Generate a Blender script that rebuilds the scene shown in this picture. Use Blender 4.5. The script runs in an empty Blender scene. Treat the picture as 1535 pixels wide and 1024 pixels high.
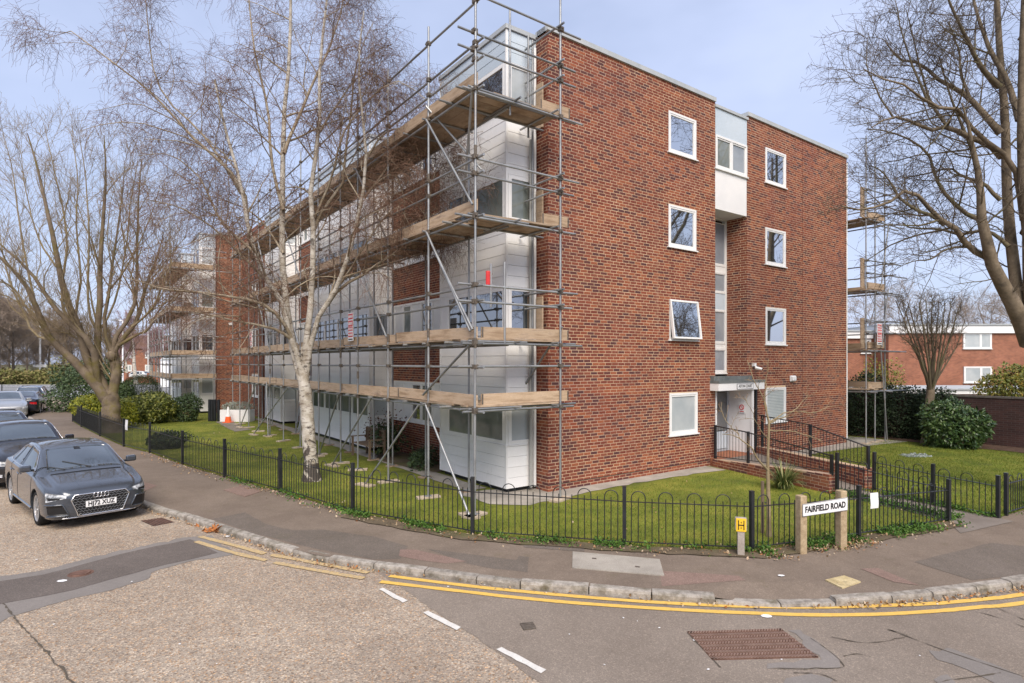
import bpy, bmesh, math, random
import numpy as np
from mathutils import Vector, Matrix
from mathutils.bvhtree import BVHTree

random.seed(7)
RNG = np.random.default_rng(11)
SC = bpy.context.scene
COL = SC.collection

# ------------------------------------------------------------------ camera, sky, sun, exposure
F, CU, CV, H = 884.5, 767.5, 544.0, 3.0        # focal length in photo pixels, vanishing centre, eye height
cam_d = bpy.data.cameras.new('camera'); cam = bpy.data.objects.new('camera', cam_d); COL.objects.link(cam)
cam_d.sensor_width = 36; cam_d.lens = 36 * F / 1535; cam_d.shift_y = (CV - 512) / 1535
cam_d.clip_start = .1; cam_d.clip_end = 3000
cam.location = (0, 0, H); cam.rotation_euler = (math.pi / 2, 0, 0)
SC.camera = cam

SUN_DIR = Vector((.12, -.86, .95)).normalized()     # towards the sun, behind the camera and to its side
world = bpy.data.worlds.new("World"); SC.world = world; world.use_nodes = True
wn, wl = world.node_tree.nodes, world.node_tree.links
bg = wn['Background']
sky = wn.new('ShaderNodeTexSky'); sky.sky_type = 'NISHITA'; sky.sun_disc = False
sky.sun_elevation = math.asin(SUN_DIR.z); sky.sun_rotation = math.atan2(SUN_DIR.x, SUN_DIR.y)
sky.air_density = 1.0; sky.dust_density = 2.2; sky.ozone_density = 2.0
tc = wn.new('ShaderNodeTexCoord')
mp = wn.new('ShaderNodeMapping'); mp.inputs['Scale'].default_value = (1, 1, 2.2)
nz = wn.new('ShaderNodeTexNoise'); nz.inputs['Scale'].default_value = 1.3; nz.inputs['Detail'].default_value = 5; nz.inputs['Roughness'].default_value = .55
rp = wn.new('ShaderNodeMapRange'); rp.inputs['From Min'].default_value = .3; rp.inputs['From Max'].default_value = .75
rp.inputs['To Min'].default_value = .40; rp.inputs['To Max'].default_value = .97
mx = wn.new('ShaderNodeMix'); mx.data_type = 'RGBA'
mx.inputs['B'].default_value = (5.3, 6.0, 8.2, 1)      # thin high cloud
wl.new(tc.outputs['Generated'], mp.inputs['Vector']); wl.new(mp.outputs['Vector'], nz.inputs['Vector'])
wl.new(nz.outputs['Fac'], rp.inputs['Value']); wl.new(rp.outputs['Result'], mx.inputs['Factor'])
wl.new(sky.outputs['Color'], mx.inputs['A']); wl.new(mx.outputs['Result'], bg.inputs['Color'])
bg.inputs['Strength'].default_value = .095

sun_d = bpy.data.lights.new('sun', 'SUN'); sun = bpy.data.objects.new('sun', sun_d); COL.objects.link(sun)
sun_d.energy = 3.0; sun_d.angle = math.radians(42); sun_d.color = (1, .90, .78)
sun.rotation_euler = SUN_DIR.to_track_quat('Z', 'Y').to_euler(); sun.location = (20, -20, 30)
SC.view_settings.view_transform = 'Standard'; SC.view_settings.look = 'None'
SC.view_settings.exposure = .62; SC.view_settings.gamma = 1; SC.view_settings.use_curve_mapping = False
SC.cycles.use_denoising = True; SC.cycles.max_bounces = 6
try:
    SC.cycles.denoiser = 'OPENIMAGEDENOISE'; SC.cycles.denoising_input_passes = 'RGB_ALBEDO_NORMAL'
except Exception:
    pass
SC.render.film_transparent = False

# ------------------------------------------------------------------ helpers
def V(*a): return np.array(a, float)
def G(u, v, z=0.0):
    """ground point at height z seen at photo pixel (u, v)"""
    Y = F * (H - z) / (v - CV); return V((u - CU) / F * Y, Y, z)
def PT(u, v, Y): return V((u - CU) / F * Y, Y, H - (v - CV) / F * Y)
AX = V(.809, .588, 0); AX /= np.linalg.norm(AX); BX = V(-AX[1], AX[0], 0); UP = V(0, 0, 1)
P0 = V(.831, 13.607, 0)                         # brick corner of the block nearest the street corner
def W(a, b, z=0.0, o=P0): return o + a * AX + b * BX + z * UP
def wall_s(u): r = (u - CU) / F; return (r * P0[1] - P0[0]) / (AX[0] - r * AX[1])
def wall_z(u, v): s = wall_s(u); return H - (v - CV) / F * (P0[1] + s * AX[1])

ORG = {}
def _link(o): COL.objects.link(o); return o
def tag(o, label=None, cat=None, group=None, kind=None):
    if label: o['label'] = label
    if cat: o['category'] = cat
    if group: o['group'] = group
    if kind: o['kind'] = kind
    return o
def thing(name, label, cat, loc=(0, 0, 0), group=None):
    o = bpy.data.objects.new(name, None); o.empty_display_size = .2; _link(o); o.location = loc
    ORG[o.name] = V(*loc); return tag(o, label, cat, group)
def org(p): return ORG.get(p.name, np.zeros(3)) if p else np.zeros(3)

def mesh_np(name, verts, faces, smooth=False, mats=None, matidx=None):
    """faces: list of int arrays, each (n, k)"""
    me = bpy.data.meshes.new(name)
    verts = np.asarray(verts, np.float32).reshape(-1, 3)
    faces = [np.asarray(f, np.int32) for f in faces if len(f)]
    me.vertices.add(len(verts)); me.vertices.foreach_set('co', verts.ravel())
    nl = sum(f.size for f in faces); nf = sum(len(f) for f in faces)
    me.loops.add(nl); me.polygons.add(nf)
    me.loops.foreach_set('vertex_index', np.concatenate([f.ravel() for f in faces]))
    tot = np.concatenate([np.full(len(f), f.shape[1], np.int32) for f in faces])
    st = np.zeros(nf, np.int32); st[1:] = np.cumsum(tot)[:-1]
    me.polygons.foreach_set('loop_start', st)
    try: me.polygons.foreach_set('loop_total', tot)
    except Exception: pass
    me.polygons.foreach_set('use_smooth', np.full(nf, bool(smooth)))
    for m in (mats or []): me.materials.append(m)
    if matidx is not None: me.polygons.foreach_set('material_index', np.asarray(matidx, np.int32))
    me.update(calc_edges=True); me.validate()
    return me
def obj(name, me, parent=None, **k):
    o = bpy.data.objects.new(name, me); _link(o)
    if parent: o.parent = parent; ORG[o.name] = org(parent)
    return tag(o, **k)

BOXF = np.array([[0, 3, 2, 1], [4, 5, 6, 7], [0, 1, 5, 4], [1, 2, 6, 5], [2, 3, 7, 6], [3, 0, 4, 7]])
class MB:
    def __init__(s): s.v = []; s.f = {3: [], 4: []}; s.n = 0; s.ng = []
    def add(s, v, f):
        v = np.asarray(v, float).reshape(-1, 3); f = np.asarray(f, int)
        if f.size: s.f.setdefault(f.shape[1], []).append(f + s.n)
        s.v.append(v); s.n += len(v); return s
    def poly(s, pts):
        k = len(pts); s.f.setdefault(k, []); return s.add(pts, [list(range(k))])
    def obox(s, c, x, y, z):
        """box: centre c, half vectors x, y, z"""
        c, x, y, z = map(lambda q: np.asarray(q, float), (c, x, y, z))
        q = [c + i * x + j * y + k * z for k in (-1, 1) for i, j in ((-1, -1), (1, -1), (1, 1), (-1, 1))]
        return s.add(q, BOXF)
    def box(s, lo, hi):
        lo, hi = V(*lo), V(*hi); h = (hi - lo) / 2
        return s.obox((lo + hi) / 2, (h[0], 0, 0), (0, h[1], 0), (0, 0, h[2]))
    def tube(s, pts, r, n=6, cap=True):
        pts = np.asarray(pts, float); m = len(pts); r = np.broadcast_to(np.asarray(r, float), (m,))
        t = np.gradient(pts, axis=0); t /= np.linalg.norm(t, axis=1)[:, None] + 1e-9
        ref = V(0, 0, 1) if abs(t[0][2]) < .9 else V(1, 0, 0)
        ang = np.arange(n) / n * 2 * math.pi; ring = []
        e1 = np.cross(t[0], ref); e1 /= np.linalg.norm(e1)
        for i in range(m):
            e1 = e1 - t[i] * np.dot(e1, t[i]); e1 /= np.linalg.norm(e1) + 1e-9; e2 = np.cross(t[i], e1)
            ring.append(pts[i] + r[i] * (np.cos(ang)[:, None] * e1 + np.sin(ang)[:, None] * e2))
        v = np.concatenate(ring); f = []
        for i in range(m - 1):
            for j in range(n): f.append([i * n + j, i * n + (j + 1) % n, (i + 1) * n + (j + 1) % n, (i + 1) * n + j])
        s.add(v, f)
        if cap:
            s.poly(ring[0][::-1]); s.poly(ring[-1])
        return s
    def lathe(s, prof, c=(0, 0, 0), axis='z', n=20):
        """prof: (r, h) list"""
        p = np.asarray(prof, float); a = np.arange(n) / n * 2 * math.pi; m = len(p)
        x = p[:, :1] * np.cos(a); y = p[:, :1] * np.sin(a); z = np.repeat(p[:, 1:], n, 1)
        q = {'z': (x, y, z), 'y': (x, z, y), 'x': (z, x, y)}[axis]
        v = np.stack(q, -1).reshape(-1, 3) + V(*c); f = []
        for i in range(m - 1):
            for j in range(n): f.append([i * n + j, i * n + (j + 1) % n, (i + 1) * n + (j + 1) % n, (i + 1) * n + j])
        return s.add(v, f)
    def prism(s, pts, off):
        """closed outline pts (planar, 3D) extruded by vector off"""
        pts = np.asarray(pts, float); k = len(pts); q = pts + np.asarray(off, float)
        s.add(np.concatenate([pts, q]), [[i, (i + 1) % k, k + (i + 1) % k, k + i] for i in range(k)])
        s.poly(pts[::-1]); s.poly(q); return s
    def mesh(s, name, mat=None, smooth=False, sub=None):
        v = np.concatenate(s.v) if s.v else np.zeros((0, 3))
        if sub is not None: v = v - sub
        return mesh_np(name, v, [np.concatenate(x) for x in s.f.values() if x], smooth, [mat] if mat else None)
    def build(s, name, mat, parent=None, smooth=False, **k):
        return obj(name, s.mesh(name, mat, smooth, org(parent)), parent, **k)
def bevel(o, w=.01, seg=2):
    m = o.modifiers.new('bevel', 'BEVEL'); m.width = w; m.segments = seg; m.limit_method = 'ANGLE'; return o

# ------------------------------------------------------------------ materials
def lin(c): return tuple(((x / 255) / 12.92 if x / 255 <= .04045 else ((x / 255 + .055) / 1.055) ** 2.4) for x in c)
def nm(name):
    m = bpy.data.materials.new(name); m.use_nodes = True; nt = m.node_tree
    return m, nt.nodes, nt.links, nt.nodes['Principled BSDF']
def ramp(nodes, cols, lo=.3, hi=.7, interp='LINEAR'):
    r = nodes.new('ShaderNodeValToRGB'); e = r.color_ramp; e.interpolation = interp
    while len(e.elements) < len(cols): e.elements.new(.5)
    for i, c in enumerate(cols):
        e.elements[i].position = lo + (hi - lo) * i / max(1, len(cols) - 1); e.elements[i].color = (*c[:3], 1)
    return r
def mul(nodes, links, a, b, blend='MULTIPLY', fac=1.0):
    m = nodes.new('ShaderNodeMix'); m.data_type = 'RGBA'; m.blend_type = blend
    if isinstance(fac, (int, float)): m.inputs['Factor'].default_value = fac
    else: links.new(fac, m.inputs['Factor'])
    for k, x in (('A', a), ('B', b)):
        if isinstance(x, tuple): m.inputs[k].default_value = (*x[:3], 1)
        else: links.new(x, m.inputs[k])
    return m.outputs['Result']
def noise(nodes, links, scale, detail=5, rough=.55, vec=None, dist=0):
    n = nodes.new('ShaderNodeTexNoise'); n.inputs['Scale'].default_value = scale; n.inputs['Detail'].default_value = detail
    n.inputs['Roughness'].default_value = rough; n.inputs['Distortion'].default_value = dist
    if vec is not None: links.new(vec, n.inputs['Vector'])
    return n.outputs['Fac']
def mrange(nodes, links, v, a, b, c, d):
    r = nodes.new('ShaderNodeMapRange'); links.new(v, r.inputs['Value'])
    for k, x in zip(('From Min', 'From Max', 'To Min', 'To Max'), (a, b, c, d)): r.inputs[k].default_value = x
    return r.outputs['Result']
def pm(name, cols, scale=4, lo=.32, hi=.68, rough=.8, bump=0, bscale=60, metal=0, spec=.3, rnd=0, rtype='island',
       stretch=None, fine=.12, fscale=45, coords='world', coat=0, dirt=None, dscale=.8, dlo=.5, dhi=.75, bdist=.01, alpha=None):
    """a noise driven material; rnd varies the tone from piece to piece; dirt is a second colour with a shape of its own"""
    m, N, L, B = nm(name)
    if coords == 'world': vec = N.new('ShaderNodeNewGeometry').outputs['Position']
    else: vec = N.new('ShaderNodeTexCoord').outputs['Object']
    if stretch:
        mpn = N.new('ShaderNodeMapping'); mpn.inputs['Scale'].default_value = stretch; L.new(vec, mpn.inputs['Vector']); vec = mpn.outputs['Vector']
    r = ramp(N, cols, lo, hi); L.new(noise(N, L, scale, 5, .6, vec), r.inputs['Fac']); c = r.outputs['Color']
    if fine:
        g = mrange(N, L, noise(N, L, fscale, 3, .7, vec), .25, .75, 1 - fine, 1 + fine)
        c = mul(N, L, c, g)
    if dirt: c = mul(N, L, c, dirt, 'MIX', mrange(N, L, noise(N, L, dscale, 6, .65, vec), dlo, dhi, 0, 1))
    if rnd:
        q = N.new('ShaderNodeNewGeometry').outputs['Random Per Island'] if rtype == 'island' else N.new('ShaderNodeObjectInfo').outputs['Random']
        c = mul(N, L, c, mrange(N, L, q, 0, 1, 1 - rnd, 1 + rnd))
    L.new(c, B.inputs['Base Color'])
    B.inputs['Roughness'].default_value = rough; B.inputs['Metallic'].default_value = metal
    B.inputs['Specular IOR Level'].default_value = spec
    if coat: B.inputs['Coat Weight'].default_value = coat; B.inputs['Coat Roughness'].default_value = .04
    if bump:
        b = N.new('ShaderNodeBump'); b.inputs['Strength'].default_value = bump; b.inputs['Distance'].default_value = bdist
        L.new(noise(N, L, bscale, 4, .65, vec), b.inputs['Height']); L.new(b.outputs['Normal'], B.inputs['Normal'])
    return m
def flat(name, c, rough=.6, spec=.4, metal=0): return pm(name, [c, tuple(min(1, x * 1.12) for x in c)], 3, rough=rough, spec=spec, metal=metal, fine=.05)

BRICKS = [(.165, .044, .028), (.235, .066, .037), (.112, .040, .035), (.200, .060, .038), (.285, .092, .046), (.175, .050, .033), (.22, .072, .043), (.090, .037, .037)]
def brick_mat(name, rtype, cols=BRICKS, k=1.0):
    m, N, L, B = nm(name)
    g = N.new('ShaderNodeNewGeometry')
    q = g.outputs['Random Per Island'] if rtype == 'island' else N.new('ShaderNodeObjectInfo').outputs['Random']
    r = ramp(N, [tuple(k * x for x in c) for c in cols], 0, .93, 'CONSTANT'); L.new(q, r.inputs['Fac'])
    n1 = noise(N, L, 38, 4, .7, g.outputs['Position']); c = mul(N, L, r.outputs['Color'], mrange(N, L, n1, .25, .75, .72, 1.28))
    n2 = noise(N, L, .55, 5, .6, g.outputs['Position'])
    c = mul(N, L, c, (.27, .088, .046), 'MIX', mrange(N, L, n2, .54, .82, 0, .35))
    n3 = noise(N, L, .22, 4, .6, g.outputs['Position']); c = mul(N, L, c, (.115, .05, .042), 'MIX', mrange(N, L, n3, .45, .68, 0, .30))
    mp3 = N.new('ShaderNodeMapping'); mp3.inputs['Scale'].default_value = (2.2, 2.2, .18); L.new(g.outputs['Position'], mp3.inputs['Vector'])
    c = mul(N, L, c, (.36, .22, .16), 'MIX', mrange(N, L, noise(N, L, 1.1, 6, .7, mp3.outputs['Vector']), .6, .8, 0, .35))
    L.new(c, B.inputs['Base Color']); B.inputs['Roughness'].default_value = .88; B.inputs['Specular IOR Level'].default_value = .25
    b = N.new('ShaderNodeBump'); b.inputs['Strength'].default_value = .5; b.inputs['Distance'].default_value = .004
    L.new(n1, b.inputs['Height']); L.new(b.outputs['Normal'], B.inputs['Normal']); return m
def brick_tex(name, dirx, c1, c2, mortar, k=1.0):
    """brick pattern for walls too far away to tell bricks apart"""
    m, N, L, B = nm(name)
    g = N.new('ShaderNodeNewGeometry'); d = N.new('ShaderNodeVectorMath'); d.operation = 'DOT_PRODUCT'; d.inputs[1].default_value = tuple(dirx)
    L.new(g.outputs['Position'], d.inputs[0]); s = N.new('ShaderNodeSeparateXYZ'); L.new(g.outputs['Position'], s.inputs[0])
    cb = N.new('ShaderNodeCombineXYZ'); L.new(d.outputs['Value'], cb.inputs[0]); L.new(s.outputs['Z'], cb.inputs[1])
    t = N.new('ShaderNodeTexBrick'); L.new(cb.outputs[0], t.inputs['Vector'])
    t.inputs['Scale'].default_value = 1; t.inputs['Brick Width'].default_value = .225; t.inputs['Row Height'].default_value = .075
    t.inputs['Mortar Size'].default_value = .006; t.inputs['Color1'].default_value = (*c1, 1); t.inputs['Color2'].default_value = (*c2, 1); t.inputs['Mortar'].default_value = (*mortar, 1)
    n1 = noise(N, L, 1.2, 6, .7, g.outputs['Position'])
    c = mul(N, L, t.outputs['Color'], mrange(N, L, n1, .3, .7, .75 * k, 1.25 * k)); L.new(c, B.inputs['Base Color'])
    b = N.new('ShaderNodeBump'); b.inputs['Strength'].default_value = .6; b.inputs['Distance'].default_value = .006; b.invert = True
    L.new(t.outputs['Fac'], b.inputs['Height']); L.new(b.outputs['Normal'], B.inputs['Normal'])
    B.inputs['Roughness'].default_value = .9; return m
def glass_mat(name, c=(.018, .024, .028), ior=2.0, rough=.02, cols2=None):
    m, N, L, B = nm(name)
    g = N.new('ShaderNodeNewGeometry')
    r = ramp(N, [c, cols2 or tuple(x * 1.7 for x in c)], .35, .65); L.new(noise(N, L, 1.4, 3, .5, g.outputs['Position']), r.inputs['Fac']); L.new(r.outputs['Color'], B.inputs['Base Color'])
    B.inputs['Roughness'].default_value = rough; B.inputs['IOR'].default_value = ior; B.inputs['Specular IOR Level'].default_value = .5
    b = N.new('ShaderNodeBump'); b.inputs['Strength'].default_value = .05; b.inputs['Distance'].default_value = .02
    L.new(noise(N, L, .9, 1, .5, g.outputs['Position']), b.inputs['Height']); L.new(b.outputs['Normal'], B.inputs['Normal']); return m
def paint(name, c, coat=1.0, metal=.0, rough=.35, flake=.06):
    m = pm(name, [c, tuple(x * 1.1 for x in c)], 2, rough=rough, metal=metal, spec=.5, fine=flake, fscale=400, coords='obj', coat=coat); return m

M = {}
M['brick'] = brick_mat('brick_loose', 'object'); M['brickwork'] = brick_mat('brick_field', 'island')
M['mortar'] = pm('mortar', [(.52, .36, .225), (.68, .50, .33)], 1.2, rough=.95, bump=.4, bscale=120, dirt=(.44, .31, .24), dscale=.35, dlo=.45, dhi=.65)
M['far_brick'] = brick_tex('far_brick_a', AX, (.20, .055, .034), (.13, .042, .032), (.30, .19, .13))
M['far_brick_b'] = brick_tex('far_brick_b', BX, (.20, .055, .034), (.13, .042, .032), (.30, .19, .13))
M['garden_brick'] = brick_tex('garden_brick', (1, 0, 0), (.10, .042, .032), (.065, .030, .026), (.12, .09, .075))
M['orange_brick'] = brick_tex('orange_brick', (1, 0, 0), (.33, .12, .066), (.235, .078, .046), (.36, .25, .18))
M['white'] = pm('white_upvc', [(.74, .74, .73), (.80, .80, .79)], 2, rough=.35, spec=.4, fine=.03)
M['white_board'] = pm('white_board', [(.77, .77, .76), (.84, .84, .83)], .8, rough=.45, spec=.35, fine=.03, rnd=.03, rtype='object', dirt=(.52, .51, .47), dscale=1.6, dlo=.62, dhi=.85, stretch=(1, 1, .35))
M['blue_board'] = pm('pale_blue_board', [(.47, .55, .62), (.55, .62, .68)], .8, rough=.4, spec=.4, fine=.03, rnd=.03, rtype='object')
M['white_paint'] = pm('white_paint', [(.72, .72, .72), (.80, .79, .78)], 1, rough=.6, fine=.04, dirt=(.5, .48, .44), dscale=1.2, dlo=.62, dhi=.9)
M['black_plinth'] = flat('black_plinth', (.02, .02, .02))
M['coping'] = pm('coping', [(.34, .37, .39), (.46, .48, .49)], 2, rough=.6, fine=.1)
M['glass'] = glass_mat('window_glass', ior=3.6); M['glass_gable'] = glass_mat('gable_glass', (.03, .033, .034), 11.0); M['glass_green'] = glass_mat('curtained_glass', (.12, .14, .125), 1.8, .03, (.22, .24, .22))
M['glass_pale'] = glass_mat('frosted_glass', (.36, .40, .42), 1.6, .12, (.46, .49, .50)); M['glass_grey'] = glass_mat('stair_glass', (.24, .27, .31), 1.7, .06, (.32, .35, .38))
M['blind'] = pm('blind', [(.55, .60, .60), (.68, .72, .71)], 2, rough=.6, fine=.04)
M['galv'] = pm('galvanised_tube', [(.24, .245, .25), (.37, .38, .38)], 3, rough=.45, metal=.55, spec=.5, bump=.2, bscale=50, rnd=.2, rtype='object', dirt=(.20, .13, .09), dscale=2.2, dlo=.6, dhi=.8)
M['coupler'] = pm('coupler_steel', [(.10, .085, .07), (.19, .16, .13)], 20, rough=.6, metal=.4)
M['board'] = pm('scaffold_timber', [(.235, .165, .105), (.37, .275, .19), (.46, .36, .26)], 3, rough=.85, bump=.5, bscale=50, rnd=.22, rtype='object', stretch=(1, 1, 4), fine=.2, dirt=(.17, .12, .085), dscale=1.5, dlo=.55, dhi=.8)
M['toe'] = pm('toe_board_timber', [(.29, .20, .128), (.44, .325, .22), (.53, .41, .30)], 2.2, rough=.85, bump=.4, bscale=45, rnd=.15, rtype='object', stretch=(.6, .6, 5), fine=.2, dirt=(.17, .11, .075), dscale=2.2, dlo=.55, dhi=.75)
M['sole'] = pm('sole_timber', [(.36, .29, .21), (.50, .42, .32)], 5, rough=.9, fine=.2)
M['black_iron'] = pm('black_railing_paint', [(.012, .014, .016), (.024, .026, .03)], 5, rough=.35, spec=.5, fine=.1)
M['concrete'] = pm('concrete', [(.27, .245, .21), (.40, .365, .315)], 1.8, rough=.93, bump=.5, bscale=45, fine=.25, fscale=60, dirt=(.15, .15, .085), dscale=1.1, dlo=.56, dhi=.75)
M['tarmac_path'] = pm('path_tarmac', [(.16, .135, .115), (.225, .195, .17)], 1.4, rough=.93, bump=.6, bscale=90, fine=.25, fscale=120)
M['buff_road'] = None
M['wood'] = pm('weathered_wood', [(.16, .11, .07), (.27, .20, .14)], 6, rough=.85, bump=.4, stretch=(1, 1, .2))
M['post_conc'] = pm('exposed_aggregate_post', [(.30, .22, .13), (.46, .36, .23)], 14, rough=.9, bump=.6, bscale=70, fine=.3, fscale=90)
M['post_grey'] = pm('concrete_marker', [(.30, .26, .22), (.44, .39, .34)], 9, rough=.92, bump=.5, bscale=70, fine=.25, fscale=100)
M['yellow'] = pm('yellow_plate', [(.80, .50, .03), (.86, .56, .05)], 3, rough=.4, fine=.05)
M['black'] = flat('black_print', (.012, .012, .013), .5)
M['red'] = pm('red_plate', [(.55, .03, .035), (.62, .05, .05)], 4, rough=.45, fine=.06)
M['sign_white'] = pm('sign_white', [(.76, .76, .76), (.82, .82, .82)], 3, rough=.4, fine=.04)
M['room_shade'] = flat('room_shade', (.03, .028, .026), .9)
# ------------------------------------------------------------------ ground, roads, pavements, kerbs
def road_chip(name):
    m, N, L, B = nm(name); p = N.new('ShaderNodeNewGeometry').outputs['Position']
    r = ramp(N, [(.268, .224, .183), (.32, .272, .224), (.362, .314, .262)], .3, .72); L.new(noise(N, L, .55, 6, .62, p), r.inputs['Fac'])
    v = N.new('ShaderNodeTexVoronoi'); v.inputs['Scale'].default_value = 60; L.new(p, v.inputs['Vector'])
    s = N.new('ShaderNodeSeparateColor'); L.new(v.outputs['Color'], s.inputs[0])
    rr = ramp(N, [(.55, .52, .5), (.82, .79, .76), (.95, .93, .91), (1.0, .95, .9), (1.08, 1.05, 1.0), (1.22, 1.18, 1.1), (1.75, 1.7, 1.6)], .02, 1.0, 'LINEAR')
    L.new(s.outputs[0], rr.inputs['Fac']); c = mul(N, L, r.outputs['Color'], rr.outputs['Color'])
    t = ramp(N, [(1, 1, 1), (1.18, .94, .72)], .84, .9); L.new(s.outputs[1], t.inputs['Fac']); c = mul(N, L, c, t.outputs['Color'])
    c = mul(N, L, c, mrange(N, L, noise(N, L, 7, 5, .7, p), .3, .7, .88, 1.12))
    c = mul(N, L, c, (.17, .14, .115), 'MIX', mrange(N, L, noise(N, L, .32, 6, .68, p, .5), .52, .72, 0, .35))
    c = mul(N, L, c, (.11, .095, .08), 'MIX', mrange(N, L, noise(N, L, 1.7, 5, .6, p), .68, .76, 0, .55))
    L.new(c, B.inputs['Base Color']); B.inputs['Roughness'].default_value = .92; B.inputs['Specular IOR Level'].default_value = .25
    b = N.new('ShaderNodeBump'); b.inputs['Strength'].default_value = .9; b.inputs['Distance'].default_value = .008; L.new(v.outputs['Distance'], b.inputs['Height']); L.new(b.outputs['Normal'], B.inputs['Normal'])
    return m
def asphalt(name, c1, c2, spec=1.0, mott=.5, moss=0):
    m, N, L, B = nm(name); p = N.new('ShaderNodeNewGeometry').outputs['Position']
    r = ramp(N, [c1, c2], .33, .68); L.new(noise(N, L, mott, 7, .65, p), r.inputs['Fac'])
    v = N.new('ShaderNodeTexVoronoi'); v.inputs['Scale'].default_value = 95; L.new(p, v.inputs['Vector'])
    s = N.new('ShaderNodeSeparateColor'); L.new(v.outputs['Color'], s.inputs[0])
    rr = ramp(N, [(.86, .86, .86), (.97, .97, .97), (1.02, 1.02, 1.02), (1.06, 1.06, 1.05), (1.5, 1.48, 1.45)], .02, 1, 'LINEAR'); L.new(s.outputs[0], rr.inputs['Fac'])
    c = mul(N, L, r.outputs['Color'], rr.outputs['Color'], fac=spec)
    c = mul(N, L, c, mrange(N, L, noise(N, L, 5, 6, .75, p), .3, .7, .92, 1.08))
    c = mul(N, L, c, (c2[0] * .62, c2[1] * .6, c2[2] * .58), 'MIX', mrange(N, L, noise(N, L, .9, 7, .7, p, .6), .6, .74, 0, .55))
    if moss: c = mul(N, L, c, (.085, .075, .02), 'MIX', mrange(N, L, noise(N, L, 1.7, 7, .75, p), .58, .7, 0, moss))
    L.new(c, B.inputs['Base Color']); B.inputs['Roughness'].default_value = .9; B.inputs['Specular IOR Level'].default_value = .3
    b = N.new('ShaderNodeBump'); b.inputs['Strength'].default_value = .6; b.inputs['Distance'].default_value = .005; L.new(noise(N, L, 95, 3, .6, p), b.inputs['Height']); L.new(b.outputs['Normal'], B.inputs['Normal'])
    return m
M['chip'] = road_chip('road_chippings')
M['asphalt'] = asphalt('side_road_asphalt', (.182, .150, .123), (.232, .195, .162))
M['trench'] = asphalt('trench_asphalt', (.105, .088, .078), (.14, .118, .105))
M['seal'] = asphalt('sealed_band', (.18, .162, .148), (.22, .198, .182), .35)
M['pave'] = asphalt('pavement_asphalt', (.150, .117, .091), (.198, .157, .123), .8, .8, .25)
M['pave_dark'] = asphalt('pavement_dark', (.118, .098, .08), (.15, .125, .105), 1, .8, .3)
M['pave_red'] = asphalt('pavement_red', (.19, .128, .105), (.225, .158, .13), 1, .8)
M['kerb'] = pm('granite_kerb', [(.17, .15, .128), (.29, .262, .228), (.38, .35, .31)], 9, rough=.85, bump=.7, bscale=40, rnd=.14, rtype='object', fine=.22, fscale=70, dirt=(.10, .085, .05), dscale=3.5, dlo=.52, dhi=.72)
def worn(name, c, under, lo, hi):
    m, N, L, B = nm(name); p = N.new('ShaderNodeNewGeometry').outputs['Position']
    c1 = mul(N, L, c, mrange(N, L, noise(N, L, 16, 5, .7, p), .3, .7, .86, 1.1))
    c2 = mul(N, L, c1, under, 'MIX', mrange(N, L, noise(N, L, 22, 6, .8, p), lo, hi, 0, 1)); L.new(c2, B.inputs['Base Color']); B.inputs['Roughness'].default_value = .75; return m
M['yellow_line'] = worn('yellow_line_paint', (.68, .43, .09), (.34, .25, .15), .54, .72)
M['yellow_faded'] = worn('faded_yellow_paint', (.56, .40, .17), (.31, .245, .18), .42, .62)
M['white_line'] = worn('white_line_paint', (.62, .60, .56), (.33, .29, .25), .56, .74)
M['lawn'] = pm('lawn_soil_and_moss', [(.085, .105, .016), (.15, .165, .02), (.225, .215, .035)], .9, rough=.95, bump=.8, bscale=60, fine=.35, fscale=30, dirt=(.12, .10, .04), dscale=.7, dlo=.6, dhi=.78)
M['mulch'] = pm('bark_mulch', [(.07, .042, .028), (.13, .08, .055)], 6, rough=.95, bump=1, bscale=40, fine=.4, fscale=30)
M['soil'] = pm('bare_soil', [(.085, .065, .04), (.15, .115, .075)], 3, rough=.95, bump=.8, bscale=50, fine=.3, dirt=(.09, .10, .025), dscale=1.3)
M['terrain'] = pm('rough_grass', [(.16, .14, .06), (.11, .12, .04), (.20, .17, .09)], .12, rough=.95, fine=.25, fscale=3)
M['far_road'] = pm('far_road', [(.23, .23, .235), (.30, .30, .305)], .3, rough=.85, fine=.1)

KZ, RZ = 0.0, -.10
def jag(pts, amp=.03, step=.25, closed=True):
    out = []; n = len(pts)
    for i in range(n if closed else n - 1):
        a, b = np.asarray(pts[i]), np.asarray(pts[(i + 1) % n]); k = max(1, int(np.linalg.norm(b - a) / step))
        for j in range(k):
            q = a + (b - a) * j / k
            if j: q = q + np.append(RNG.normal(0, amp, 2), 0)
            out.append(q)
    if not closed: out.append(np.asarray(pts[-1]))
    return out
def flat_poly(mb, pts, z):
    """concave polygon, triangulated"""
    from mathutils.geometry import tessellate_polygon
    q = [Vector((p[0], p[1], z)) for p in pts]; t = tessellate_polygon([q])
    a = np.array(q); f = []
    for x in t:
        n = np.cross(a[x[1]] - a[x[0]], a[x[2]] - a[x[0]]); f.append(x if n[2] > 0 else x[::-1])
    mb.add(a, f)
def sheet(name, pts, z, mat, kind='structure', parent=None, **k):
    mb = MB(); flat_poly(mb, pts, z); return mb.build(name, mat, parent, kind=kind, **k)
def gp(px, z=0.0): return [G(u, v, z) for u, v in px]

tr = MB(); tr.box((-900, -300, -1), (900, 1500, -.16)); tr.build('ground', M['terrain'], kind='structure')

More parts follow.
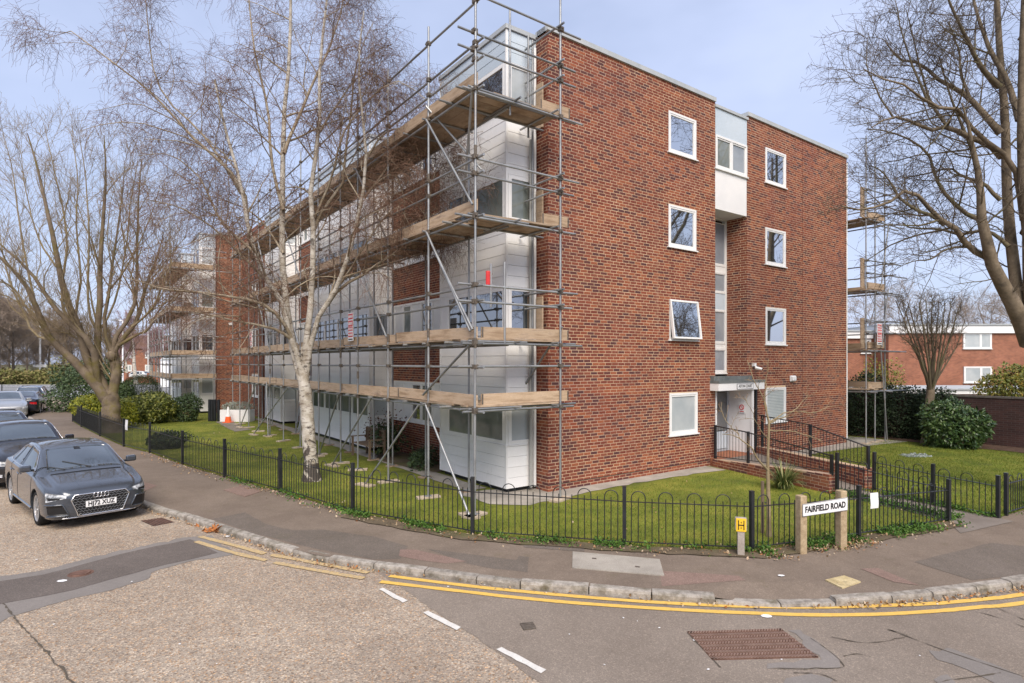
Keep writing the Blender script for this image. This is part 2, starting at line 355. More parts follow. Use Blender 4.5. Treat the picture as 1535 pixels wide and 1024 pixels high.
KERB_PX = [(107, 596), (42, 625), (135, 712), (219, 756), (289, 777), (362, 801), (425, 820), (470, 832), (522, 840), (571, 847), (653, 857), (760, 871),
           (856, 878), (922, 884), (995, 890), (1054, 894), (1107, 897.5), (1161, 900), (1247, 899), (1297, 896.5), (1345, 893), (1395, 888.5), (1445, 882.5), (1535, 870.5)]
KERB = gp(KERB_PX, 0) + [V(9.2, 8.95, 0), V(13.5, 10.7, 0), V(24, 15.2, 0)]
KERB[0] = V(-38.5, 51.5, 0)
road_pts = [k * V(1, 1, 0) for k in KERB] + [V(40, 25, 0), V(40, -25, 0), V(-70, -25, 0), V(-70, 53, 0), V(-40, 53, 0)]
sheet('road', road_pts, RZ, M['chip'])
bnd = gp([(551, 847.5), (571.5, 862), (604, 882.6), (653.6, 916.8), (694.6, 944), (735.6, 971.5), (760, 988.5), (809.5, 1023.6), (900, 1090)], RZ)
side = jag(bnd, .012, .12, False) + [V(2.2, 1.5, 0), V(30, -6, 0), V(40, 20, 0)] + [k for k in KERB[::-1][:-9]]
sheet('side_road', side, RZ + .004, M['asphalt'])
sheet('road_repair_band', jag(gp([(-60, 880), (0, 864), (65, 855), (130, 838), (208, 820), (275, 806), (318, 803), (350, 832), (284, 842), (227, 859), (224, 867), (150, 889), (110, 897), (39, 918), (0, 934), (-80, 960)], RZ), .03, .12), RZ + .004, M['seal'])
sheet('road_trench', jag(gp([(-60, 888), (0, 872), (65, 862), (130, 845), (208, 825), (285, 809), (326, 829), (224, 853), (110, 885), (5, 905), (-60, 920)], RZ), .012, .2), RZ + .008, M['trench'])
def strip(mb, pts, w, z, jit=0.0):
    pts = np.asarray(pts, float)[:, :2]; t = np.gradient(pts, axis=0); t /= np.linalg.norm(t, axis=1)[:, None]; n = np.stack([-t[:, 1], t[:, 0]], 1)
    ww = w / 2 * (1 + RNG.normal(0, jit, len(pts)))[:, None]
    a, b = pts + n * ww, pts - n * ww; m = len(pts)
    v = np.concatenate([np.c_[a, np.full(m, z)], np.c_[b, np.full(m, z)]])
    mb.add(v, [[i + 1, i, m + i, m + i + 1] for i in range(m - 1)])
def smooth(pts, k=8):
    """Catmull-Rom through points"""
    P = np.asarray(pts, float); Q = np.concatenate([2 * P[:1] - P[1:2], P, 2 * P[-1:] - P[-2:-1]]); out = []
    for i in range(1, len(Q) - 2):
        for t in np.arange(k) / k:
            a, b, c, d = Q[i - 1:i + 3]
            out.append(.5 * (2 * b + (c - a) * t + (2 * a - 5 * b + 4 * c - d) * t * t + (3 * b - a - 3 * c + d) * t ** 3))
    out.append(P[-1]); return np.array(out)
Y1 = gp([(583.8, 864.3), (650, 873), (730, 882.6), (760, 885.5), (850, 894), (958, 902.5), (1060, 908), (1135, 910.5), (1220, 911.5), (1291, 910), (1396, 906), (1482, 898.6), (1535, 891.5)], RZ) + [V(9.2, 8.68, 0), V(13.5, 10.4, 0), V(24, 14.9, 0)]
Y2 = gp([(570, 873), (650, 882.5), (727.5, 891.6), (760, 895.4), (850, 904), (958, 911.6), (1060, 917.5), (1135, 920.5), (1220, 923), (1317, 922), (1409, 916.8), (1470, 911), (1535, 904.6)], RZ) + [V(9.25, 8.44, 0), V(13.6, 10.15, 0), V(24, 14.6, 0)]
for q in (Y1, Y2):
    mb = MB(); strip(mb, smooth(q[:-1], 8), .095, RZ + .012, .05); mb.build('yellow_line', M['yellow_line'], kind='structure')
for q in ([(406, 832.5), (480, 846), (552, 859.5)], [(411, 844), (475, 856), (545, 868)], [(300, 805), (350, 818), (397, 831)], [(294, 812.5), (345, 828), (399, 841)]):
    mb = MB(); strip(mb, smooth(gp(q, RZ), 8), .10, RZ + .012, .1); mb.build('yellow_line', M['yellow_faded'], kind='structure')
for q in ([(567.5, 884.5), (574, 882.3), (611, 901.5), (604, 904.8)], [(634.5, 919.5), (641.5, 917), (691, 941.5), (684.5, 946.2)], [(744, 974.8), (752, 971.5), (819, 1005.5), (811, 1011)], [(905, 1052), (914, 1047), (1002, 1092), (992, 1099)]):
    sheet('white_dash', jag(gp(q, RZ), .006, .1), RZ + .012, M['white_line'])
crk = flat('crack_fill', (.085, .07, .052), .95)
CR = [[(5, 906), (23.5, 929.4), (65, 973.7), (112, 1027)], [(1246, 956), (1300, 965), (1360, 955), (1330, 945)], [(1330, 944), (1362, 956), (1404, 972), (1450, 988), (1535, 1016)], [(1215, 958), (1240, 975), (1262, 995), (1255, 1003), (1160, 1004)],
      [(1265, 985), (1285, 981.5), (1305, 986)], [(1190, 1010), (1230, 1012), (1255, 1023)], [(1460, 893), (1490, 910), (1535, 930)], [(1456, 916), (1500, 928), (1545, 945)], [(1500, 1010), (1470, 1015), (1400, 1024)], [(1030, 950), (1055, 975), (1080, 1002)]]
mb = MB()
for k, q in enumerate(CR): strip(mb, jag(smooth(gp(q, RZ), 4), .009, .07, False), .015 if k == 0 else .010, RZ + .0125, .6)
mb.build('road_cracks', crk, kind='stuff')
mb = MB()
for q in ([(1392, 976), (1420, 972), (1470, 990), (1530, 1014), (1540, 1030), (1490, 1025), (1450, 1005), (1405, 990)], [(1400, 1020), (1420, 1012), (1432, 1024), (1420, 1040)], [(1178, 1018), (1215, 1011), (1250, 1020), (1250, 1035), (1180, 1035)], [(1180, 946), (1200, 945), (1258, 990), (1260, 1002), (1150, 1004), (1150, 996), (1232, 990)]):
    flat_poly(mb, jag(gp(q, RZ), .02, .1), RZ + .009)
mb.build('road_patch', M['seal'], kind='structure')

# pavement and what lies in it
FENCE_PX = [(109, 632), (122, 640), (150, 654), (185.5, 669.5), (224.6, 679), (273.4, 697), (336.7, 715.6), (420, 737.4), (528.8, 770), (708.5, 802), (936, 818.5), (1127, 827.5), (1287, 805), (1422, 782.5)]
FENCE = gp(FENCE_PX)
KN = np.gradient(np.array(KERB), axis=0); KN = np.stack([-KN[:, 1], KN[:, 0], KN[:, 2] * 0], 1); KN /= np.linalg.norm(KN, axis=1)[:, None]
i0, i1 = 16, 18                                  # the dropped stretch of kerb
inner = [k + (n * .62 if i0 <= i <= i1 else n * .02) for i, (k, n) in enumerate(zip(KERB, KN))]
ap = MB(); ia = range(i0 - 1, i1 + 2)
ap.add([KERB[i] + KN[i] * .08 + UP * -.056 if i0 <= i <= i1 else inner[i] for i in ia] + [inner[i] for i in ia], [[k, k + 1, len(ia) + k + 1, len(ia) + k] for k in range(len(ia) - 1)]); ap.build('dropped_kerb_apron', M['pave'], kind='structure')
pave = inner + [V(30, 40, 0), V(12, 30, 0), V(2, 30, 0), V(-12, 50, 0), V(-30, 52, 0)]
sheet('pavement', pave, 0.0, M['pave'])
PATCH = [('pave_dark', [(640, 823), (774, 839.5), (778, 833), (793, 835), (791, 858), (735, 852), (700, 845)]),
         ('pave_dark', [(317, 778), (367, 768), (400, 786), (440, 795), (482, 794), (560, 804), (612, 819), (600, 838), (560, 839), (470, 822), (380, 800)]),
         ('pave_red', [(989, 856), (1107, 863.5), (1118, 870), (1060, 874), (992, 879)]),
         ('pave_dark', [(1370, 842.5), (1487, 814), (1535, 819), (1560, 845), (1535, 862), (1458, 870)]),
         ('pave_red', [(600, 824), (622, 824), (700, 842), (668, 845), (598, 834)]),
         ('pave_dark', [(780, 806), (876, 813), (876, 827), (786, 821)]),
         ('pave_red', [(212, 722), (236, 728), (215, 737), (200, 731)]),
         ('pave_red', [(1290, 853), (1316, 852), (1378, 878), (1340, 873)])]
for k, (mname, q) in enumerate(PATCH): sheet('pavement_patch', jag(gp(q), .008, .3), .002 + .0005 * k, M[mname])
def slab(name, px, mat, label, cat, t=.016, z=0.0, base=-.05):
    q = gp(px, z); c = sum(q) / 4; r = thing(name, label, cat, tuple(c * V(1, 1, 0) + V(0, 0, z)))
    mb = MB(); mb.prism([p * V(1, 1, 0) + V(0, 0, z + base) for p in q][::-1], (0, 0, t - base)); o = mb.build('cover', mat, r); bevel(o, .006); return r, q
def frame_of(q):
    o = q[0]; x = q[1] - q[0]; y = q[3] - q[0]; return o, x, y
r, q = slab('access_cover', [(858.5, 828), (988.8, 839.5), (995.8, 864), (857.7, 852)], M['concrete'], 'long concrete chamber cover set into the pavement by the kerb', 'access cover')
o, x, y = frame_of(q); mb = MB()
for a, b in ((.25, .35), (.72, .62)): mb.obox(o + a * x + b * y + V(0, 0, .018), x * .025, y * .03, (0, 0, .003))
mb.build('keyhole', M['coupler'], r, kind='stuff')
r, q = slab('hydrant_cover', [(1237, 870.7), (1265.3, 864), (1290.8, 873.3), (1262.7, 883)], pm('buff_cover', [(.42, .33, .17), (.58, .48, .28)], 6, rough=.85, bump=.8, bscale=60, fine=.25, dirt=(.2, .16, .1), dscale=9), 'small square buff painted cover in the pavement near the kerb', 'access cover')
r, q = slab('stop_tap_cover', [(335, 735), (362, 728.5), (392, 737), (367, 745)], M['pave_red'], 'square reddish inspection cover in the pavement beside the railings', 'access cover', .012)
r, q = slab('valve_cover', [(779, 936), (799, 934), (804, 943.5), (785, 946)], M['coupler'], 'small square iron valve cover in the grey side road', 'access cover', .016, RZ, -.02)
M['rust'] = pm('rusty_iron', [(.115, .062, .045), (.20, .115, .085)], 9, rough=.75, metal=.3, fine=.25, bump=.3)
BC = gp([(1030, 948), (1171, 943.6), (1227, 986.6), (1068, 990.5)], RZ); c = sum(BC) / 4
r = thing('carriageway_cover', 'large rusty iron manhole cover with raised herringbone treads in the road', 'manhole cover', tuple(c))
o, x, y = frame_of(BC); x2 = BC[2] - BC[3]
def bl(a, b): return (BC[0] * (1 - a) + BC[1] * a) * (1 - b) + (BC[3] * (1 - a) + BC[2] * a) * b
mb = MB(); mb.prism([(p * V(1, 1, 0)) + V(0, 0, RZ - .03) for p in BC][::-1], (0, 0, .038)); mb.build('plate', M['rust'], r)
mb = MB()
for i in range(10):
    for j in range(34):
        a0, b0 = (j + .5) / 34, (i + .5) / 10
        if abs(a0 - .5) < .012: continue
        s = 1 if i % 2 else -1; p, pa, pb = bl(a0, b0), bl(min(1, a0 + .01), b0) - bl(a0, b0), bl(a0, min(1, b0 + .01)) - bl(a0, b0)
        d = pa * 1.3 + s * pb * 3.2; e = pa * .62 - s * pb * .25
        mb.obox(p + V(0, 0, .011), d, e, (0, 0, .006))
mb.build('tread', pm('worn_tread', [(.235, .155, .12), (.33, .235, .19)], 12, rough=.55, metal=.3), r, kind='stuff')
mb = MB()
for a, b in ((0, 1), (1, 2), (2, 3), (3, 0)):
    d = BC[b] - BC[a]; n = V(-d[1], d[0], 0); n /= np.linalg.norm(n); mb.obox((BC[a] + BC[b]) / 2 + n * -.03 + V(0, 0, .004), d / 2, n * .025, (0, 0, .010))
mb.build('frame', M['rust'], r)
gq = gp([(211, 781), (243, 776.5), (262, 783), (230, 789)], RZ)
r = thing('gully_grate', 'dark iron gully grate in the gutter by the parked grey saloon', 'drain', tuple(sum(gq) / 4)); mb = MB(); mb.prism([p + V(0, 0, -.02) for p in gq][::-1], (0, 0, .024)); mb.build('recess', M['black'], r)  # black slab below the bars, the pit's shade painted in
for i in range(7):
    a = gq[0] + (gq[1] - gq[0]) * (i + .5) / 7; b = gq[3] + (gq[2] - gq[3]) * (i + .5) / 7
    mb = MB(); mb.obox((a + b) / 2 + V(0, 0, .006), (gq[1] - gq[0]) / 7 * .28, (b - a) / 2, (0, 0, .005)); mb.build('bar', M['rust'], r)
pc = G(121, 860.5, RZ); r = thing('round_cover', 'small round rusty iron cover in the dark trench repair', 'access cover', tuple(pc)); mb = MB(); mb.lathe([(0.0, .022), (.12, .022), (.125, .012), (.16, .012), (.165, -.01)], tuple(pc), n=24); mb.build('lid', M['rust'], r)
# litter paint spot and bits
mb = MB()
for k in range(30):
    p = G(*[(RNG.uniform(30, 1500)), RNG.uniform(800, 1010)], RZ); s = RNG.uniform(.006, .014); a = RNG.uniform(0, 3.1)
    mb.obox(p + V(0, 0, .016), s * V(math.cos(a), math.sin(a), 0), s * .6 * V(-math.sin(a), math.cos(a), 0), (0, 0, .002))
for u, v, s in ((1149, 925, .07), (93, 872, .07), (1171, 864, .05), (340, 805, .06)):
    p = G(u, v, RZ if v > 866 or v < 830 else 0); mb.add(jag([p + s * V(math.cos(a), .7 * math.sin(a), 0) + V(0, 0, .014) for a in np.arange(7) * .9], .01, 1), [list(range(7))])
mb.build('litter', M['sign_white'], kind='stuff')

# kerb stones: each one a part of the kerb
kr = thing('kerb', 'line of worn granite kerb stones', None); del kr['label']; kr['kind'] = 'structure'
KS = smooth(KERB[1:], 14); seg = np.linalg.norm(np.diff(KS, axis=0), axis=1); cum = np.r_[0, np.cumsum(seg)]
def at_len(d): return np.array([np.interp(d, cum, KS[:, i]) for i in range(3)])
DROP_S = [cum[np.argmin(np.linalg.norm(KS - KERB[i], axis=1))] for i in (i0 - 1, i0, i1, i1 + 1)]; d = 0.0
drop0 = np.argmin(np.linalg.norm(KS - G(1100, 897), axis=1)); drop1 = np.argmin(np.linalg.norm(KS - G(1262, 899), axis=1))
mbk = MB(); mbk.box((-.5, -.5, -.5), (.5, .5, .5)); 
while d < cum[-1] - 1:
    near = np.linalg.norm(at_len(d)[:2]) < 16
    ln = RNG.uniform(.62, .95) if near else 2.4
    a, b = at_len(d), at_len(min(d + ln - .016, cum[-1])); m = at_len(d + ln / 2); t = b - a; L2 = np.linalg.norm(t); t /= L2; n = V(-t[1], t[0], 0)
    idx = np.searchsorted(cum, d); z = 0.008
    z += np.interp(d + ln / 2, DROP_S, [0, -.05, -.05, 0])
    z += RNG.normal(0, .005); w = .128 + RNG.normal(0, .008)
    mb = MB(); c = m * 0; k = 4 if near else 1; v = []; sg = 1
    P = [a + (b - a) * i / k for i in range(k + 1)]; prof = [(-.005, -.2), (-.006, z - .035), (.006, z - .008), (.03, z), (w, z + .002), (w, -.2)]
    for p in P: v += [p * V(1, 1, 0) + n * (x + RNG.normal(0, .0025)) + V(0, 0, y + RNG.normal(0, .0015)) for x, y in prof]
    q = len(prof); f = [[i * q + j, i * q + j + 1, (i + 1) * q + j + 1, (i + 1) * q + j] for i in range(k) for j in range(q - 1)]
    mb.add(v, f); mb.poly(v[:q][::-1]); mb.poly(v[-q:]); mb.build('kerb_stone', M['kerb'], kr)
    d += ln
# lawn, beds, paths
lawn_pts = [p for p in FENCE] + [G(1247, 741), W(5.9, -.9), W(6.2, 2), W(6, 30), W(0, 44), V(-34, 50, 0)]
sheet('lawn', lawn_pts, .012, M['lawn'])
FARP = [G(1300, 737), G(1496, 777)]
STF = [G(1508, 773), G(1535, 765), V(14, 14.1, 0), V(19, 17, 0)]
rlawn = [FARP[0], FARP[1]] + STF + [W(17.9, -8), W(17.9, 25), W(14.3, 25), W(14.3, .2), W(8.3, .2), W(8.1, -1)]
sheet('lawn', rlawn, .012, M['lawn'])
sheet('path', gp([(1247, 741), (1422, 783), (1440, 800), (1520, 782), (1496, 777), (1300, 737)]), .008, M['tarmac_path'])
sheet('concrete_strip', jag([W(-1.75, -.15), W(-1.1, -.75), W(1.5, -.5), W(4.6, -.55), W(5.8, -.75), W(5.9, .1), W(-.4, .8), W(-1.7, 1.2)], .03, .3), .022, M['concrete'])
sheet('concrete_strip', jag([W(-1.45, 1.2), W(-.9, 1.2), W(-.9, 23), W(-1.35, 23)], .02, .5), .024, M['concrete'])
sheet('concrete_pad', jag([W(8.6, -.15), W(8.6, -.6), W(14.2, -.9), W(16.6, -1.25), W(16.4, .8), W(14.4, .3)], .03, .4), .022, M['concrete'])
sheet('mulch_bed', jag([W(16.4, -8), W(16.5, -3), W(16.9, .5), W(16.6, 6), W(18, 6), W(18, -8)], .06, .4), .03, M['mulch'])
sheet('flower_bed', jag([W(-.95, 3.7), W(-1.2, 4.4), W(-1.35, 6.2), W(-1.0, 7.6), W(-.05, 7.8), W(-.05, 3.7)], .04, .3), .03, M['soil'])
sheet('garden_path', jag(gp([(323, 633), (343, 631), (377, 645), (352, 648)]), .02, .4), .026, M['tarmac_path'])
sheet('verge_strip', jag([p + V(0, 0, 0) for p in FENCE[8:]] + [p - (V(.16, .32, 0) if i < 2 else V(-.05, .34, 0)) for i, p in list(enumerate(FENCE[8:]))[::-1]], .03, .25), .0165, M['soil'])
sheet('far_carriageway', [V(-140, 54, 0), V(60, 54, 0), V(60, 84, 0), V(-140, 84, 0)], -.10, M['far_road'])
# ------------------------------------------------------------------ the block of flats
def cut(intervals, a, b):
    out = []
    for x, y in intervals:
        if b <= x or a >= y: out.append((x, y)); continue
        if a - x > .010: out.append((x, a))
        if y - b > .010: out.append((b, y))
    return out
def brick_list(L, Ht, holes, z0=0, top=None):
    out = []; ch = .075; nrow = int(math.ceil((Ht - .01) / ch))
    for r in range(nrow):
        za, zb = z0 + r * ch + .0125, min(z0 + (r + 1) * ch, z0 + Ht); zm = (za + zb) / 2
        if zb - za < .015: continue
        x = -.1125 if r % 2 else 0.0
        if r % 4 == 3: x = -.169
        while x < L:
            p = [(max(0, x), min(L, x + .2125))]; x += .225
            for (a, b, c, d) in holes:
                if zb > c + .01 and za < d - .01: p = cut(p, a, b)
            for a, b in p:
                if b - a < .010: continue
                zt = zb
                if top is not None: zt = min(zb, top((a + b) / 2))
                if zt - za > .02: out.append((a, b, za, zt))
    return np.array(out).reshape(-1, 4)
def brick_mesh(name, bl, O, d, n, mat, proud=.003, depth=.02, sub=None, jz=.0009):
    k = len(bl); a, b, z0, z1 = bl.T; jit = np.clip(RNG.normal(0, jz, k), -1.4 * jz, 2.5 * jz); pr = proud + jit
    rot = RNG.normal(0, .0012, k)
    def P(s, z, o): return O[None] + s[:, None] * d + z[:, None] * UP + o[:, None] * n
    c = .002
    fr = [P(a + c, z0 + c, pr), P(b - c, z0 + c + rot, pr), P(b - c, z1 - c + rot, pr), P(a + c, z1 - c, pr)]
    bk = [P(a, z0, pr - c), P(b, z0 + rot, pr - c), P(b, z1 + rot, pr - c), P(a, z1, pr - c)]
    bb = [P(a, z0, pr - depth), P(b, z0, pr - depth), P(b, z1, pr - depth), P(a, z1, pr - depth)]
    v = np.stack(fr + bk + bb, 1).reshape(-1, 3)
    q = [[0, 1, 2, 3]] + [[4 + i, 4 + (i + 1) % 4, (i + 1) % 4, i] for i in range(4)] + [[8 + i, 8 + (i + 1) % 4, 4 + (i + 1) % 4, 4 + i] for i in range(4)]
    f = (np.arange(k)[:, None, None] * 12 + np.array(q)[None]).reshape(-1, 4)
    if sub is not None: v = v - sub
    return mesh_np(name, v, [f], mats=[mat])
def panel(mb, O, d, L, Ht, holes, z0=0, top=None):
    xs = sorted({0, L, *[x for h in holes for x in h[:2] if 0 < x < L]}); zs = sorted({z0, z0 + Ht, *[z for h in holes for z in h[2:] if z0 < z < z0 + Ht]})
    for i in range(len(xs) - 1):
        for j in range(len(zs) - 1):
            xm, zm = (xs[i] + xs[i + 1]) / 2, (zs[j] + zs[j + 1]) / 2
            if any(h[0] < xm < h[1] and h[2] < zm < h[3] for h in holes): continue
            q = [(xs[i], zs[j]), (xs[i + 1], zs[j]), (xs[i + 1], zs[j + 1]), (xs[i], zs[j + 1])]
            mb.poly([O + x * d + (z if top is None or j < len(zs) - 2 or k < 2 else top(x)) * UP for k, (x, z) in enumerate(q)])
def brick_wall(parent, O, d, n, L, Ht, holes=(), z0=0, single=0, top=None, mat=None, smat=None, name='brick_wall', proud=.003, score=None):
    mb = MB(); panel(mb, O, d, L, Ht, list(holes), z0, top)
    w = mb.build(name, M['mortar'], parent)
    bl = brick_list(L, Ht, holes, z0, top)
    if single:
        sc = score(bl); pick = np.zeros(len(bl), bool); pick[np.argsort(-sc)[:single]] = True
        shared = {}
        ang = math.atan2(d[1], d[0])
        for a, b, za, zb in bl[pick]:
            key = (round((b - a), 2), round(zb - za, 3))
            if key not in shared:
                shared[key] = brick_mesh('brick', np.array([[0, key[0], 0, key[1]]]), np.zeros(3), V(1, 0, 0), V(0, 1, 0) if n @ np.cross(UP, d) > 0 else V(0, -1, 0), smat or M['brick'], proud)
            o = obj('brick', shared[key], w); o.location = Vector(O + a * d + za * UP + n * RNG.uniform(-.001, .0014) - org(w)); o.rotation_euler = (0, 0, ang)
        bl = bl[~pick]
    obj('brickwork', brick_mesh('brickwork', bl, O, d, n, mat or M['brickwork'], proud, sub=org(w)), w, kind='stuff')
    return w
def bar(mb, O, d, n, x0, x1, z0, z1, n0, n1):
    mb.obox(O + (x0 + x1) / 2 * d + (z0 + z1) / 2 * UP + (n0 + n1) / 2 * n, (x1 - x0) / 2 * d, (n1 - n0) / 2 * n, (z1 - z0) / 2 * UP)
def window(parent, O, d, n, w, h, cols=(0, 1), rows=(0, 1), glass='glass', fb=.055, sash=.045, sill=True, frame='white', panes=None, depth=.10, proud=.022, blind=False, tilt=False, name='window'):
    """frame with a grid of lights; O is the lower corner on the wall face"""
    fm = MB()
    if tilt: frame_bits = [(0, w, 0, fb * .7), (0, w, h - fb * .7, h)]; side = fb * .7
    bar(fm, O, d, n, 0, fb, 0, h, -depth, proud); bar(fm, O, d, n, w - fb, w, 0, h, -depth, proud)
    bar(fm, O, d, n, fb, w - fb, 0, fb, -depth, proud - .001); bar(fm, O, d, n, fb, w - fb, h - fb, h, -depth, proud - .001)
    xs = [fb + c * (w - 2 * fb) for c in cols]; zs = [fb + r * (h - 2 * fb) for r in rows]
    for x in xs[1:-1]: bar(fm, O, d, n, x - .03, x + .03, fb, h - fb, -depth, proud - .003)
    for z in zs[1:-1]: bar(fm, O, d, n, fb, w - fb, z - .03, z + .03, -depth, proud - .004)
    o = fm.build(name, M[frame], parent)
    k = 0
    for i in range(len(xs) - 1):
        for j in range(len(zs) - 1):
            a, b = xs[i] + (.03 if i else 0), xs[i + 1] - (.03 if i < len(xs) - 2 else 0); c, e = zs[j] + (.03 if j else 0), zs[j + 1] - (.03 if j < len(zs) - 2 else 0)
            g = panes[k] if panes else glass; k += 1; s = sash if g.startswith('glass') else 0
            Oo, nn, uu = O, n, UP
            if tilt:
                th = math.radians(7.5); uu = UP * math.cos(th) - n * math.sin(th); nn = n * math.cos(th) + UP * math.sin(th); piv = O + UP * h + n * .03
                a, b, c, e = .0, w, .02, h - .01
                Oo = piv - uu * h
            def bar2(mb, x0, x1, z0, z1, n0, n1): mb.obox(Oo + (x0 + x1) / 2 * d + (z0 + z1) / 2 * uu + (n0 + n1) / 2 * nn, (x1 - x0) / 2 * d, (n1 - n0) / 2 * nn, (z1 - z0) / 2 * uu)
            if s:
                sm = MB(); t = .012
                bar2(sm, a, a + s, c, e, -.06, t); bar2(sm, b - s, b, c, e, -.06, t); bar2(sm, a + s, b - s, c, c + s, -.06, t - .001); bar2(sm, a + s, b - s, e - s, e, -.06, t - .001)
                sm.build('sash', M[frame], o)
            pmb = MB(); bar2(pmb, a + s, b - s, c + s, e - s, -.045, -.012 if s else .004); pmb.build('pane' if g.startswith('glass') else 'infill_panel', M[g], o)
            if tilt: dm = MB(); bar(dm, O, d, n, fb, w - fb, fb, h - fb, -depth + .01, -.07); dm.build('room_shade_panel', M['room_shade'], o)  # solid dark slab: the unlit room's shade put into its colour
            if blind:
                bm_ = MB()
                for q in range(int((e - c - 2 * s) / .05)):
                    z = c + s + .03 + q * .05; bm_.obox(Oo + (a + b) / 2 * d + z * UP - .006 * n, ((b - a) / 2 - s - .01) * d, .004 * n + .012 * UP, .003 * UP)
                bm_.build('blind', M['blind'], o, kind='stuff')
    if sill:
        sm = MB(); bar(sm, O, d, n, -.05, w + .05, -.035, -.002, -depth, .055); sm.build('sill', M[frame], o)
    return o

Q = V(.4, .4, 0)
blk = thing('apartment_block', 'four storey red brick block of flats on the corner with scaffolding on its front', 'apartment block', tuple(P0))
TOPZ = 10.66
# ---- end wall that faces the side road
def wall_rect(u0, u1, vt, vb, ur=None):
    s0, s1 = wall_s(u0), wall_s(u1); return s0, s1, wall_z(u0, vb), wall_z(u0, vt)
RW = [(1001.8, 1043, 165.4, 227, {}), (1146.9, 1177.5, 220.5, 273, {}), (1001.8, 1043, 305.8, 369, {}), (1146.9, 1177.2, 340.7, 395.5, {}),
      (1003.2, 1045, 448.5, 509, dict(tilt=True)), (1147.3, 1177.5, 460.5, 516, {}), (1003.2, 1045, 590, 653, dict(glass='glass_pale')), (1147.3, 1177.5, 581.5, 634, dict(glass='glass_pale', blind=True))]
S1, S2, S3 = 6.355, 7.973, 14.47
rects = [wall_rect(*r[:4]) for r in RW]
hl = [r for r in rects if r[0] < S1]; hr = [(r[0] - S2, r[1] - S2, r[2], r[3]) for r in rects if r[0] > S1]
def near_score(O, d, n):
    def f(bl):
        c = O[None] + ((bl[:, 0] + bl[:, 1]) / 2)[:, None] * d + ((bl[:, 2] + bl[:, 3]) / 2)[:, None] * UP
        return (bl[:, 1] - bl[:, 0]) * (bl[:, 3] - bl[:, 2]) / c[:, 1] ** 2 * (np.abs(c[:, 2] - 4.2) < 3.9) * np.where(bl[:, 3] - bl[:, 2] > .06, 1, .01)
    return f
nR = -BX
wl_ = brick_wall(blk, W(0, 0), AX, nR, S1, TOPZ, hl, single=300, score=near_score(W(0, 0), AX, nR))
wr_ = brick_wall(blk, W(S2, 0), AX, nR, S3 - S2, TOPZ, hr + [(11.3 - S2, 11.318 - S2, 0, TOPZ)])
for r, (s0, s1, z0, z1) in zip(RW, rects):
    window(blk, W(s0, 0, z0), AX, nR, s1 - s0, z1 - z0, **{'glass': 'glass_gable', **r[4]})
mb = MB(); bar(mb, W(0, 0), AX, nR, -.0, S1 - .001, .165, .18, 0, .009); bar(mb, W(0, 0), AX, nR, S2, S3, .165, .18, 0, .009); mb.build('damp_course', M['black'], blk)
# recess with stair glazing, oriel and porch
brick_wall(blk, W(S2, .0, 2.55), BX, -AX, .74, 5.1, [], proud=.002)
mb = MB(); mb.poly([W(S1, 0), W(S1, .74), W(S1, .74, 10.6), W(S1, 0, 10.6)]); mb.build('recess_wall', M['far_brick_b'], blk)
window(blk, W(S1 + .02, .72, 2.68), AX, nR, S2 - S1 - .03, 4.9, cols=(0, .5, 1), rows=(0, .145, .185, .40, .52, .65, .70, .98), sill=True, fb=.07, sash=.02,
       panes=[x for c in range(2) for x in ('glass_grey', 'white', 'glass_grey', 'blue_board', 'glass_grey', 'white', 'glass_grey')], name='stair_window')
orl = MB(); bar(orl, W(S1, 0), AX, nR, .004, S2 - S1 - .004, 7.54, 8.75, -.9, -.004); bar(orl, W(S1, 0), AX, nR, .004, S2 - S1 - .004, 9.71, 10.52, -.9, -.004); bar(orl, W(S1, 0), AX, nR, .006, S2 - S1 - .006, 8.751, 9.709, -.9, -.12); o = orl.build('oriel', M['white_paint'], blk)
mb = MB(); bar(mb, W(S1, 0), AX, nR, .006, S2 - S1 - .006, 9.72, 10.5, -.3, .006); mb.build('top_panel', M['blue_board'], o)
window(blk, W(S1 + .01, .006, 8.74), AX, nR, S2 - S1 - .02, .98, cols=(0, .5, 1), panes=['glass_green', 'glass_grey'], fb=.06, depth=.08, proud=.03)
mb = MB(); bar(mb, W(S1, 0), AX, nR, -.03, S2 - S1 + .03, 10.52, 10.60, -.5, .045); mb.build('coping', M['coping'], blk)
cop = MB(); bar(cop, W(0, 0), AX, nR, -.05, S1 - .002, TOPZ, TOPZ + .12, -.35, .05); bar(cop, W(0, 0), AX, nR, S2 + .002, S3 + .05, TOPZ, TOPZ + .12, -.35, .05); cop.build('coping', M['coping'], blk)
cv = MB(); q = .29
cv.prism([W(6.10, .0, 2.19), W(6.10, -q, 2.19), W(8.47, -q, 2.19), W(8.47, .0, 2.19)], (0, 0, .215)); cv.prism([W(S1 + .003, .002, 2.19), W(S2 - .003, .002, 2.19), W(S2 - .003, .70, 2.19), W(S1 + .003, .70, 2.19)], (0, 0, .215)); can = cv.build('canopy', M['white_paint'], blk)
cv = MB(); cv.prism([W(6.09, .0, 2.407), W(6.09, -q - .015, 2.407), W(8.48, -q - .015, 2.407), W(8.48, .0, 2.407)], (0, 0, .07)); cv.prism([W(6.12, .0, 2.478), W(6.12, -q * .45, 2.478), W(8.05, -q * .45, 2.478), W(8.05, .0, 2.478)], (0, 0, .13)); cv.build('canopy_roof', pm('grey_felt', [(.10, .115, .115), (.17, .18, .175)], 5, rough=.8, fine=.2, dirt=(.30, .16, .05), dscale=3, dlo=.66, dhi=.75), can)
mb = MB(); bar(mb, W(S2 - .03, -.19, .23), BX, -AX, 0, .90, 0, 1.955, -.026, .02); bar(mb, W(S2 - .03, -.19, .23), BX, -AX, -.05, .0, 0, 1.955, -.026, .045); mb.build('porch_side_panel', M['white_paint'], blk)
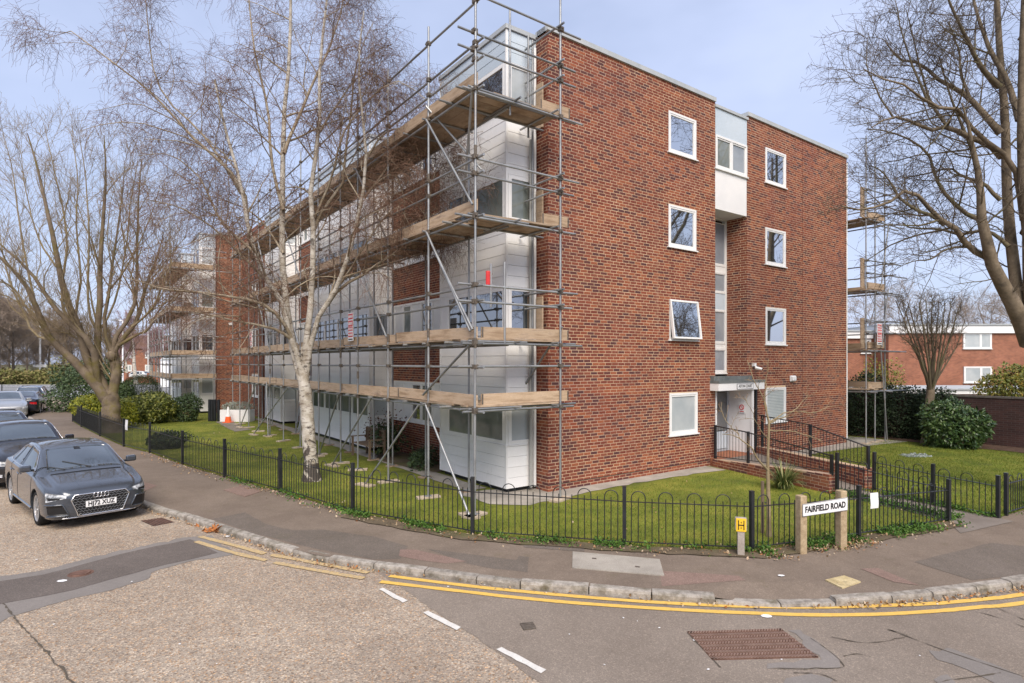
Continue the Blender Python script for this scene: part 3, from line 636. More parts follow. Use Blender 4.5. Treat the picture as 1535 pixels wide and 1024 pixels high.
dr = MB(); D0 = W(S1 + .02, .62, .23); wdt = S2 - S1 - .06
bar(dr, D0, AX, nR, 0, .10, 0, 1.955, -.05, .03); bar(dr, D0, AX, nR, wdt - .1, wdt, 0, 1.955, -.05, .03); bar(dr, D0, AX, nR, .1, wdt - .1, 1.86, 1.955, -.05, .03); bar(dr, D0, AX, nR, .1, wdt - .1, 0, .06, -.05, .03); bar(dr, D0, AX, nR, .62, .70, .06, 1.86, -.05, .028)
dro = dr.build('door', pm('grey_door', [(.36, .39, .43), (.42, .45, .49)], 3, rough=.4), blk)
for a, b, g in ((.12, .60, 'glass_grey'), (.72, wdt - .12, 'glass')):
    mb = MB(); bar(mb, D0, AX, nR, a, b, .65, 1.84, -.01, .01); mb.build('pane', M[g], dro); mb = MB(); bar(mb, D0, AX, nR, a, b, .08, .62, -.02, .015); mb.build('lower_panel', M['blue_board'], dro)
mb = MB(); bar(mb, W(S1 + .0, -.02, .23), BX, AX, 0, .10, 0, 1.955, .002, .06); mb.build('door_post', M['white'], blk)
# text helper
def text_mesh(s, size, mat, O, d, up, n, bold=.0, name='lettering', parent=None, width=None, ext=.002):
    cu = bpy.data.curves.new('lettering', 'FONT'); cu.body = s; cu.size = size; cu.align_x = 'CENTER'; cu.align_y = 'CENTER'; cu.extrude = ext; cu.offset = bold; cu.resolution_u = 3
    t = bpy.data.objects.new('lettering', cu); _link(t); dg = bpy.context.evaluated_depsgraph_get(); me = bpy.data.meshes.new_from_object(t.evaluated_get(dg)); bpy.data.objects.remove(t)
    co = np.empty(len(me.vertices) * 3, np.float32); me.vertices.foreach_get('co', co); co = co.reshape(-1, 3)
    if width: co[:, 0] *= width / max(1e-6, np.ptp(co[:, 0]))
    w = O + co[:, :1] * d + co[:, 1:2] * up + co[:, 2:] * n - org(parent)
    me.vertices.foreach_set('co', w.astype(np.float32).ravel()); me.materials.clear(); me.materials.append(mat); me.update()
    o = bpy.data.objects.new(name, me); _link(o)
    if parent: o.parent = parent; ORG[o.name] = org(parent)
    return o
cs = W(7.42, -q, 2.30); ns = thing('name_sign', 'white framed name sign reading ASTON COURT on the porch canopy', 'sign', tuple(cs))
mb = MB(); bar(mb, cs, AX, nR, -.42, .42, -.075, .075, .002, .014); mb.build('plate', M['sign_white'], ns)
mb = MB()
for x in (-.42, .42): bar(mb, cs, AX, nR, x - .008, x + .008, -.08, .08, .002, .02)
for z in (-.075, .075): bar(mb, cs, AX, nR, -.41, .41, z - .006, z + .006, .002, .02)
mb.build('frame', flat('grey_frame', (.25, .25, .26)), ns)
text_mesh('ASTON COURT', .12, M['black'], cs + nR * .017, AX, UP, nR, .001, parent=ns, width=.70)
# entrance fittings
c = W(S2 - .05, .12, 1.62); nt = thing('notice', 'white paper notice with a red ring stuck on the porch side panel', 'notice', tuple(c)); mb = MB(); bar(mb, c, BX, -AX, -.11, .11, -.17, .15, .032, .036); mb.build('paper', M['sign_white'], nt)
mb = MB(); a = np.arange(21) / 20 * 2 * math.pi; mb.tube([c - AX * .039 + .075 * math.cos(t) * BX + .075 * math.sin(t) * UP for t in a], .012, 4); mb.tube([c - AX * .039 + .07 * BX * .7 + .07 * UP * .7, c - AX * .039 - .07 * BX * .7 - .07 * UP * .7], .010, 4); mb.obox(c - AX * .039 - .13 * UP, BX * .07, UP * .012, AX * .002); mb.build('red_ring', M['red'], nt)
c = W(wall_s(1128.5), -.03, wall_z(1128.5, 550)); sc_ = thing('security_camera', 'small white security camera on the brick beside the porch canopy', 'security camera', tuple(c)); mb = MB(); bar(mb, c, AX, nR, -.06, .06, .02, .12, -.03, .06); mb.build('bracket', M['white'], sc_); mb = MB(); mb.tube([c + nR * .05 + UP * -.02, c + nR * .22 + AX * .10 - UP * .07], .045, 10); mb.build('body', M['white'], sc_, smooth=False); mb = MB(); mb.tube([c + nR * .221 + AX * .101 - UP * .0705, c + nR * .24 + AX * .112 - UP * .076], .03, 10); mb.build('lens', M['black'], sc_)
c = W(wall_s(1187), -.0, wall_z(1187, 567.5)); la = thing('wall_lamp', 'white bulkhead lamp on the brick above the shuttered window', 'wall lamp', tuple(c)); mb = MB(); bar(mb, c, AX, nR, -.16, .16, -.10, .10, .002, .06); bevel(mb.build('base', M['white'], la), .02); mb = MB(); bar(mb, c, AX, nR, -.14, .10, -.08, .08, .061, .12); bevel(mb.build('cover', M['white_paint'], la), .03)
# ---- front facade
nF = -AX; BAYP = .86
BANDS = [(.12, 1.085, 'white_board'), (2.19, 3.655, 'white_board'), (4.76, 6.225, 'white_board'), (7.33, 8.795, 'white_board'), (9.90, 10.62, 'blue_board')]
WINZ = [(1.115, 2.185), (3.685, 4.755), (6.255, 7.325), (8.825, 9.895)]
def bay(parent, o, t0, t1, n_light, gl, side=True):
    L = t1 - t0; mb = MB()
    mb.prism([W(-BAYP + .05, t0 + .05, .12, o), W(-BAYP + .05, t1 - .05, .12, o), W(-.0, t1 - .05, .12, o), W(-.0, t0 + .05, .12, o)][::-1], (0, 0, 10.45))
    b = mb.build('bay', M['white_paint'], parent)
    mb = MB(); mb.prism([W(-BAYP + .09, t0 + .1, 0, o), W(-BAYP + .09, t1 - .1, 0, o), W(0, t1 - .1, 0, o), W(0, t0 + .1, 0, o)][::-1], (0, 0, .119)); mb.build('plinth', M['black_plinth'], b)
    boards = {}
    for z0, z1, mt in BANDS:
        k = max(2, round((z1 - z0) / .245)); h = (z1 - z0) / k
        for i in range(k):
            za, zb = z0 + i * h, z0 + (i + 1) * h - .006
            for key, (A, Bq, d, n) in {'f': (W(-BAYP, t0 + .03, 0, o), L - .06, BX, nF), 's': (W(-BAYP + .03, t0, 0, o), BAYP - .03, AX, -BX), 'l': (W(-BAYP + .03, t1, 0, o), BAYP - .03, AX, BX)}.items():
                if key == 'l' and not side: continue
                nn = -BX if key == 's' else (nF if key == 'f' else BX)
                mb = MB(); q0 = [A + UP * za - nn * .04, A + UP * za + nn * .006, A + UP * zb + nn * .000, A + UP * zb - nn * .04]
                mb.prism(q0, d * Bq); mb.build('cladding_board', M[mt], b)
    for (x, y, hh) in ((-BAYP, t0, 10.62), (-BAYP, t1, 10.62)):
        mb = MB(); s = 1 if y == t0 else -1; mb.obox(W(x + .012, y + s * .012, 5.37, o), AX * .024, BX * .024, UP * 5.25); mb.build('corner_trim', M['white'], b)
    mb = MB(); mb.prism([W(-BAYP - .04, t0 - .04, 10.63, o), W(-BAYP - .04, t1 + .04, 10.63, o), W(.05, t1 + .04, 10.63, o), W(.05, t0 - .04, 10.63, o)][::-1], (0, 0, .10)); mb.build('roof_edge', M['coping'], b)
    for k, (z0, z1) in enumerate(WINZ):
        cols = np.r_[0, np.linspace(0, 1, n_light + 1)[1:]]
        g = gl[k]
        fr = tuple([0, .10] + list(np.linspace(.10, 1, n_light + 1)[1:])) if n_light < 3 else tuple(np.linspace(0, 1, n_light + 1))
        pn = (['white'] if n_light < 3 else []) + [g] * n_light
        window(parent, W(-BAYP, t0 + .05, z0, o), BX, nF, L - .1, z1 - z0, cols=tuple(1 - x for x in fr[::-1]), panes=pn[::-1], sill=False, depth=.05, proud=.008, fb=.05, sash=.045)
        window(parent, W(-BAYP + .05, t0, z0, o), AX, -BX, BAYP - .10, z1 - z0, glass=('glass_pale' if k in (0, 3) else g), sill=False, depth=.05, proud=.008, sash=.04)
        mb = MB(); mb.prism([W(-BAYP - .03, t0 - .03, z0 - .028, o), W(-BAYP - .03, t1 + .03, z0 - .028, o), W(.0, t1 + .03, z0 - .028, o), W(.0, t0 - .03, z0 - .028, o)][::-1], (0, 0, .026)); mb.build('window_ledge', M['white'], b)
    return b
def gap(parent, o, t0, t1, bricks=True):
    L = t1 - t0; holes = [(.15, L - .1, z0 - .02, z1 + .2) for z0, z1 in WINZ]
    if bricks: brick_wall(parent, W(0, t0, 0, o), BX, nF, L, TOPZ, holes)
    else: mb = MB(); panel(mb, W(0, t0, 0, o), BX, L, TOPZ, holes); mb.build('brick_wall', M['far_brick_b'], parent)
    for k, (z0, z1) in enumerate(WINZ):
        window(parent, W(0, t0 + .15, z0 - .02, o), BX, nF, L - .25, z1 - z0 + .22, cols=(0, .22, .40, .57, .72, .86, 1), panes=['glass_green', 'white', 'glass', 'white', 'glass_green', 'white'] if k % 2 else ['glass', 'white', 'glass_green', 'glass', 'white', 'white'], fb=.06, proud=.03)
BAYS = [(.45, 3.53, 2, True), (8.40, 14.56, 4, True), (19.43, 22.51, 2, True)]
GAPS = [(3.53, 8.40), (14.56, 19.43)]
brick_wall(blk, W(0, 0), BX, nF, .45, TOPZ, [])
for i, (t0, t1, nl, sd) in enumerate(BAYS): bay(blk, P0, t0, t1, nl, ['glass_green', 'glass', 'glass_green', 'glass'])
for g in GAPS: gap(blk, P0, *g)
lk = W(-BAYP, 22.96)
brick_wall(blk, lk, BX, nF, 5.6, TOPZ, [(1.0, 2.5, 1.1, 2.35)] + [(1.0, 2.5, 1.1 + 2.57 * k, 2.35 + 2.57 * k) for k in (1, 2, 3)])
for k in range(4): window(blk, lk + BX * 1.0 + UP * (1.1 + 2.57 * k), BX, nF, 1.5, 1.25, cols=(0, .5, 1), glass='glass')
mb = MB(); mb.poly([W(-BAYP, 22.96), W(.0, 22.96), W(0, 22.96, TOPZ), W(-BAYP, 22.96, TOPZ)]); mb.poly([W(0, 22.51), W(0, 22.96), W(0, 22.96, TOPZ), W(0, 22.51, TOPZ)]); mb.build('brick_wall', M['far_brick'], blk)
mb = MB(); mb.box((0, 0, 0), (0, 0, 0)) if False else None
mb.prism([W(.05, .05, 10.4), W(S3 - .05, .05, 10.4), W(S3 - .05, 28, 10.4), W(.05, 28, 10.4)], (0, 0, .16)); mb.build('roof', M['coping'], blk)
mb = MB(); bar(mb, W(0, 0), BX, nF, 0.05, .41, TOPZ, TOPZ + .12, -.3, .05); mb.build('coping', M['coping'], blk)
mb = MB(); mb.poly([W(S3, 0), W(S3, 28), W(S3, 28, TOPZ), W(S3, 0, TOPZ)]); mb.build('rear_wall', M['far_brick_b'], blk)
def pipe(pts, r, mat, parent, name='drainpipe'):
    mb = MB(); mb.tube(pts, r, 8); return mb.build(name, mat, parent, smooth=True)
pipe([W(-.07, .40, .1), W(-.07, .40, 10.4)], .035, M['white'], blk); pipe([W(-.22, .36, .1), W(-.22, .36, 8.2)], .04, flat('grey_pipe', (.33, .33, .31)), blk)
pipe([W(S3 + .06, .03, .1), W(S3 + .06, .03, 10.5)], .04, M['white'], blk); pipe([W(8.36, -.07, .2), W(8.36, -.07, 2.2)], .045, M['black_iron'], blk)
# ---- porch platform, ramp, dwarf walls
rampt = thing('entrance_ramp', 'brick sided ramp with low walls leading up to the white porch', 'ramp', tuple(W(6.2, -.5)))
N0, N1 = W(6.06, -.12), G(1243, 741); F0, F1 = W(8.15, -.2), G(1297, 734)
dn = (N1 - N0) / np.linalg.norm(N1 - N0); df = (F1 - F0) / np.linalg.norm(F1 - F0); LN, LF = np.linalg.norm(N1 - N0), np.linalg.norm(F1 - F0)
inN = V(-dn[1], dn[0], 0); inF = V(df[1], -df[0], 0)
mb = MB(); mb.prism([W(6.12, .70, .0), W(8.0, .70, .0), W(8.0, -.3, .0), W(6.12, -.3, .0)][::-1], (0, 0, .225)); mb.build('porch_floor', pm('terracotta', [(.26, .10, .055), (.34, .14, .075)], 6, rough=.8, fine=.2), rampt)
mb = MB(); a0, a1, b0, b1 = N0 + inN * .02 + dn * .12 + UP * .222, N1 + inN * .02 + UP * .03, F0 + inF * .02 + df * .1 + UP * .222, F1 + inF * .02 + UP * .03; mb.poly([a0, a1, b1, b0]); mb.build('ramp_surface', M['tarmac_path'], rampt)
ntop = lambda s: .21 + .24 * min(1, s / LN); ftop = lambda s: .42 + .08 * min(1, s / LF)
nN = V(dn[1], -dn[0], 0); RB = brick_mat('ramp_brick', 'island', [tuple(x * y for x, y in zip(c, (1.25, 1.45, 1.5))) for c in BRICKS])
brick_wall(rampt, N0, dn, nN, LN, .45, [], top=ntop, name='dwarf_wall', mat=RB)
brick_wall(rampt, N1, inN, dn, .225, .45, [], name='dwarf_wall', mat=RB)
brick_wall(rampt, F0 + inF * .0, df, inF, LF, .5, [], top=ftop, name='dwarf_wall', mat=RB)
brick_wall(rampt, F1, -inF, df, .225, .5, [], name='dwarf_wall', mat=RB)
mb = MB(); mb.add([N0 + UP * .212, N1 + UP * .452, N1 + inN * .225 + UP * .452, N0 + inN * .225 + UP * .212, F0 + UP * .422, F1 + UP * .502, F1 - inF * .225 + UP * .502, F0 - inF * .225 + UP * .422], [[0, 1, 2, 3], [7, 6, 5, 4]]); mb.add([N0 + inN * .225, N1 + inN * .225, N1 + inN * .225 + UP * .452, N0 + inN * .225 + UP * .212], [[0, 1, 2, 3]]); mb.build('wall_top', M['mortar'], rampt)
def railing(name, label, A, Bp, ztop, zbot, posts, step=.115, zp=None, rail_k=None):
    d = Bp - A; L = np.linalg.norm(d); e = d / L; r = thing(name, label, 'handrail', tuple(A))
    P = lambda k, z: A + d * k * V(1, 1, 0) + UP * (z - A[2])
    ks = rail_k or [0, 1]
    mb = MB(); mb.tube([P(k, ztop(k)) for k in ks], .018, 6); mb.build('top_rail', M['black_iron'], r)
    mb = MB(); mb.tube([P(k, zbot(k) + .08) for k in ks], .012, 5); mb.build('bottom_rail', M['black_iron'], r)
    for k in posts:
        mb = MB(); c = P(k, 0); za, zb = zbot(k) - .02, ztop(k) + .03; mb.obox(c * V(1, 1, 0) + UP * (za + zb) / 2, e * .03, V(-e[1], e[0], 0) * .03, UP * (zb - za) / 2); mb.build('post', M['black_iron'], r)
    nn = int(L / step)
    for i in range(1, nn):
        k = i / nn; mb = MB(); mb.tube([P(k, zbot(k) + .08), P(k, ztop(k))], .007, 5, False); mb.build('baluster', M['black_iron'], r)
    return r
railing('ramp_railing', 'black handrail with thin balusters along the near side of the ramp', N0 + inN * .1, N1 + inN * .1, lambda k: 1.17 - .04 * min(k, .3) / .3 - .26 * max(0, k - .3) / .7, lambda k: ntop(k * LN), (.0, .33, .995), rail_k=[0, .3, .65, 1])
railing('ramp_railing', 'black handrail running down the far side of the ramp to the lawn', F0 - inF * .1, F1 - inF * .1, lambda k: 1.38 - .05 * min(k, .5) / .5 - .33 * max(0, k - .5) / .5, lambda k: ftop(k * LF), (.04, .535, .995), rail_k=[0, .5, 1])
# ---- further block
P1 = W(-2.24, 28.2)
blk2 = thing('apartment_block', 'further brick block of flats with white bays beyond the corner block', 'apartment block', tuple(P1))
brick_wall(blk2, W(0, 0, 0, P1), AX, nR, 6.0, TOPZ, [])
mb = MB(); panel(mb, W(0, 0, 0, P1), BX, .45, TOPZ, []); mb.poly([W(0, 3.53, 0, P1), W(0, 22, 0, P1), W(0, 22, TOPZ, P1), W(0, 3.53, TOPZ, P1)]); mb.build('brick_wall', M['far_brick_b'], blk2)
for t0, t1, nl, sd in BAYS[:2]: bay(blk2, P1, t0, t1, nl, ['glass_green', 'glass', 'glass_green', 'glass'], False)
mb = MB(); mb.prism([W(-.04, -.04, TOPZ, P1), W(12, -.04, TOPZ, P1), W(12, 22, TOPZ, P1), W(-.04, 22, TOPZ, P1)], (0, 0, .12)); mb.build('roof', M['coping'], blk2)
c = W(.75, -.0, 5.35, P1); la = thing('wall_lamp', 'small white floodlight high on the further block brick end wall', 'wall lamp', tuple(c)); mb = MB(); bar(mb, c, AX, nR, -.12, .12, -.08, .08, .01, .1); mb.build('casing', M['white'], la)
# ------------------------------------------------------------------ scaffolding
DECK = [2.17, 3.50, 5.98, 8.46]
TR = .0242
class Scaf:
    def __init__(s, root): s.r = root; s.cp = MB()
    def t(s, a, b, name='ledger_tube', r=TR):
        a, b = np.asarray(a, float), np.asarray(b, float); mb = MB(); m = (a + b) / 2 + RNG.normal(0, .004, 3); mb.tube([a, m, b], r, 8); return mb.build(name, M['galv'], s.r, smooth=True)
    def c(s, p, k=1.0): s.cp.obox(np.asarray(p) + RNG.normal(0, .006, 3), AX * .045 * k, BX * .045 * k, UP * .04 * k); s.cp.obox(np.asarray(p) + RNG.normal(0, .02, 3), AX * .02, BX * .065 * k, UP * .018 * k)
    def plank(s, c, d, L, w, th, name, mat, z):
        d = d / np.linalg.norm(d); n = V(-d[1], d[0], 0); mb = MB(); tilt = RNG.normal(0, .006)
        mb.obox(c * V(1, 1, 0) + UP * z, d * L / 2 + UP * tilt * L / 2, n * w / 2, UP * th / 2); return mb.build(name, M[mat], s.r)
    def toe(s, a, b, z, h=.225):
        a, b = a * V(1, 1, 0), b * V(1, 1, 0); d = b - a; L = np.linalg.norm(d); d /= L; n = V(-d[1], d[0], 0); mb = MB(); tl = RNG.normal(0, .004)
        mb.obox((a + b) / 2 + UP * (z + h / 2), d * L / 2 + UP * tl * L, n * .019, UP * h / 2); o = mb.build('toe_board', M['toe'], s.r)
        for p in (a, b):
            q = MB(); q.obox(p + UP * (z + h / 2) + (d if p is a else -d) * .02, d * .018, n * .0215, UP * h * .46); q.build('end_band', M['coupler'], o)
    def done(s): s.cp.build('couplers', M['coupler'], s.r, kind='stuff')
def front_scaffold(o, root, T, tend, tops=None, detail=True):
    S = Scaf(root); out, inn = -2.5, -1.48; w = lambda a, b, z=0: W(a, b, z, o)
    for i, t in enumerate(T):
        top = 12.2 if i == 0 else 10.42 + RNG.normal(0, .07); ln = RNG.normal(0, .012, 2)
        S.t(w(out, t, .03), w(out + ln[0], t + ln[1], top), 'upright_tube')
        for z in (3.1 + RNG.normal(0, .4), 7.4 + RNG.normal(0, .4)): S.cp.tube([w(out + ln[0] * z / 10, t + ln[1] * z / 10, z), w(out + ln[0] * z / 10, t + ln[1] * z / 10, z + .2)], .032, 8)
        if i: S.t(w(inn, t - .05, .03), w(inn, t - .05, 9.6 if i % 2 else 8.9), 'upright_tube')
        for a in (out, inn) if i else (out,):
            p = w(a, t, .036); ang = RNG.normal(0, .25); d = AX * math.cos(ang) + BX * math.sin(ang); n = V(-d[1], d[0], 0)
            ls = .26 if a == out else .16; mb = MB(); mb.obox(p, d * ls, n * (.11 if a == out else .09), UP * .02); mb.build('sole_board', M['sole'] if a == out else M['board'], root)
            mb = MB(); mb.obox(p + UP * .024, d * .075, n * .075, UP * .004); mb.build('base_plate', M['galv'], root)
        for z in DECK:
            e = RNG.uniform(.15, .45); S.t(w(out - .12, t + .05, z - .075), w(inn + e, t + .05, z - .075), 'transom_tube'); S.c(w(out, t, z - .09)); S.c(w(inn, t, z - .09)) if i else None
            mid = (t + T[i + 1]) / 2 if i + 1 < len(T) else None
            if mid: S.t(w(out - .1, mid, z - .075), w(inn + RNG.uniform(.1, .4), mid, z - .075), 'transom_tube')
    t0 = T[0] - .25
    for li, z in enumerate(DECK):
        for a in (out + .05, inn):
            x = t0 if a == out + .05 else T[0] + .3
            while x < tend - .2:
                y = min(tend + RNG.uniform(.1, .5), x + RNG.uniform(4.6, 6.2)); S.t(w(a, x, z - .125), w(a, y + .25, z - .125)); x = y
        x = T[0] + .9 if li < 3 else T[0] + .25
        while x < tend - .1:
            L = min(3.9, tend - x + .1)
            for k in range(5):
                q = RNG.normal(0, .05); S.plank(w(-2.40 + .232 * k + RNG.normal(0, .004), x + L / 2 + q), BX, L, .222, .038, 'scaffold_board', 'board', z - .03 + .004 * (k % 2))
            x += L - .02
        x = T[0] - .02; k = 0
        while x < tend - .2:
            L = min(RNG.uniform(3.3, 3.95), tend - x + .15); S.toe(w(-2.462 + .012 * (k % 2), x), w(-2.462 + .012 * (k % 2), x + L), z - .005); x += L; k += 1
        rails = {0: [.75], 1: [.70, 1.02], 2: [.70, 1.03], 3: [.46, .79, 1.60]}[li]
        for h in rails:
            x = t0
            while x < tend - .2:
                y = min(tend + RNG.uniform(0, .4), x + RNG.uniform(4.8, 6.3)); S.t(w(out + .05, x, z + h + RNG.normal(0, .012)), w(out + .05, y + .3, z + h + RNG.normal(0, .012)), 'guard_rail'); x = y
            for t in T: S.c(w(out + .01, t, z + h))
    for i in range(0, len(T) - 1, 2):                      # facade braces
        for z0, z1 in ((DECK[1] + .15, DECK[2] - .1), (DECK[2] + .1, DECK[3] - .1)):
            if (i // 2) % 3 == 2: continue
            S.t(w(out - .05, T[i], z0), w(out - .05, T[i + 1], z1), 'brace_tube')
    return S, w
main_sc = thing('scaffold', 'galvanised tube scaffold with timber decks along the white bays of the corner block', 'scaffolding', tuple(W(-2, 0)))
TP = [-.79, 1.12, 3.235, 5.255, 6.61, 8.6, 10.63, 12.77, 14.79, 16.7, 18.6, 20.5, 22.2]
S, w = front_scaffold(P0, main_sc, TP, 22.6)
# return along the end wall
S.t(w(-.28, -.76, .03), w(-.28, -.76, 12.3), 'upright_tube'); S.t(w(-.22, .30, 2.0), w(-.22, .30, 10.5), 'upright_tube'); S.t(w(-1.48, -.55, DECK[3] - .3), w(-1.48, -.55, 10.35), 'upright_tube'); S.t(w(-.42, .2, DECK[3] - .3), w(-.42, .2, 10.5), 'upright_tube')
S.t(w(-1.75, -.74, DECK[1] - .1), w(-1.75, -.74, 5.05), 'upright_tube')
p = w(-.28, -.76, .036); mb = MB(); mb.obox(p, (AX + .3 * BX) * .27, (BX - .3 * AX) * .11, UP * .02); mb.build('sole_board', M['sole'], main_sc)
for li, z in enumerate(DECK):
    if li in (0, 1): dks = [(-.64, .0, 2.15), (-.41, -.02, 2.2), (-.18, .04, 2.1), (.05, .1, 1.9)]
    elif li == 2: dks = [(-.62, .1, 2.0), (-.39, .05, 2.1), (-.16, .1, 1.9), (.06, .15, 1.8)]
    else: dks = [(-.58, .3, 1.75), (-.35, .25, 1.85), (-.12, .22, 1.9), (.10, .2, 1.9)]
    for b, a1, L in dks: S.plank(w(-.32 + a1 * .3 - L / 2, b), AX, L, .222, .038, 'scaffold_board', 'board', z - .03)
    for b in (-.60, .12): S.t(w(-2.85 + RNG.uniform(0, .2), b, z - .08), w(-.05 + (.35 if b < 0 else 0), b, z - .08), 'transom_tube')
    S.t(w(-2.75, -.79 + .05, z - .125), w(.12 + .25 * (li % 2), -.74, z - .125)); S.c(w(-.28, -.76, z - .12)); S.c(w(-2.5, -.79, z - .12))
    for a in (-.5, -1.5): S.t(w(a, -.95, z - .075), w(a, .4, z - .075), 'transom_tube')
    if li < 2: S.toe(w(-2.3, -.715), w(-.12 + .1, -.715), z - .005)
    elif li == 2: S.toe(w(-.75, -.70), w(.0, -.70), z - .005); S.toe(w(-2.43, -.70), w(-2.43, .9), z + .0)
    else: S.toe(w(-.72, -.60), w(.12, -.60), z - .02, .24); S.toe(w(-2.38, -.45), w(-2.38, 1.4), z)
    for h in {0: [.76], 1: [.70, 1.03], 2: [.72, 1.03], 3: [.66, 1.0, 1.78]}[li]:
        S.t(w(-2.85, -.74, z + h), w(.02 + .16 * (h > 1) + .05 * li, -.74, z + h), 'guard_rail'); S.c(w(-.28, -.76, z + h), 1.1); S.c(w(-2.5, -.78, z + h), 1.1)
        if li: S.t(w(-.34, -.95, z + h + .05), w(-.34, .42, z + h + .05), 'guard_rail')
    if li:                                                 # upright stop boards against the brick pier
        mb = MB(); mb.obox(w(-.075, .21, z + .52), AX * .019, BX * .112, UP * .52); mb.build('stop_board', M['toe'], main_sc)
S.t(w(-2.53, -.74, DECK[1] + .05), w(-2.53, 1.12, DECK[2] - .1), 'brace_tube') if False else None
S.t(w(-2.56, 1.08, DECK[2] - .12), w(-2.56, -.72, DECK[1] + .12), 'brace_tube'); S.t(w(-2.56, -.75, DECK[1] - .12), w(-2.56, 1.25, DECK[0] + .12), 'brace_tube')
S.t(w(-2.56, -.80, DECK[3] - .1), w(-1.6, 1.1, DECK[2] + .75), 'brace_tube'); S.t(w(-2.56, 1.12, DECK[3] + .2), w(-1.7, .2, DECK[2] + 1.2), 'brace_tube')
S.t(w(-.26, -.80, DECK[1] + .28), w(-.3, .55, DECK[0] + .25), 'brace_tube')
def raker(px_top, t_top, ztop, px_ground):
    g = G(*px_ground, .05); a = W(-2.54, t_top, ztop); o = S.t(a, g, 'raker_tube'); mb = MB(); d = g - a; d[2] = 0; d /= np.linalg.norm(d)
    mb.obox(g * V(1, 1, 0) + UP * .036, d * .26, V(-d[1], d[0], 0) * .11, UP * .02); mb.build('sole_board', M['sole'], main_sc)
for tt, zt, g in ((1.2, 2.1, (703, 772)), (1.5, 2.05, (547, 726)), (4.2, 2.1, (498, 697)), (6.6, 2.1, (478, 682)), (12.0, 2.1, (380, 651)), (15.2, 2.2, (402, 653)), (17.0, 2.1, (360, 640))): raker(None, tt, zt, g)
S.done()
far_sc = thing('scaffold', 'more distant scaffold wrapped around the white bays of the further block', 'scaffolding', tuple(W(-2, 0, 0, P1)))
S, w = front_scaffold(P1, far_sc, [-.79, 1.12, 3.2, 5.3, 7.4, 9.5, 11.6], 11.8)
S.t(w(-.28, -.76, .03), w(-.28, -.76, 11), 'upright_tube')
for li, z in enumerate(DECK):
    for b in (-.64, -.41, -.18, .05): S.plank(w(-1.35, b), AX, 2.2, .222, .038, 'scaffold_board', 'board', z - .03)
    S.toe(w(-2.45, -.715), w(-.12, -.715), z - .005); S.t(w(-2.8, -.74, z - .125), w(.6, -.74, z - .125))
    for h in (.7, 1.03): S.t(w(-2.85, -.74, z + h), w(.4, -.74, z + h), 'guard_rail')
S.done()
# scaffold on the rear of the block
rear_sc = thing('scaffold', 'narrow scaffold end showing past the rear corner of the brick block by the garden wall', 'scaffolding', tuple(W(15.2, 0)))
S = Scaf(rear_sc); w = lambda a, b, z=0: W(a, b, z)
for b in (-.62, 1.4, 3.5, 5.6, 7.7):
    for a, tp in ((14.62, 11.35), (15.35, 10.9), (15.92, 10.4)) if b < 0 else ((14.8, 9), (15.92, 10.3)):
        S.t(w(a, b - (.12 if a > 15.5 else 0), .03), w(a, b - (.1 if a > 15.5 else 0), tp), 'upright_tube')
        mb = MB(); mb.obox(w(a, b, .035), AX * .2, BX * .11, UP * .02); mb.build('sole_board', M['sole'], rear_sc)
for li, z in enumerate([2.05, 3.55, 5.75, 8.35]):
    for k in range(6): S.plank(w(14.68 + .23 * k, 3.6), BX, 8.6 + RNG.normal(0, .1), .222, .038, 'scaffold_board', 'board', z - .03)
    for b in (-.75, -.5): S.t(w(14.45, b, z - .1), w(17.1 + RNG.uniform(-.5, .9), b - .1, z - .12), 'transom_tube')
    S.toe(w(14.7, -.62), w(15.85, -.74), z); S.toe(w(16.0, -.6), w(16.0, 3.2), z)
    for a in (14.62, 15.92): S.t(w(a, -1.0, z - .13), w(a, 8, z - .13))
    if li:
        for h in (.55, 1.0): S.t(w(14.45, -.70, z + h), w(16.6 + RNG.uniform(0, 1.4), -.85, z + h + .03), 'guard_rail'); S.t(w(15.97, -1.1, z + h), w(15.97, 8, z + h), 'guard_rail'); S.c(w(14.62, -.66, z + h)); S.c(w(15.92, -.76, z + h))
        mb = MB(); mb.obox(w(14.5, -.55, z + .55), AX * .15, BX * .019, UP * .55); mb.build('stop_board', M['board'], rear_sc)
for z0, z1, a0, a1 in ((.1, 3.5, 15.95, 15.4), (3.6, 5.8, 15.5, 16.05), (5.9, 8.3, 15.45, 16.1)): S.t(w(a0, -.80, z0), w(a1, -.80, z1), 'brace_tube')
S.done()
# scaffolders' boards and lamp hung on the tubes
def red_sign(c, d, n, wd, ht, label):
    r = thing('scaffold_sign', label, 'sign', tuple(c), 'red notice boards hung on the scaffold'); mb = MB(); mb.obox(c, d * wd / 2, n * .006, UP * ht / 2); mb.build('plate', M['sign_white'], r)
    for k, (z0, z1) in enumerate(((.77, .96), (.52, .72), (.36, .50), (.14, .30))):
        mb = MB(); mb.obox(c + UP * ht * ((z0 + z1) / 2 - .5) + n * .007, d * wd * .43, n * .003, UP * ht * (z1 - z0) / 2); mb.build('red_panel', M['red'], r)
        mb = MB()
        for j in range(5): mb.obox(c + UP * ht * ((z0 + z1) / 2 - .5) + n * .011 + d * wd * (-.32 + .16 * j), d * wd * .05, n * .0015, UP * ht * (z1 - z0) * .25)
        mb.build('lettering', M['sign_white'], r, kind='stuff')
    mb = MB(); mb.obox(c + UP * ht * (.06 - .5) + n * .007, d * wd * .4, n * .002, UP * ht * .02); mb.build('text_line', M['black'], r)
red_sign(W(-2.53, 5.72, 4.02), BX, -AX, .40, .80, 'red and white notice board on the scaffold beside the birch trunk, right of it')
red_sign(W(-2.53, 18.05, 4.1), BX, -AX, .42, .85, 'red and white notice board at the distant end of the corner block scaffold')
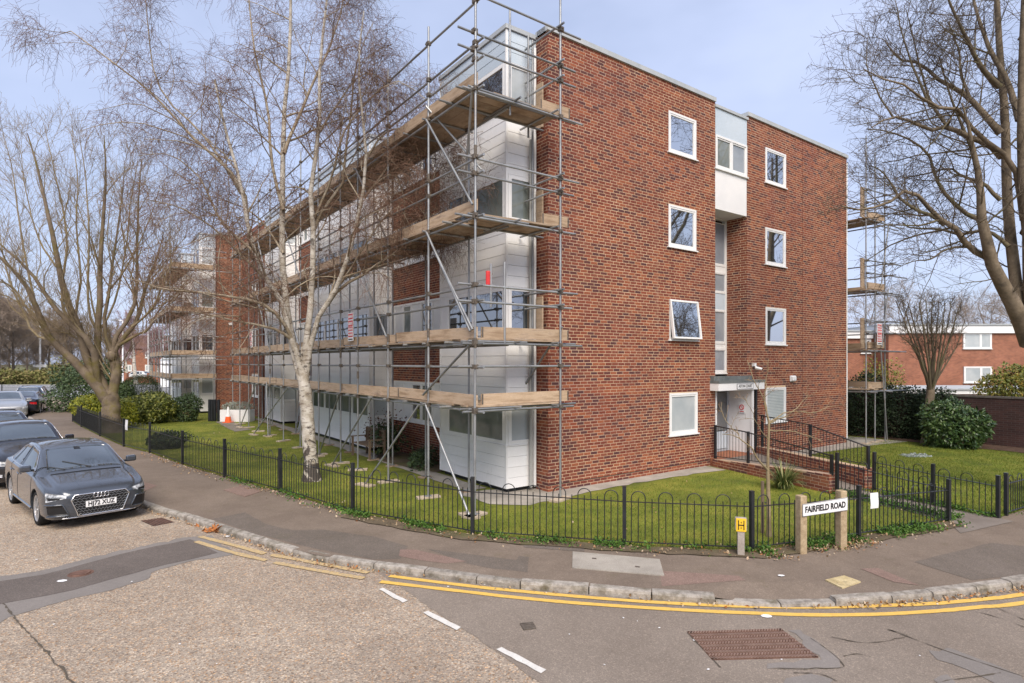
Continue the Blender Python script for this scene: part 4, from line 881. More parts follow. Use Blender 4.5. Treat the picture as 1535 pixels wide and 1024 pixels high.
red_sign(W(15.0, -.92, 4.05), AX, -BX, .38, .78, 'red and white notice board on the scaffold behind the rear corner of the block')
c = PT(731.5, 417, 12.2); r = thing('warning_lamp', 'small red lamp case fixed to a scaffold upright by the corner bay', 'lamp', tuple(c)); mb = MB(); mb.obox(c, V(.045, 0, 0), V(0, .045, 0), UP * .15); bevel(mb.build('casing', M['red'], r), .02); mb = MB(); mb.obox(c + V(.06, 0, .08), V(.03, 0, 0), V(0, .015, 0), UP * .02); mb.build('clip', M['coupler'], r); mb = MB(); mb.tube([c + V(.06, 0, -.6), c + V(.06, 0, .3)], TR, 8); mb.build('bracket_tube', M['galv'], r)
# ------------------------------------------------------------------ bow top railings
def arc_u(wd, z0, z1):
    r = wd / 2; zc = z1 - r
    return [V(-r, 0, z0), V(-r, 0, (z0 + zc) / 2), V(-r, 0, zc)] + [V(-r * math.cos(a), 0, zc + r * math.sin(a)) for a in np.linspace(.3, math.pi - .3, 7)] + [V(r, 0, zc), V(r, 0, (z0 + zc) / 2), V(r, 0, z0)]
ST = .105
mb = MB(); mb.tube(arc_u(2 * ST, .07, .93), .0085, 5, False); ME_BOW = mb.mesh('bow_bar', M['black_iron'], True)
mb = MB(); mb.tube([V(0, 0, .07), V(0, 0, .4), V(0, 0, .815)], .0085, 5); ME_BAR = mb.mesh('bar', M['black_iron'], True)
mb = MB(); mb.box((-.03, -.03, -.05), (.03, .03, 1.0)); mb.box((-.033, -.033, 1.001), (.033, .033, 1.012)); ME_POST = mb.mesh('post', M['black_iron'])
def fence(label, pts, hs=None, ends=(True, True), posts=True, group=None, low=.0):
    r = thing('railing_fence', label, 'fence', tuple(pts[0]), group)
    def put(name, me, p, ang, sz=1.0):
        o = obj(name, me, r); o.location = Vector(p - org(r)); o.rotation_euler = (0, RNG.normal(0, .006), ang); o.scale = (1, 1, sz); return o
    for i in range(len(pts) - 1):
        a, b = np.asarray(pts[i]), np.asarray(pts[i + 1]); d = b - a; L = np.linalg.norm(d[:2]); e = d / L; ang = math.atan2(e[1], e[0])
        ha, hb = (hs[i], hs[i + 1]) if hs else (1, 1)
        if posts and (i or ends[0]): put('post', ME_POST, a, ang, ha)
        if posts and i == len(pts) - 2 and ends[1]: put('post', ME_POST, b, ang, hb)
        for z, nmx, hh in ((.75, 'top_rail', .012), (.075, 'bottom_rail', .012)):
            mb = MB(); n = V(-e[1], e[0], 0); va = a + UP * z * ha; vb = b + UP * z * hb
            mb.prism([va + n * .016 - UP * .006, va - n * .016 - UP * .006, va - n * .016 + UP * .006, va + n * .016 + UP * .006], vb - va); mb.build(nmx, M['black_iron'], r)
        m = max(3, int(round((L - .06) / ST))); st = L / m; off = (m - 1) % 4
        j = 1
        while j < m:
            k = (j - 1) % 4; hz = ha + (hb - ha) * j / m
            if k == 0 and j + 2 < m: put('bow_bar', ME_BOW, a + e * st * (j + 1), ang, hz).scale.x = st / ST
            elif k == 0 or (k == 2 and j + 0 < m and (j - 2) + 2 >= m): put('bar', ME_BAR, a + e * st * j, ang, hz)
            elif k in (1, 3): put('bar', ME_BAR, a + e * st * j, ang, hz)
            j += 1
    return r
fence('long black bow topped railing around the lawn along the pavement curve', FENCE, [1, 1, 1, 1, 1, 1, 1, 1, 1, 1, .97, .96, .88, .80])
fence('black bow topped railing on the near side of the entrance path', [N1 + dn * .12 + inN * .1, FENCE[-1] + V(.02, .06, 0)], [.95, .80], (True, False))
fence('black bow topped railing between the entrance path and the right hand lawn', [F1 + df * .15 - inF * .1, (FARP[0] * .45 + FARP[1] * .55), FARP[1]], [.9, .86, .82])
fence('short black bow topped railing running off beside the side road pavement', STF[:1] + [V(10.9, 12.3, 0), V(13.4, 13.75, 0), V(16, 15.2, 0)], [.83, .83, .83, .83])
fence('black bow topped railing set back before the planting at the garden gate', [G(205, 606), G(265, 604), G(322, 600)], [1.1] * 3)
fr = fence('plain black railing at the street end in front of the main road', [V(-52, 53.2, 0), V(-46, 53.2, 0), V(-40.2, 53.2, 0), V(-34.5, 53.2, 0), V(-28, 53.2, 0)], [1.05] * 5)
# dark gate at the garden path
gt = thing('garden_gate', 'open black iron gate with two leaves by the orange cone', 'gate', tuple(G(318, 632)))
for u in (314, 318, 322, 328): 
    p = G(u, 632); mb = MB(); mb.obox(p + UP * .55, V(.05, 0, 0), V(0, .05, 0), UP * .58); mb.build('post', M['black_iron'], gt)
for u0, u1 in ((314.5, 317.5), (322.5, 327.5)):
    a, b = G(u0, 632), G(u1, 632); mb = MB()
    for k in range(6): p = a + (b - a) * k / 5; mb.tube([p + UP * .1, p + UP * 1.1], .012, 5)
    mb.tube([a + UP * .15, b + UP * .15], .015, 5); mb.tube([a + UP * 1.0, b + UP * 1.0], .015, 5); mb.build('leaf', M['black_iron'], gt)
# ------------------------------------------------------------------ street name plate, hydrant marker, notices
pa, pb = G(1201, 829), G(1261, 823); pa[2] = pb[2] = 0; d = (pb - pa); Ld = np.linalg.norm(d); e = d / Ld; n = V(e[1], -e[0], 0)
sr = thing('street_sign', 'white street name plate reading FAIRFIELD ROAD on two stubby concrete posts', 'street sign', tuple(pa))
for k, p in enumerate((pa, pb)):
    hgt = H - (742 if k == 0 else 734.5) * 0 - 0; zt = H - ((742.5 if k == 0 else 735) - CV) / F * p[1]
    mb = MB(); w_ = .062; mb.obox(p + UP * (zt / 2 - .1), e * w_, n * w_, UP * (zt / 2 + .1)); o = mb.build('post', M['post_conc'], sr); bevel(o, .012)
def plane_z(u, v, p): return H - (v - CV) / F * p[1]
zl0, zl1 = plane_z(0, 754.5, pa), plane_z(0, 772, pa); zr0, zr1 = plane_z(0, 744.5, pb), plane_z(0, 763, pb)
A_ = pa - e * .035 + n * .075; B_ = pb + e * .05 + n * .075
mb = MB(); mb.prism([A_ + UP * zl1, B_ + UP * zr1, B_ + UP * zr0, A_ + UP * zl0], -n * .01); o = mb.build('name_plate', M['sign_white'], sr)
rim = MB(); c4 = [A_ + UP * zl1, B_ + UP * zr1, B_ + UP * zr0, A_ + UP * zl0]; rim.tube([x + n * .002 for x in c4 + c4[:1]], .006, 5); rim.build('plate_rim', flat('rim_grey', (.30, .30, .31)), o)
upv = (c4[3] - c4[0] + c4[2] - c4[1]) / 2; hp = np.linalg.norm(upv); upv = upv / hp; rv = (c4[1] - c4[0]); wp = np.linalg.norm(rv); rv /= wp
text_mesh('FAIRFIELD ROAD', hp * .70, M['black'], sum(c4) / 4 + n * .004 - upv * .005, rv, upv, n, .0035, 'lettering', sr, wp * .90)
ph = G(1111, 833.5); ph[2] = 0; hr_ = thing('hydrant_marker', 'concrete marker post with a yellow H hydrant plate beside the railing', 'hydrant sign', tuple(ph))
zt = plane_z(0, 777.5, ph); zb = plane_z(0, 799, ph); he = V(.93, -.37, 0); he = V(.96, -.28, 0); he /= np.linalg.norm(he); hn = V(he[1], -he[0], 0)
mb = MB(); mb.prism([ph - he * .05 + UP * -.1, ph + he * .05 + UP * -.1, ph + he * .05 + UP * zb, ph + he * .085 + UP * (zb + .05), ph + he * .085 + UP * zt, ph - he * .085 + UP * zt, ph - he * .085 + UP * (zb + .05), ph - he * .05 + UP * zb], -hn * .11); bevel(mb.build('post', M['post_grey'], hr_), .008)
c = ph + UP * ((zt + zb) / 2 + .012); hh = (zt - zb) / 2
mb = MB(); mb.obox(c + hn * .006, he * .074, hn * .005, UP * hh * .92); bevel(mb.build('plate', M['yellow'], hr_), .004)
mb = MB()
for s in (-1, 1): mb.obox(c + hn * .013 + he * .040 * s, he * .007, hn * .0015, UP * hh * .66)
mb.obox(c + hn * .013, he * .035, hn * .0015, UP * hh * .075); mb.build('letter_h', M['black'], hr_)
for z, s in ((.36, '4'), (-.36, '6')): text_mesh(s, .045, flat('ink', (.10, .07, .02)), c + hn * .013 + UP * hh * z, he, UP, hn, .0, 'numeral', hr_)
def paper(p, d, n, wd, ht, label):
    r = thing('notice', label, 'notice', tuple(p)); mb = MB(); m = 5; v = []
    for i in range(m):
        b = .006 * math.sin(i * 1.3)
        for s in (-1, 1): v.append(p + d * wd / 2 * s + UP * ht * (i / (m - 1) - .5) + n * (b + .004 * s))
    v2 = [x - n * .003 for x in v]; mb.add(v + v2, [[2 * i, 2 * i + 1, 2 * i + 3, 2 * i + 2] for i in range(m - 1)] + [[2 * m + 2 * i + 2, 2 * m + 2 * i + 3, 2 * m + 2 * i + 1, 2 * m + 2 * i] for i in range(m - 1)]); return mb.build('sheet', M['sign_white'], r)
e2 = FENCE[13] - FENCE[12]; e2 /= np.linalg.norm(e2); n2 = V(e2[1], -e2[0], 0); p = FENCE[12] + e2 * .36; p = np.array([p[0], p[1], .60])
paper(p + n2 * .03, e2, n2, .19, .27, 'white paper notice tied to the railing just past the street name plate')
e3 = FENCE[4] - FENCE[3]; e3 /= np.linalg.norm(e3); p = FENCE[3] + e3 * .35 + UP * .80; paper(p + V(e3[1], -e3[0], 0) * .03, e3, V(e3[1], -e3[0], 0), .26, .36, 'white paper notice on the distant railing post near the big pale tree')
# ------------------------------------------------------------------ small things on the lawns
c = G(342, 634); cn = thing('traffic_cone', 'orange and white traffic cone standing by the garden gate', 'traffic cone', tuple(c)); mb = MB(); mb.box(c + V(-.2, -.2, 0), c + V(.2, .2, .05)); mb.lathe([(.16, .05), (.115, .32)], tuple(c), n=14); mb.build('base', pm('cone_orange', [(.75, .10, .02), (.8, .14, .03)], 5, rough=.5), cn); mb = MB(); mb.lathe([(.115, .32), (.06, .66), (.03, .80), (0, .80)], tuple(c), n=14); mb.build('sleeve', M['sign_white'], cn)
def planter(c, label):
    r = thing('planter', label, 'planter', tuple(c)); mb = MB(); q = [V(-.75, -.3, 0), V(.75, -.3, 0), V(.75, .3, 0), V(-.75, .3, 0)]; mb.prism([c + x for x in q][::-1], (0, 0, .62)); mb.build('trough', M['white_paint'], r); return r
plr = planter(G(356, 632), 'white trough planter with silvery plants against the further block wall')
# bench
bc = G(541, 687) ; bd = BX; bnn = -AX
bt = thing('garden_bench', 'weathered slatted wooden bench facing the lawn by the second bay', 'bench', tuple(bc))
o_ = bc - bd * .7
for k in (0, 1.4):
    for a in (0, .48): mb = MB(); mb.obox(o_ + bd * k + AX * a + UP * (.31 if a == 0 else .45), bd * .03, AX * .03, UP * (.31 if a == 0 else .45)); mb.build('leg', M['wood'], bt)
    mb = MB(); mb.obox(o_ + bd * k + AX * .22 + UP * .63, bd * .035, AX * .28, UP * .015); mb.build('armrest', M['wood'], bt)
for k in range(5): mb = MB(); mb.obox(o_ + bd * .7 + AX * (.04 + .1 * k) + UP * .43, bd * .72, AX * .04, UP * .012); mb.build('seat_slat', M['wood'], bt)
for k in range(12): mb = MB(); mb.obox(o_ + bd * (.08 + .113 * k) + AX * .5 + UP * .66, bd * .035, AX * .01, UP * .2); mb.build('back_slat', M['wood'], bt)
mb = MB(); mb.obox(o_ + bd * .7 + AX * .5 + UP * .88, bd * .73, AX * .025, UP * .035); mb.build('top_rail', M['wood'], bt)
# ladder in the second recess
la0 = W(-1.2, 15.6); lt = thing('ladder', 'aluminium ladder standing up to the scaffold in the second recess', 'ladder', tuple(la0))
for k in (-.2, .2): mb = MB(); mb.tube([la0 + BX * k, la0 + BX * k + AX * .5 + UP * 2.7], .03, 6); mb.build('stile', M['galv'], lt)
for k in range(9): q = la0 + (AX * .5 + UP * 2.7) * (k + .6) / 9.6; mb = MB(); mb.tube([q - BX * .2, q + BX * .2], .016, 6); mb.build('rung', M['galv'], lt)
# tree stake
# green crumpled netting on the far lawn
c = G(1372, 684); r = thing('netting', 'crumpled grey green netting lying on the right hand lawn', 'netting'); r.location = Vector(c); ORG[r.name] = c; mb = MB(); gx = np.linspace(-.42, .42, 13); gy = np.linspace(-.28, .28, 9); zz = lambda i, j: abs(RNG.normal(.05, .03)) * (1 if 0 < i < 12 and 0 < j < 8 else .1)
vv = [c + V(x + RNG.normal(0, .02), y + RNG.normal(0, .02), zz(i, j) + .01) for i, x in enumerate(gx) for j, y in enumerate(gy)]; mb.add(vv, [[i * 9 + j, (i + 1) * 9 + j, (i + 1) * 9 + j + 1, i * 9 + j + 1] for i in range(12) for j in range(8)]); mb.build('net', pm('net_green', [(.05, .075, .06), (.30, .33, .30)], 22, .4, .6, rough=.8), r)
# ------------------------------------------------------------------ garden wall and the orange brick building behind
gw = thing('garden_wall', 'dark brick garden wall along the back of the right hand lawn', 'garden wall', tuple(W(18, -6)))
mb = MB(); mb.prism([W(18, -12), W(18.24, -12), W(18.24, 26), W(18, 26)], (0, 0, 1.72)); mb.build('wall', brick_tex('wall_brick', BX, (.075, .034, .028), (.048, .024, .021), (.085, .065, .054)), gw)
for k in range(38): mb = MB(); mb.obox(W(18.12, -11.5 + k, 1.755), AX * .15, BX * .495, UP * .033); mb.build('coping_stone', pm('wall_cap', [(.10, .085, .07), (.16, .14, .12)], 5, rough=.9) if k == 0 else bpy.data.materials['wall_cap'], gw)
hb = thing('flat_roofed_house', 'orange brick two storey flat roofed housing beyond the garden wall', 'house', (36, 47, 0))
OB = M['orange_brick']
mb = MB(); mb.box((30.0, 47, -.5), (46, 56, 5.36)); mb.build('wall', OB, hb); mb = MB(); mb.box((18, 49, -.5), (29.98, 56, 5.02)); mb.build('wall', OB, hb)
mb = MB(); mb.box((29.9, 46.8, 5.362), (46.2, 56, 6.0)); mb.box((17.9, 48.8, 5.022), (29.88, 56, 5.6)); mb.build('fascia', M['white_paint'], hb); mb = MB(); mb.box((29.8, 46.7, 6.002), (46.3, 56, 6.1)); mb.box((17.8, 48.7, 5.602), (29.86, 56, 5.7)); mb.build('roof', M['coping'], hb)
def zz_(v, Y): return H - (v - CV) / F * Y
for u0, u1, v0, v1 in ((1443, 1485.5, 499, 523), (1444, 1486, 549.5, 574)):
    x0, x1 = (u0 - CU) / F * 47, (u1 - CU) / F * 47; z0, z1 = zz_(v1, 47), zz_(v0, 47); window(hb, V(x0, 46.93, z0), V(1, 0, 0), V(0, -1, 0), x1 - x0, z1 - z0, cols=(0, .62, 1), glass='glass_pale', fb=.08, sash=.06)
for u0, u1, v0, v1 in ((1327, 1340, 509, 530), (1327, 1341, 549, 560), (1290, 1305, 509, 530)):
    x0, x1 = (u0 - CU) / F * 49, (u1 - CU) / F * 49; z0, z1 = zz_(v1, 49), zz_(v0, 49); window(hb, V(x0, 48.93, z0), V(1, 0, 0), V(0, -1, 0), x1 - x0, z1 - z0, cols=(0, .5, 1), glass='glass', fb=.08, sash=.06)
gr = thing('garage_row', 'low flat roofed garages with pale fascia just over the garden wall', 'garages', (30, 40, 0)); mb = MB(); mb.box((23, 38, -.5), (40, 43, 1.0)); mb.build('wall', OB, gr); mb = MB(); mb.box((22.8, 37.8, 1.002), (40.2, 43.2, 1.28)); mb.build('fascia', M['white_paint'], gr); mb = MB(); mb.box((22.7, 37.7, 1.282), (40.3, 43.3, 1.36)); mb.build('roof', M['coping'], gr)
# ------------------------------------------------------------------ across the main road, far away
def lamp_post(p, h, label, arm=.8):
    r = thing('lamp_post', label, 'lamp post', tuple(p), 'lamp posts along the far road'); mb = MB(); mb.tube([p, p + UP * h * .3, p + UP * h], [.11, .09, .06], 8); mb.build('column', M['sign_white'], r); mb = MB(); mb.tube([p + UP * h, p + UP * (h + .1) + V(-arm, 0, 0)], .05, 6); mb.build('arm', M['sign_white'], r); mb = MB(); mb.obox(p + UP * (h + .08) + V(-arm - .25, 0, 0), V(.35, 0, 0), V(0, .13, 0), UP * .07); mb.build('lantern', M['galv'], r)
p = G(60, 572); p[2] = 0; r = thing('direction_sign', 'white post with two white finger signs across the main road', 'road sign', tuple(p)); mb = MB(); mb.tube([p, p + UP * 9.0], .14, 8); mb.build('post', M['sign_white'], r)
for zc, x0, x1, tip in ((1.52 + 3, -1.0, 1.0, 1), (.75 + 3, .0, 1.3, 1)):
    mb = MB(); mb.prism([p + V(x0, -.15, zc - .22 - 2), p + V(x1, -.15, zc - .22 - 2), p + V(x1 + .25, -.15, zc - 2), p + V(x1, -.15, zc + .22 - 2), p + V(x0, -.15, zc + .22 - 2)], (0, -.04, 0)); mb.build('finger_panel', M['sign_white'], r)
for u, Y, h, lb in ((184, 70, 8, 'white lamp post seen left of the topiary beyond the big tree'), (244, 74, 8.2, 'tall white lamp post just left of the far scaffold'), (256, 95, 10, 'slimmer lamp post close beside the far scaffold edge'), (222, 110, 9, 'lamp post above the parked cars across the main road')): lamp_post(V((u - CU) / F * Y, Y, 0), h, lb)
p = V((248 - CU) / F * 73, 73, 0); r = thing('column_sign', 'pale cylindrical bollard column next to the tall lamp post', 'column', tuple(p)); mb = MB(); mb.tube([p, p + UP * 3.3], .55, 12); mb.build('shaft', M['sign_white'], r); mb = MB(); mb.tube([p + UP * 3.3, p + UP * 3.6], [.62, .4], 12); mb.build('cap', M['coping'], r)
r = thing('low_brick_wall', 'low reddish brick wall with piers across the main road', 'wall', (-60, 88, 0)); mb = MB(); mb.box((-58, 88, 0), (-30, 88.3, .9)); mb.build('wall', OB, r)
for k in range(8): mb = MB(); mb.box((-58 + 3.6 * k, 87.9, 0), (-57.4 + 3.6 * k, 88.4, 1.5)); mb.build('pier', OB, r)
r = thing('house_row', 'distant red brick terrace seen through the far scaffold', 'houses', (-58, 125, 0)); mb = MB(); mb.box((-84, 125, 0), (-44, 133, 6)); mb.build('wall', OB, r); mb = MB(); mb.add([(-84.3, 124.7, 6), (-43.7, 124.7, 6), (-43.7, 133.3, 6), (-84.3, 133.3, 6), (-84.3, 129, 9), (-43.7, 129, 9)], [[0, 1, 5, 4], [2, 3, 4, 5]]); mb.build('roof', M['rust'], r)
for k in range(9):
    for z in (1.2, 4): window(r, V(-82 + 4.3 * k, 124.93, z), V(1, 0, 0), V(0, -1, 0), 1.5, 1.4, cols=(0, .5, 1), glass='glass_pale', fb=.12, sash=.08)
# ------------------------------------------------------------------ cars
CARP = {
 'saloon': dict(st=[  # x, zb, w, zsh, ysh, yt, zt, zc
    (2.24, .26, .46, .57, .44, .38, .60, .615), (2.20, .21, .66, .62, .62, .54, .655, .67), (2.10, .19, .80, .68, .75, .62, .725, .74), (1.90, .18, .875, .745, .825, .66, .79, .815), (1.55, .18, .905, .815, .85, .68, .85, .88), (1.26, .18, .905, .865, .86, .69, .895, .922),
    (1.13, .18, .905, .885, .86, .70, .935, .962), (.70, .18, .905, .905, .868, .655, 1.155, 1.19), (.30, .18, .905, .92, .872, .61, 1.315, 1.352), (-.05, .18, .905, .93, .875, .59, 1.36, 1.40), (-.55, .18, .905, .94, .875, .58, 1.365, 1.408), (-1.0, .18, .905, .95, .87, .575, 1.33, 1.372),
    (-1.4, .19, .905, .955, .865, .60, 1.22, 1.255), (-1.75, .20, .90, .955, .85, .65, 1.075, 1.095), (-2.0, .22, .87, .945, .81, .67, 1.01, 1.025), (-2.18, .26, .80, .90, .74, .64, .99, 1.0), (-2.26, .34, .70, .84, .64, .58, .90, .92)],
    glass=[(1.11, .655, .36, .535), (-.98, .49, -1.62, .585)], side=[[(.84, .955), (.34, 1.27), (-.28, 1.325), (-.28, .97)], [(-.34, .97), (-.34, 1.325), (-.86, 1.30), (-1.02, .985)], [(-1.07, .99), (-.92, 1.275), (-1.12, 1.24), (-1.42, 1.01)]], ax=(1.36, -1.27), wr=.325),
 'hatch': dict(st=[
    (2.08, .26, .50, .60, .46, .40, .64, .655), (2.04, .21, .68, .66, .62, .55, .71, .725), (1.92, .19, .82, .72, .76, .63, .78, .80), (1.70, .18, .87, .80, .82, .66, .86, .885), (1.25, .18, .89, .88, .845, .68, .95, .98), (.95, .18, .89, .92, .85, .69, 1.0, 1.03),
    (.80, .18, .89, .93, .85, .69, 1.05, 1.08), (.40, .18, .89, .94, .86, .64, 1.30, 1.33), (.10, .18, .89, .945, .862, .595, 1.42, 1.46), (-.25, .18, .89, .95, .862, .585, 1.46, 1.50), (-.8, .18, .89, .96, .86, .58, 1.455, 1.50), (-1.3, .18, .89, .965, .855, .575, 1.42, 1.465),
    (-1.62, .19, .885, .97, .85, .57, 1.36, 1.40), (-1.84, .21, .87, .97, .83, .60, 1.20, 1.23), (-1.98, .24, .84, .95, .79, .63, 1.03, 1.05), (-2.06, .30, .78, .88, .72, .60, .94, .95)],
    glass=[(.78, .62, .18, .50), (-1.60, .49, -1.93, .55)], side=[[(.60, .985), (.16, 1.38), (-.32, 1.42), (-.32, .995)], [(-.38, .995), (-.38, 1.42), (-1.05, 1.39), (-1.12, 1.01)], [(-1.17, 1.015), (-1.11, 1.385), (-1.40, 1.35), (-1.58, 1.06)]], ax=(1.28, -1.26), wr=.315),
}
CARP['suv'] = dict(st=[(x * 1.03, zb + .04, w * 1.03, zs * 1.12, ys * 1.03, yt * 1.04, zt * 1.12, zc * 1.12) for x, zb, w, zs, ys, yt, zt, zc in CARP['hatch']['st']], glass=[(a * 1.03, b * 1.03, c * 1.03, d * 1.03) for a, b, c, d in CARP['hatch']['glass']], side=[[(x * 1.03, z * 1.12) for x, z in q] for q in CARP['hatch']['side']], ax=(1.30, -1.28), wr=.35)
M['tyre'] = flat('tyre_rubber', (.018, .018, .018), .85, .2); M['rim'] = pm('alloy', [(.45, .45, .46), (.56, .56, .57)], 5, rough=.3, metal=.7, spec=.5, coords='obj'); M['chrome'] = pm('chrome', [(.62, .63, .65), (.7, .7, .72)], 4, rough=.15, metal=.9, coords='obj')
M['car_glass'] = glass_mat('car_glass', (.03, .04, .048), 2.7, .015); M['car_trim'] = flat('car_trim', (.012, .012, .013), .4); M['lamp'] = pm('headlamp', [(.16, .17, .18), (.55, .57, .6)], 14, .42, .6, rough=.12, spec=.6, coords='obj'); M['tail'] = pm('tail_lamp', [(.45, .012, .015), (.55, .02, .025)], 8, rough=.15, coords='obj'); M['plate_y'] = flat('plate_yellow', (.75, .55, .06))
def crom(P, n):
    P = np.asarray(P, float); m = len(P); t = np.linspace(0, m - 1 - 1e-9, n); i = t.astype(int); f = (t - i)[:, None]
    g = lambda k: P[np.clip(k, 0, m - 1)]; a, b, c, d = g(i - 1), g(i), g(i + 1), g(i + 2)
    m1, m2 = (c - a) / 2, (d - b) / 2
    return b + m1 * f + (-3 * b + 3 * c - 2 * m1 - m2) * f ** 2 + (2 * b - 2 * c + m1 + m2) * f ** 3
BODY = {}
def car_body(kind):
    if kind in BODY: return BODY[kind]
    p = CARP[kind]; st = crom(np.array(p['st']), 74); rows = []
    for x, zb, w, zsh, ysh, yt, zt, zc in st:
        cp = np.array([(0, zb), (w - .16, zb), (w - .045, zb + .05), (w - .012, zb + .22 * (zsh - zb)), (w, zb + .55 * (zsh - zb)), (w - .012, zsh - .10), (ysh + .012, zsh - .015), (ysh - .022, zsh + .012), (yt + .02, zt - .025), (yt - .05, zt + .004), (yt * .55, zt + (zc - zt) * .72), (0, zc)])
        # finer spacing by parameter
        q = crom(cp, 45); q[:, 1] = np.clip(q[:, 1], zb, None); rows.append(np.c_[np.full(45, x), q])
    R = np.array(rows); half = R; nx, nw = R.shape[:2]
    ring = np.concatenate([half, half[:, -2:0:-1] * V(1, -1, 1)], 1); k = ring.shape[1]
    v = ring.reshape(-1, 3); f = [[i * k + j, (i + 1) * k + j, (i + 1) * k + (j + 1) % k, i * k + (j + 1) % k] for i in range(nx - 1) for j in range(k)]
    f4 = np.array(f); vv = np.concatenate([v, [ring[0].mean(0), ring[-1].mean(0)]]); c0, c1 = len(v), len(v) + 1
    f3 = np.array([[c0, j, (j + 1) % k] for j in range(k)] + [[c1, (nx - 1) * k + (j + 1) % k, (nx - 1) * k + j] for j in range(k)])
    me = mesh_np('car_body_form', vv, [f4, f3], True)
    b = bmesh.new(); b.from_mesh(me); bmesh.ops.recalc_face_normals(b, faces=b.faces); b.to_mesh(me)
    bvh = BVHTree.FromBMesh(b); b.free()
    cut_ = MB()
    for ax in p['ax']:
        for s in (-1, 1):
            pr = [(0.0, .60), (p['wr'] + .045, .60), (p['wr'] + .045, 1.1), (0.0, 1.1)]
            a = np.arange(28) / 28 * 2 * math.pi; r0 = p['wr'] + .045
            cut_.prism([V(ax + r0 * math.cos(t), s * .62, p['wr'] + .005 + r0 * math.sin(t)) for t in a], (0, s * .6, 0))
    cm = cut_.mesh('arch_cut'); bb = bmesh.new(); bb.from_mesh(cm); bmesh.ops.recalc_face_normals(bb, faces=bb.faces); bb.to_mesh(cm); bb.free()
    o1 = bpy.data.objects.new('tmp_a', me); o2 = bpy.data.objects.new('tmp_b', cm); _link(o1); _link(o2)
    md = o1.modifiers.new('b', 'BOOLEAN'); md.operation = 'DIFFERENCE'; md.object = o2; md.solver = 'EXACT'
    dg = bpy.context.evaluated_depsgraph_get(); me2 = bpy.data.meshes.new_from_object(o1.evaluated_get(dg)); bpy.data.objects.remove(o1); bpy.data.objects.remove(o2)
    if len(me2.polygons) < 500: me2 = me
    BODY[kind] = (me2, bvh); return BODY[kind]
def cast(bvh, p, d):
    h = bvh.ray_cast(Vector(p), Vector(d).normalized()); return np.array(h[0]) if h[0] else None, np.array(h[1]) if h[0] else None
def patch(mb, bvh, corners, d, n=8, m=6, off=.004, skirt=.012):
    """sheet laid on the body: corners (4 points) cast along d"""
    c = [V(*x) for x in corners]; pts = []; d = V(*d)
    for i in range(n + 1):
        for j in range(m + 1):
            u, w = i / n, j / m; q = (c[0] * (1 - u) + c[1] * u) * (1 - w) + (c[3] * (1 - u) + c[2] * u) * w
            h, nn = cast(bvh, q - d * 3, d)
            if h is None: h, nn = q, -d / np.linalg.norm(d)
            if np.dot(nn, d) > 0: nn = -nn
            pts.append((h + nn * off, nn))
    v = [p for p, _ in pts]; k = m + 1
    f = [[i * k + j, (i + 1) * k + j, (i + 1) * k + j + 1, i * k + j + 1] for i in range(n) for j in range(m)]
    edge = [i * k for i in range(n + 1)] + [n * k + j for j in range(1, k)] + [i * k + m for i in range(n - 1, -1, -1)] + [j for j in range(m - 1, 0, -1)]
    v2 = [pts[i][0] - pts[i][1] * skirt for i in edge]; b = len(v); L = len(edge)
    f += [[edge[i], edge[(i + 1) % L], b + (i + 1) % L, b + i] for i in range(L)]; mb.add(v + v2, f)
def line_on(bvh, pts, d, off=.004):
    out = []
    for p in pts:
        h, n = cast(bvh, V(*p) - V(*d) * 3, d)
        if h is None: continue
        out.append(h + (n if np.dot(n, d) < 0 else -n) * off)
    return out
def lerp_pts(q, k=6, closed=False):
    q = [V(*x) for x in q]; out = []
    for i in range(len(q) - (0 if closed else 1)):
        for j in range(k): out.append(q[i] + (q[(i + 1) % len(q)] - q[i]) * j / k)
    out.append(q[0] if closed else q[-1]); return out
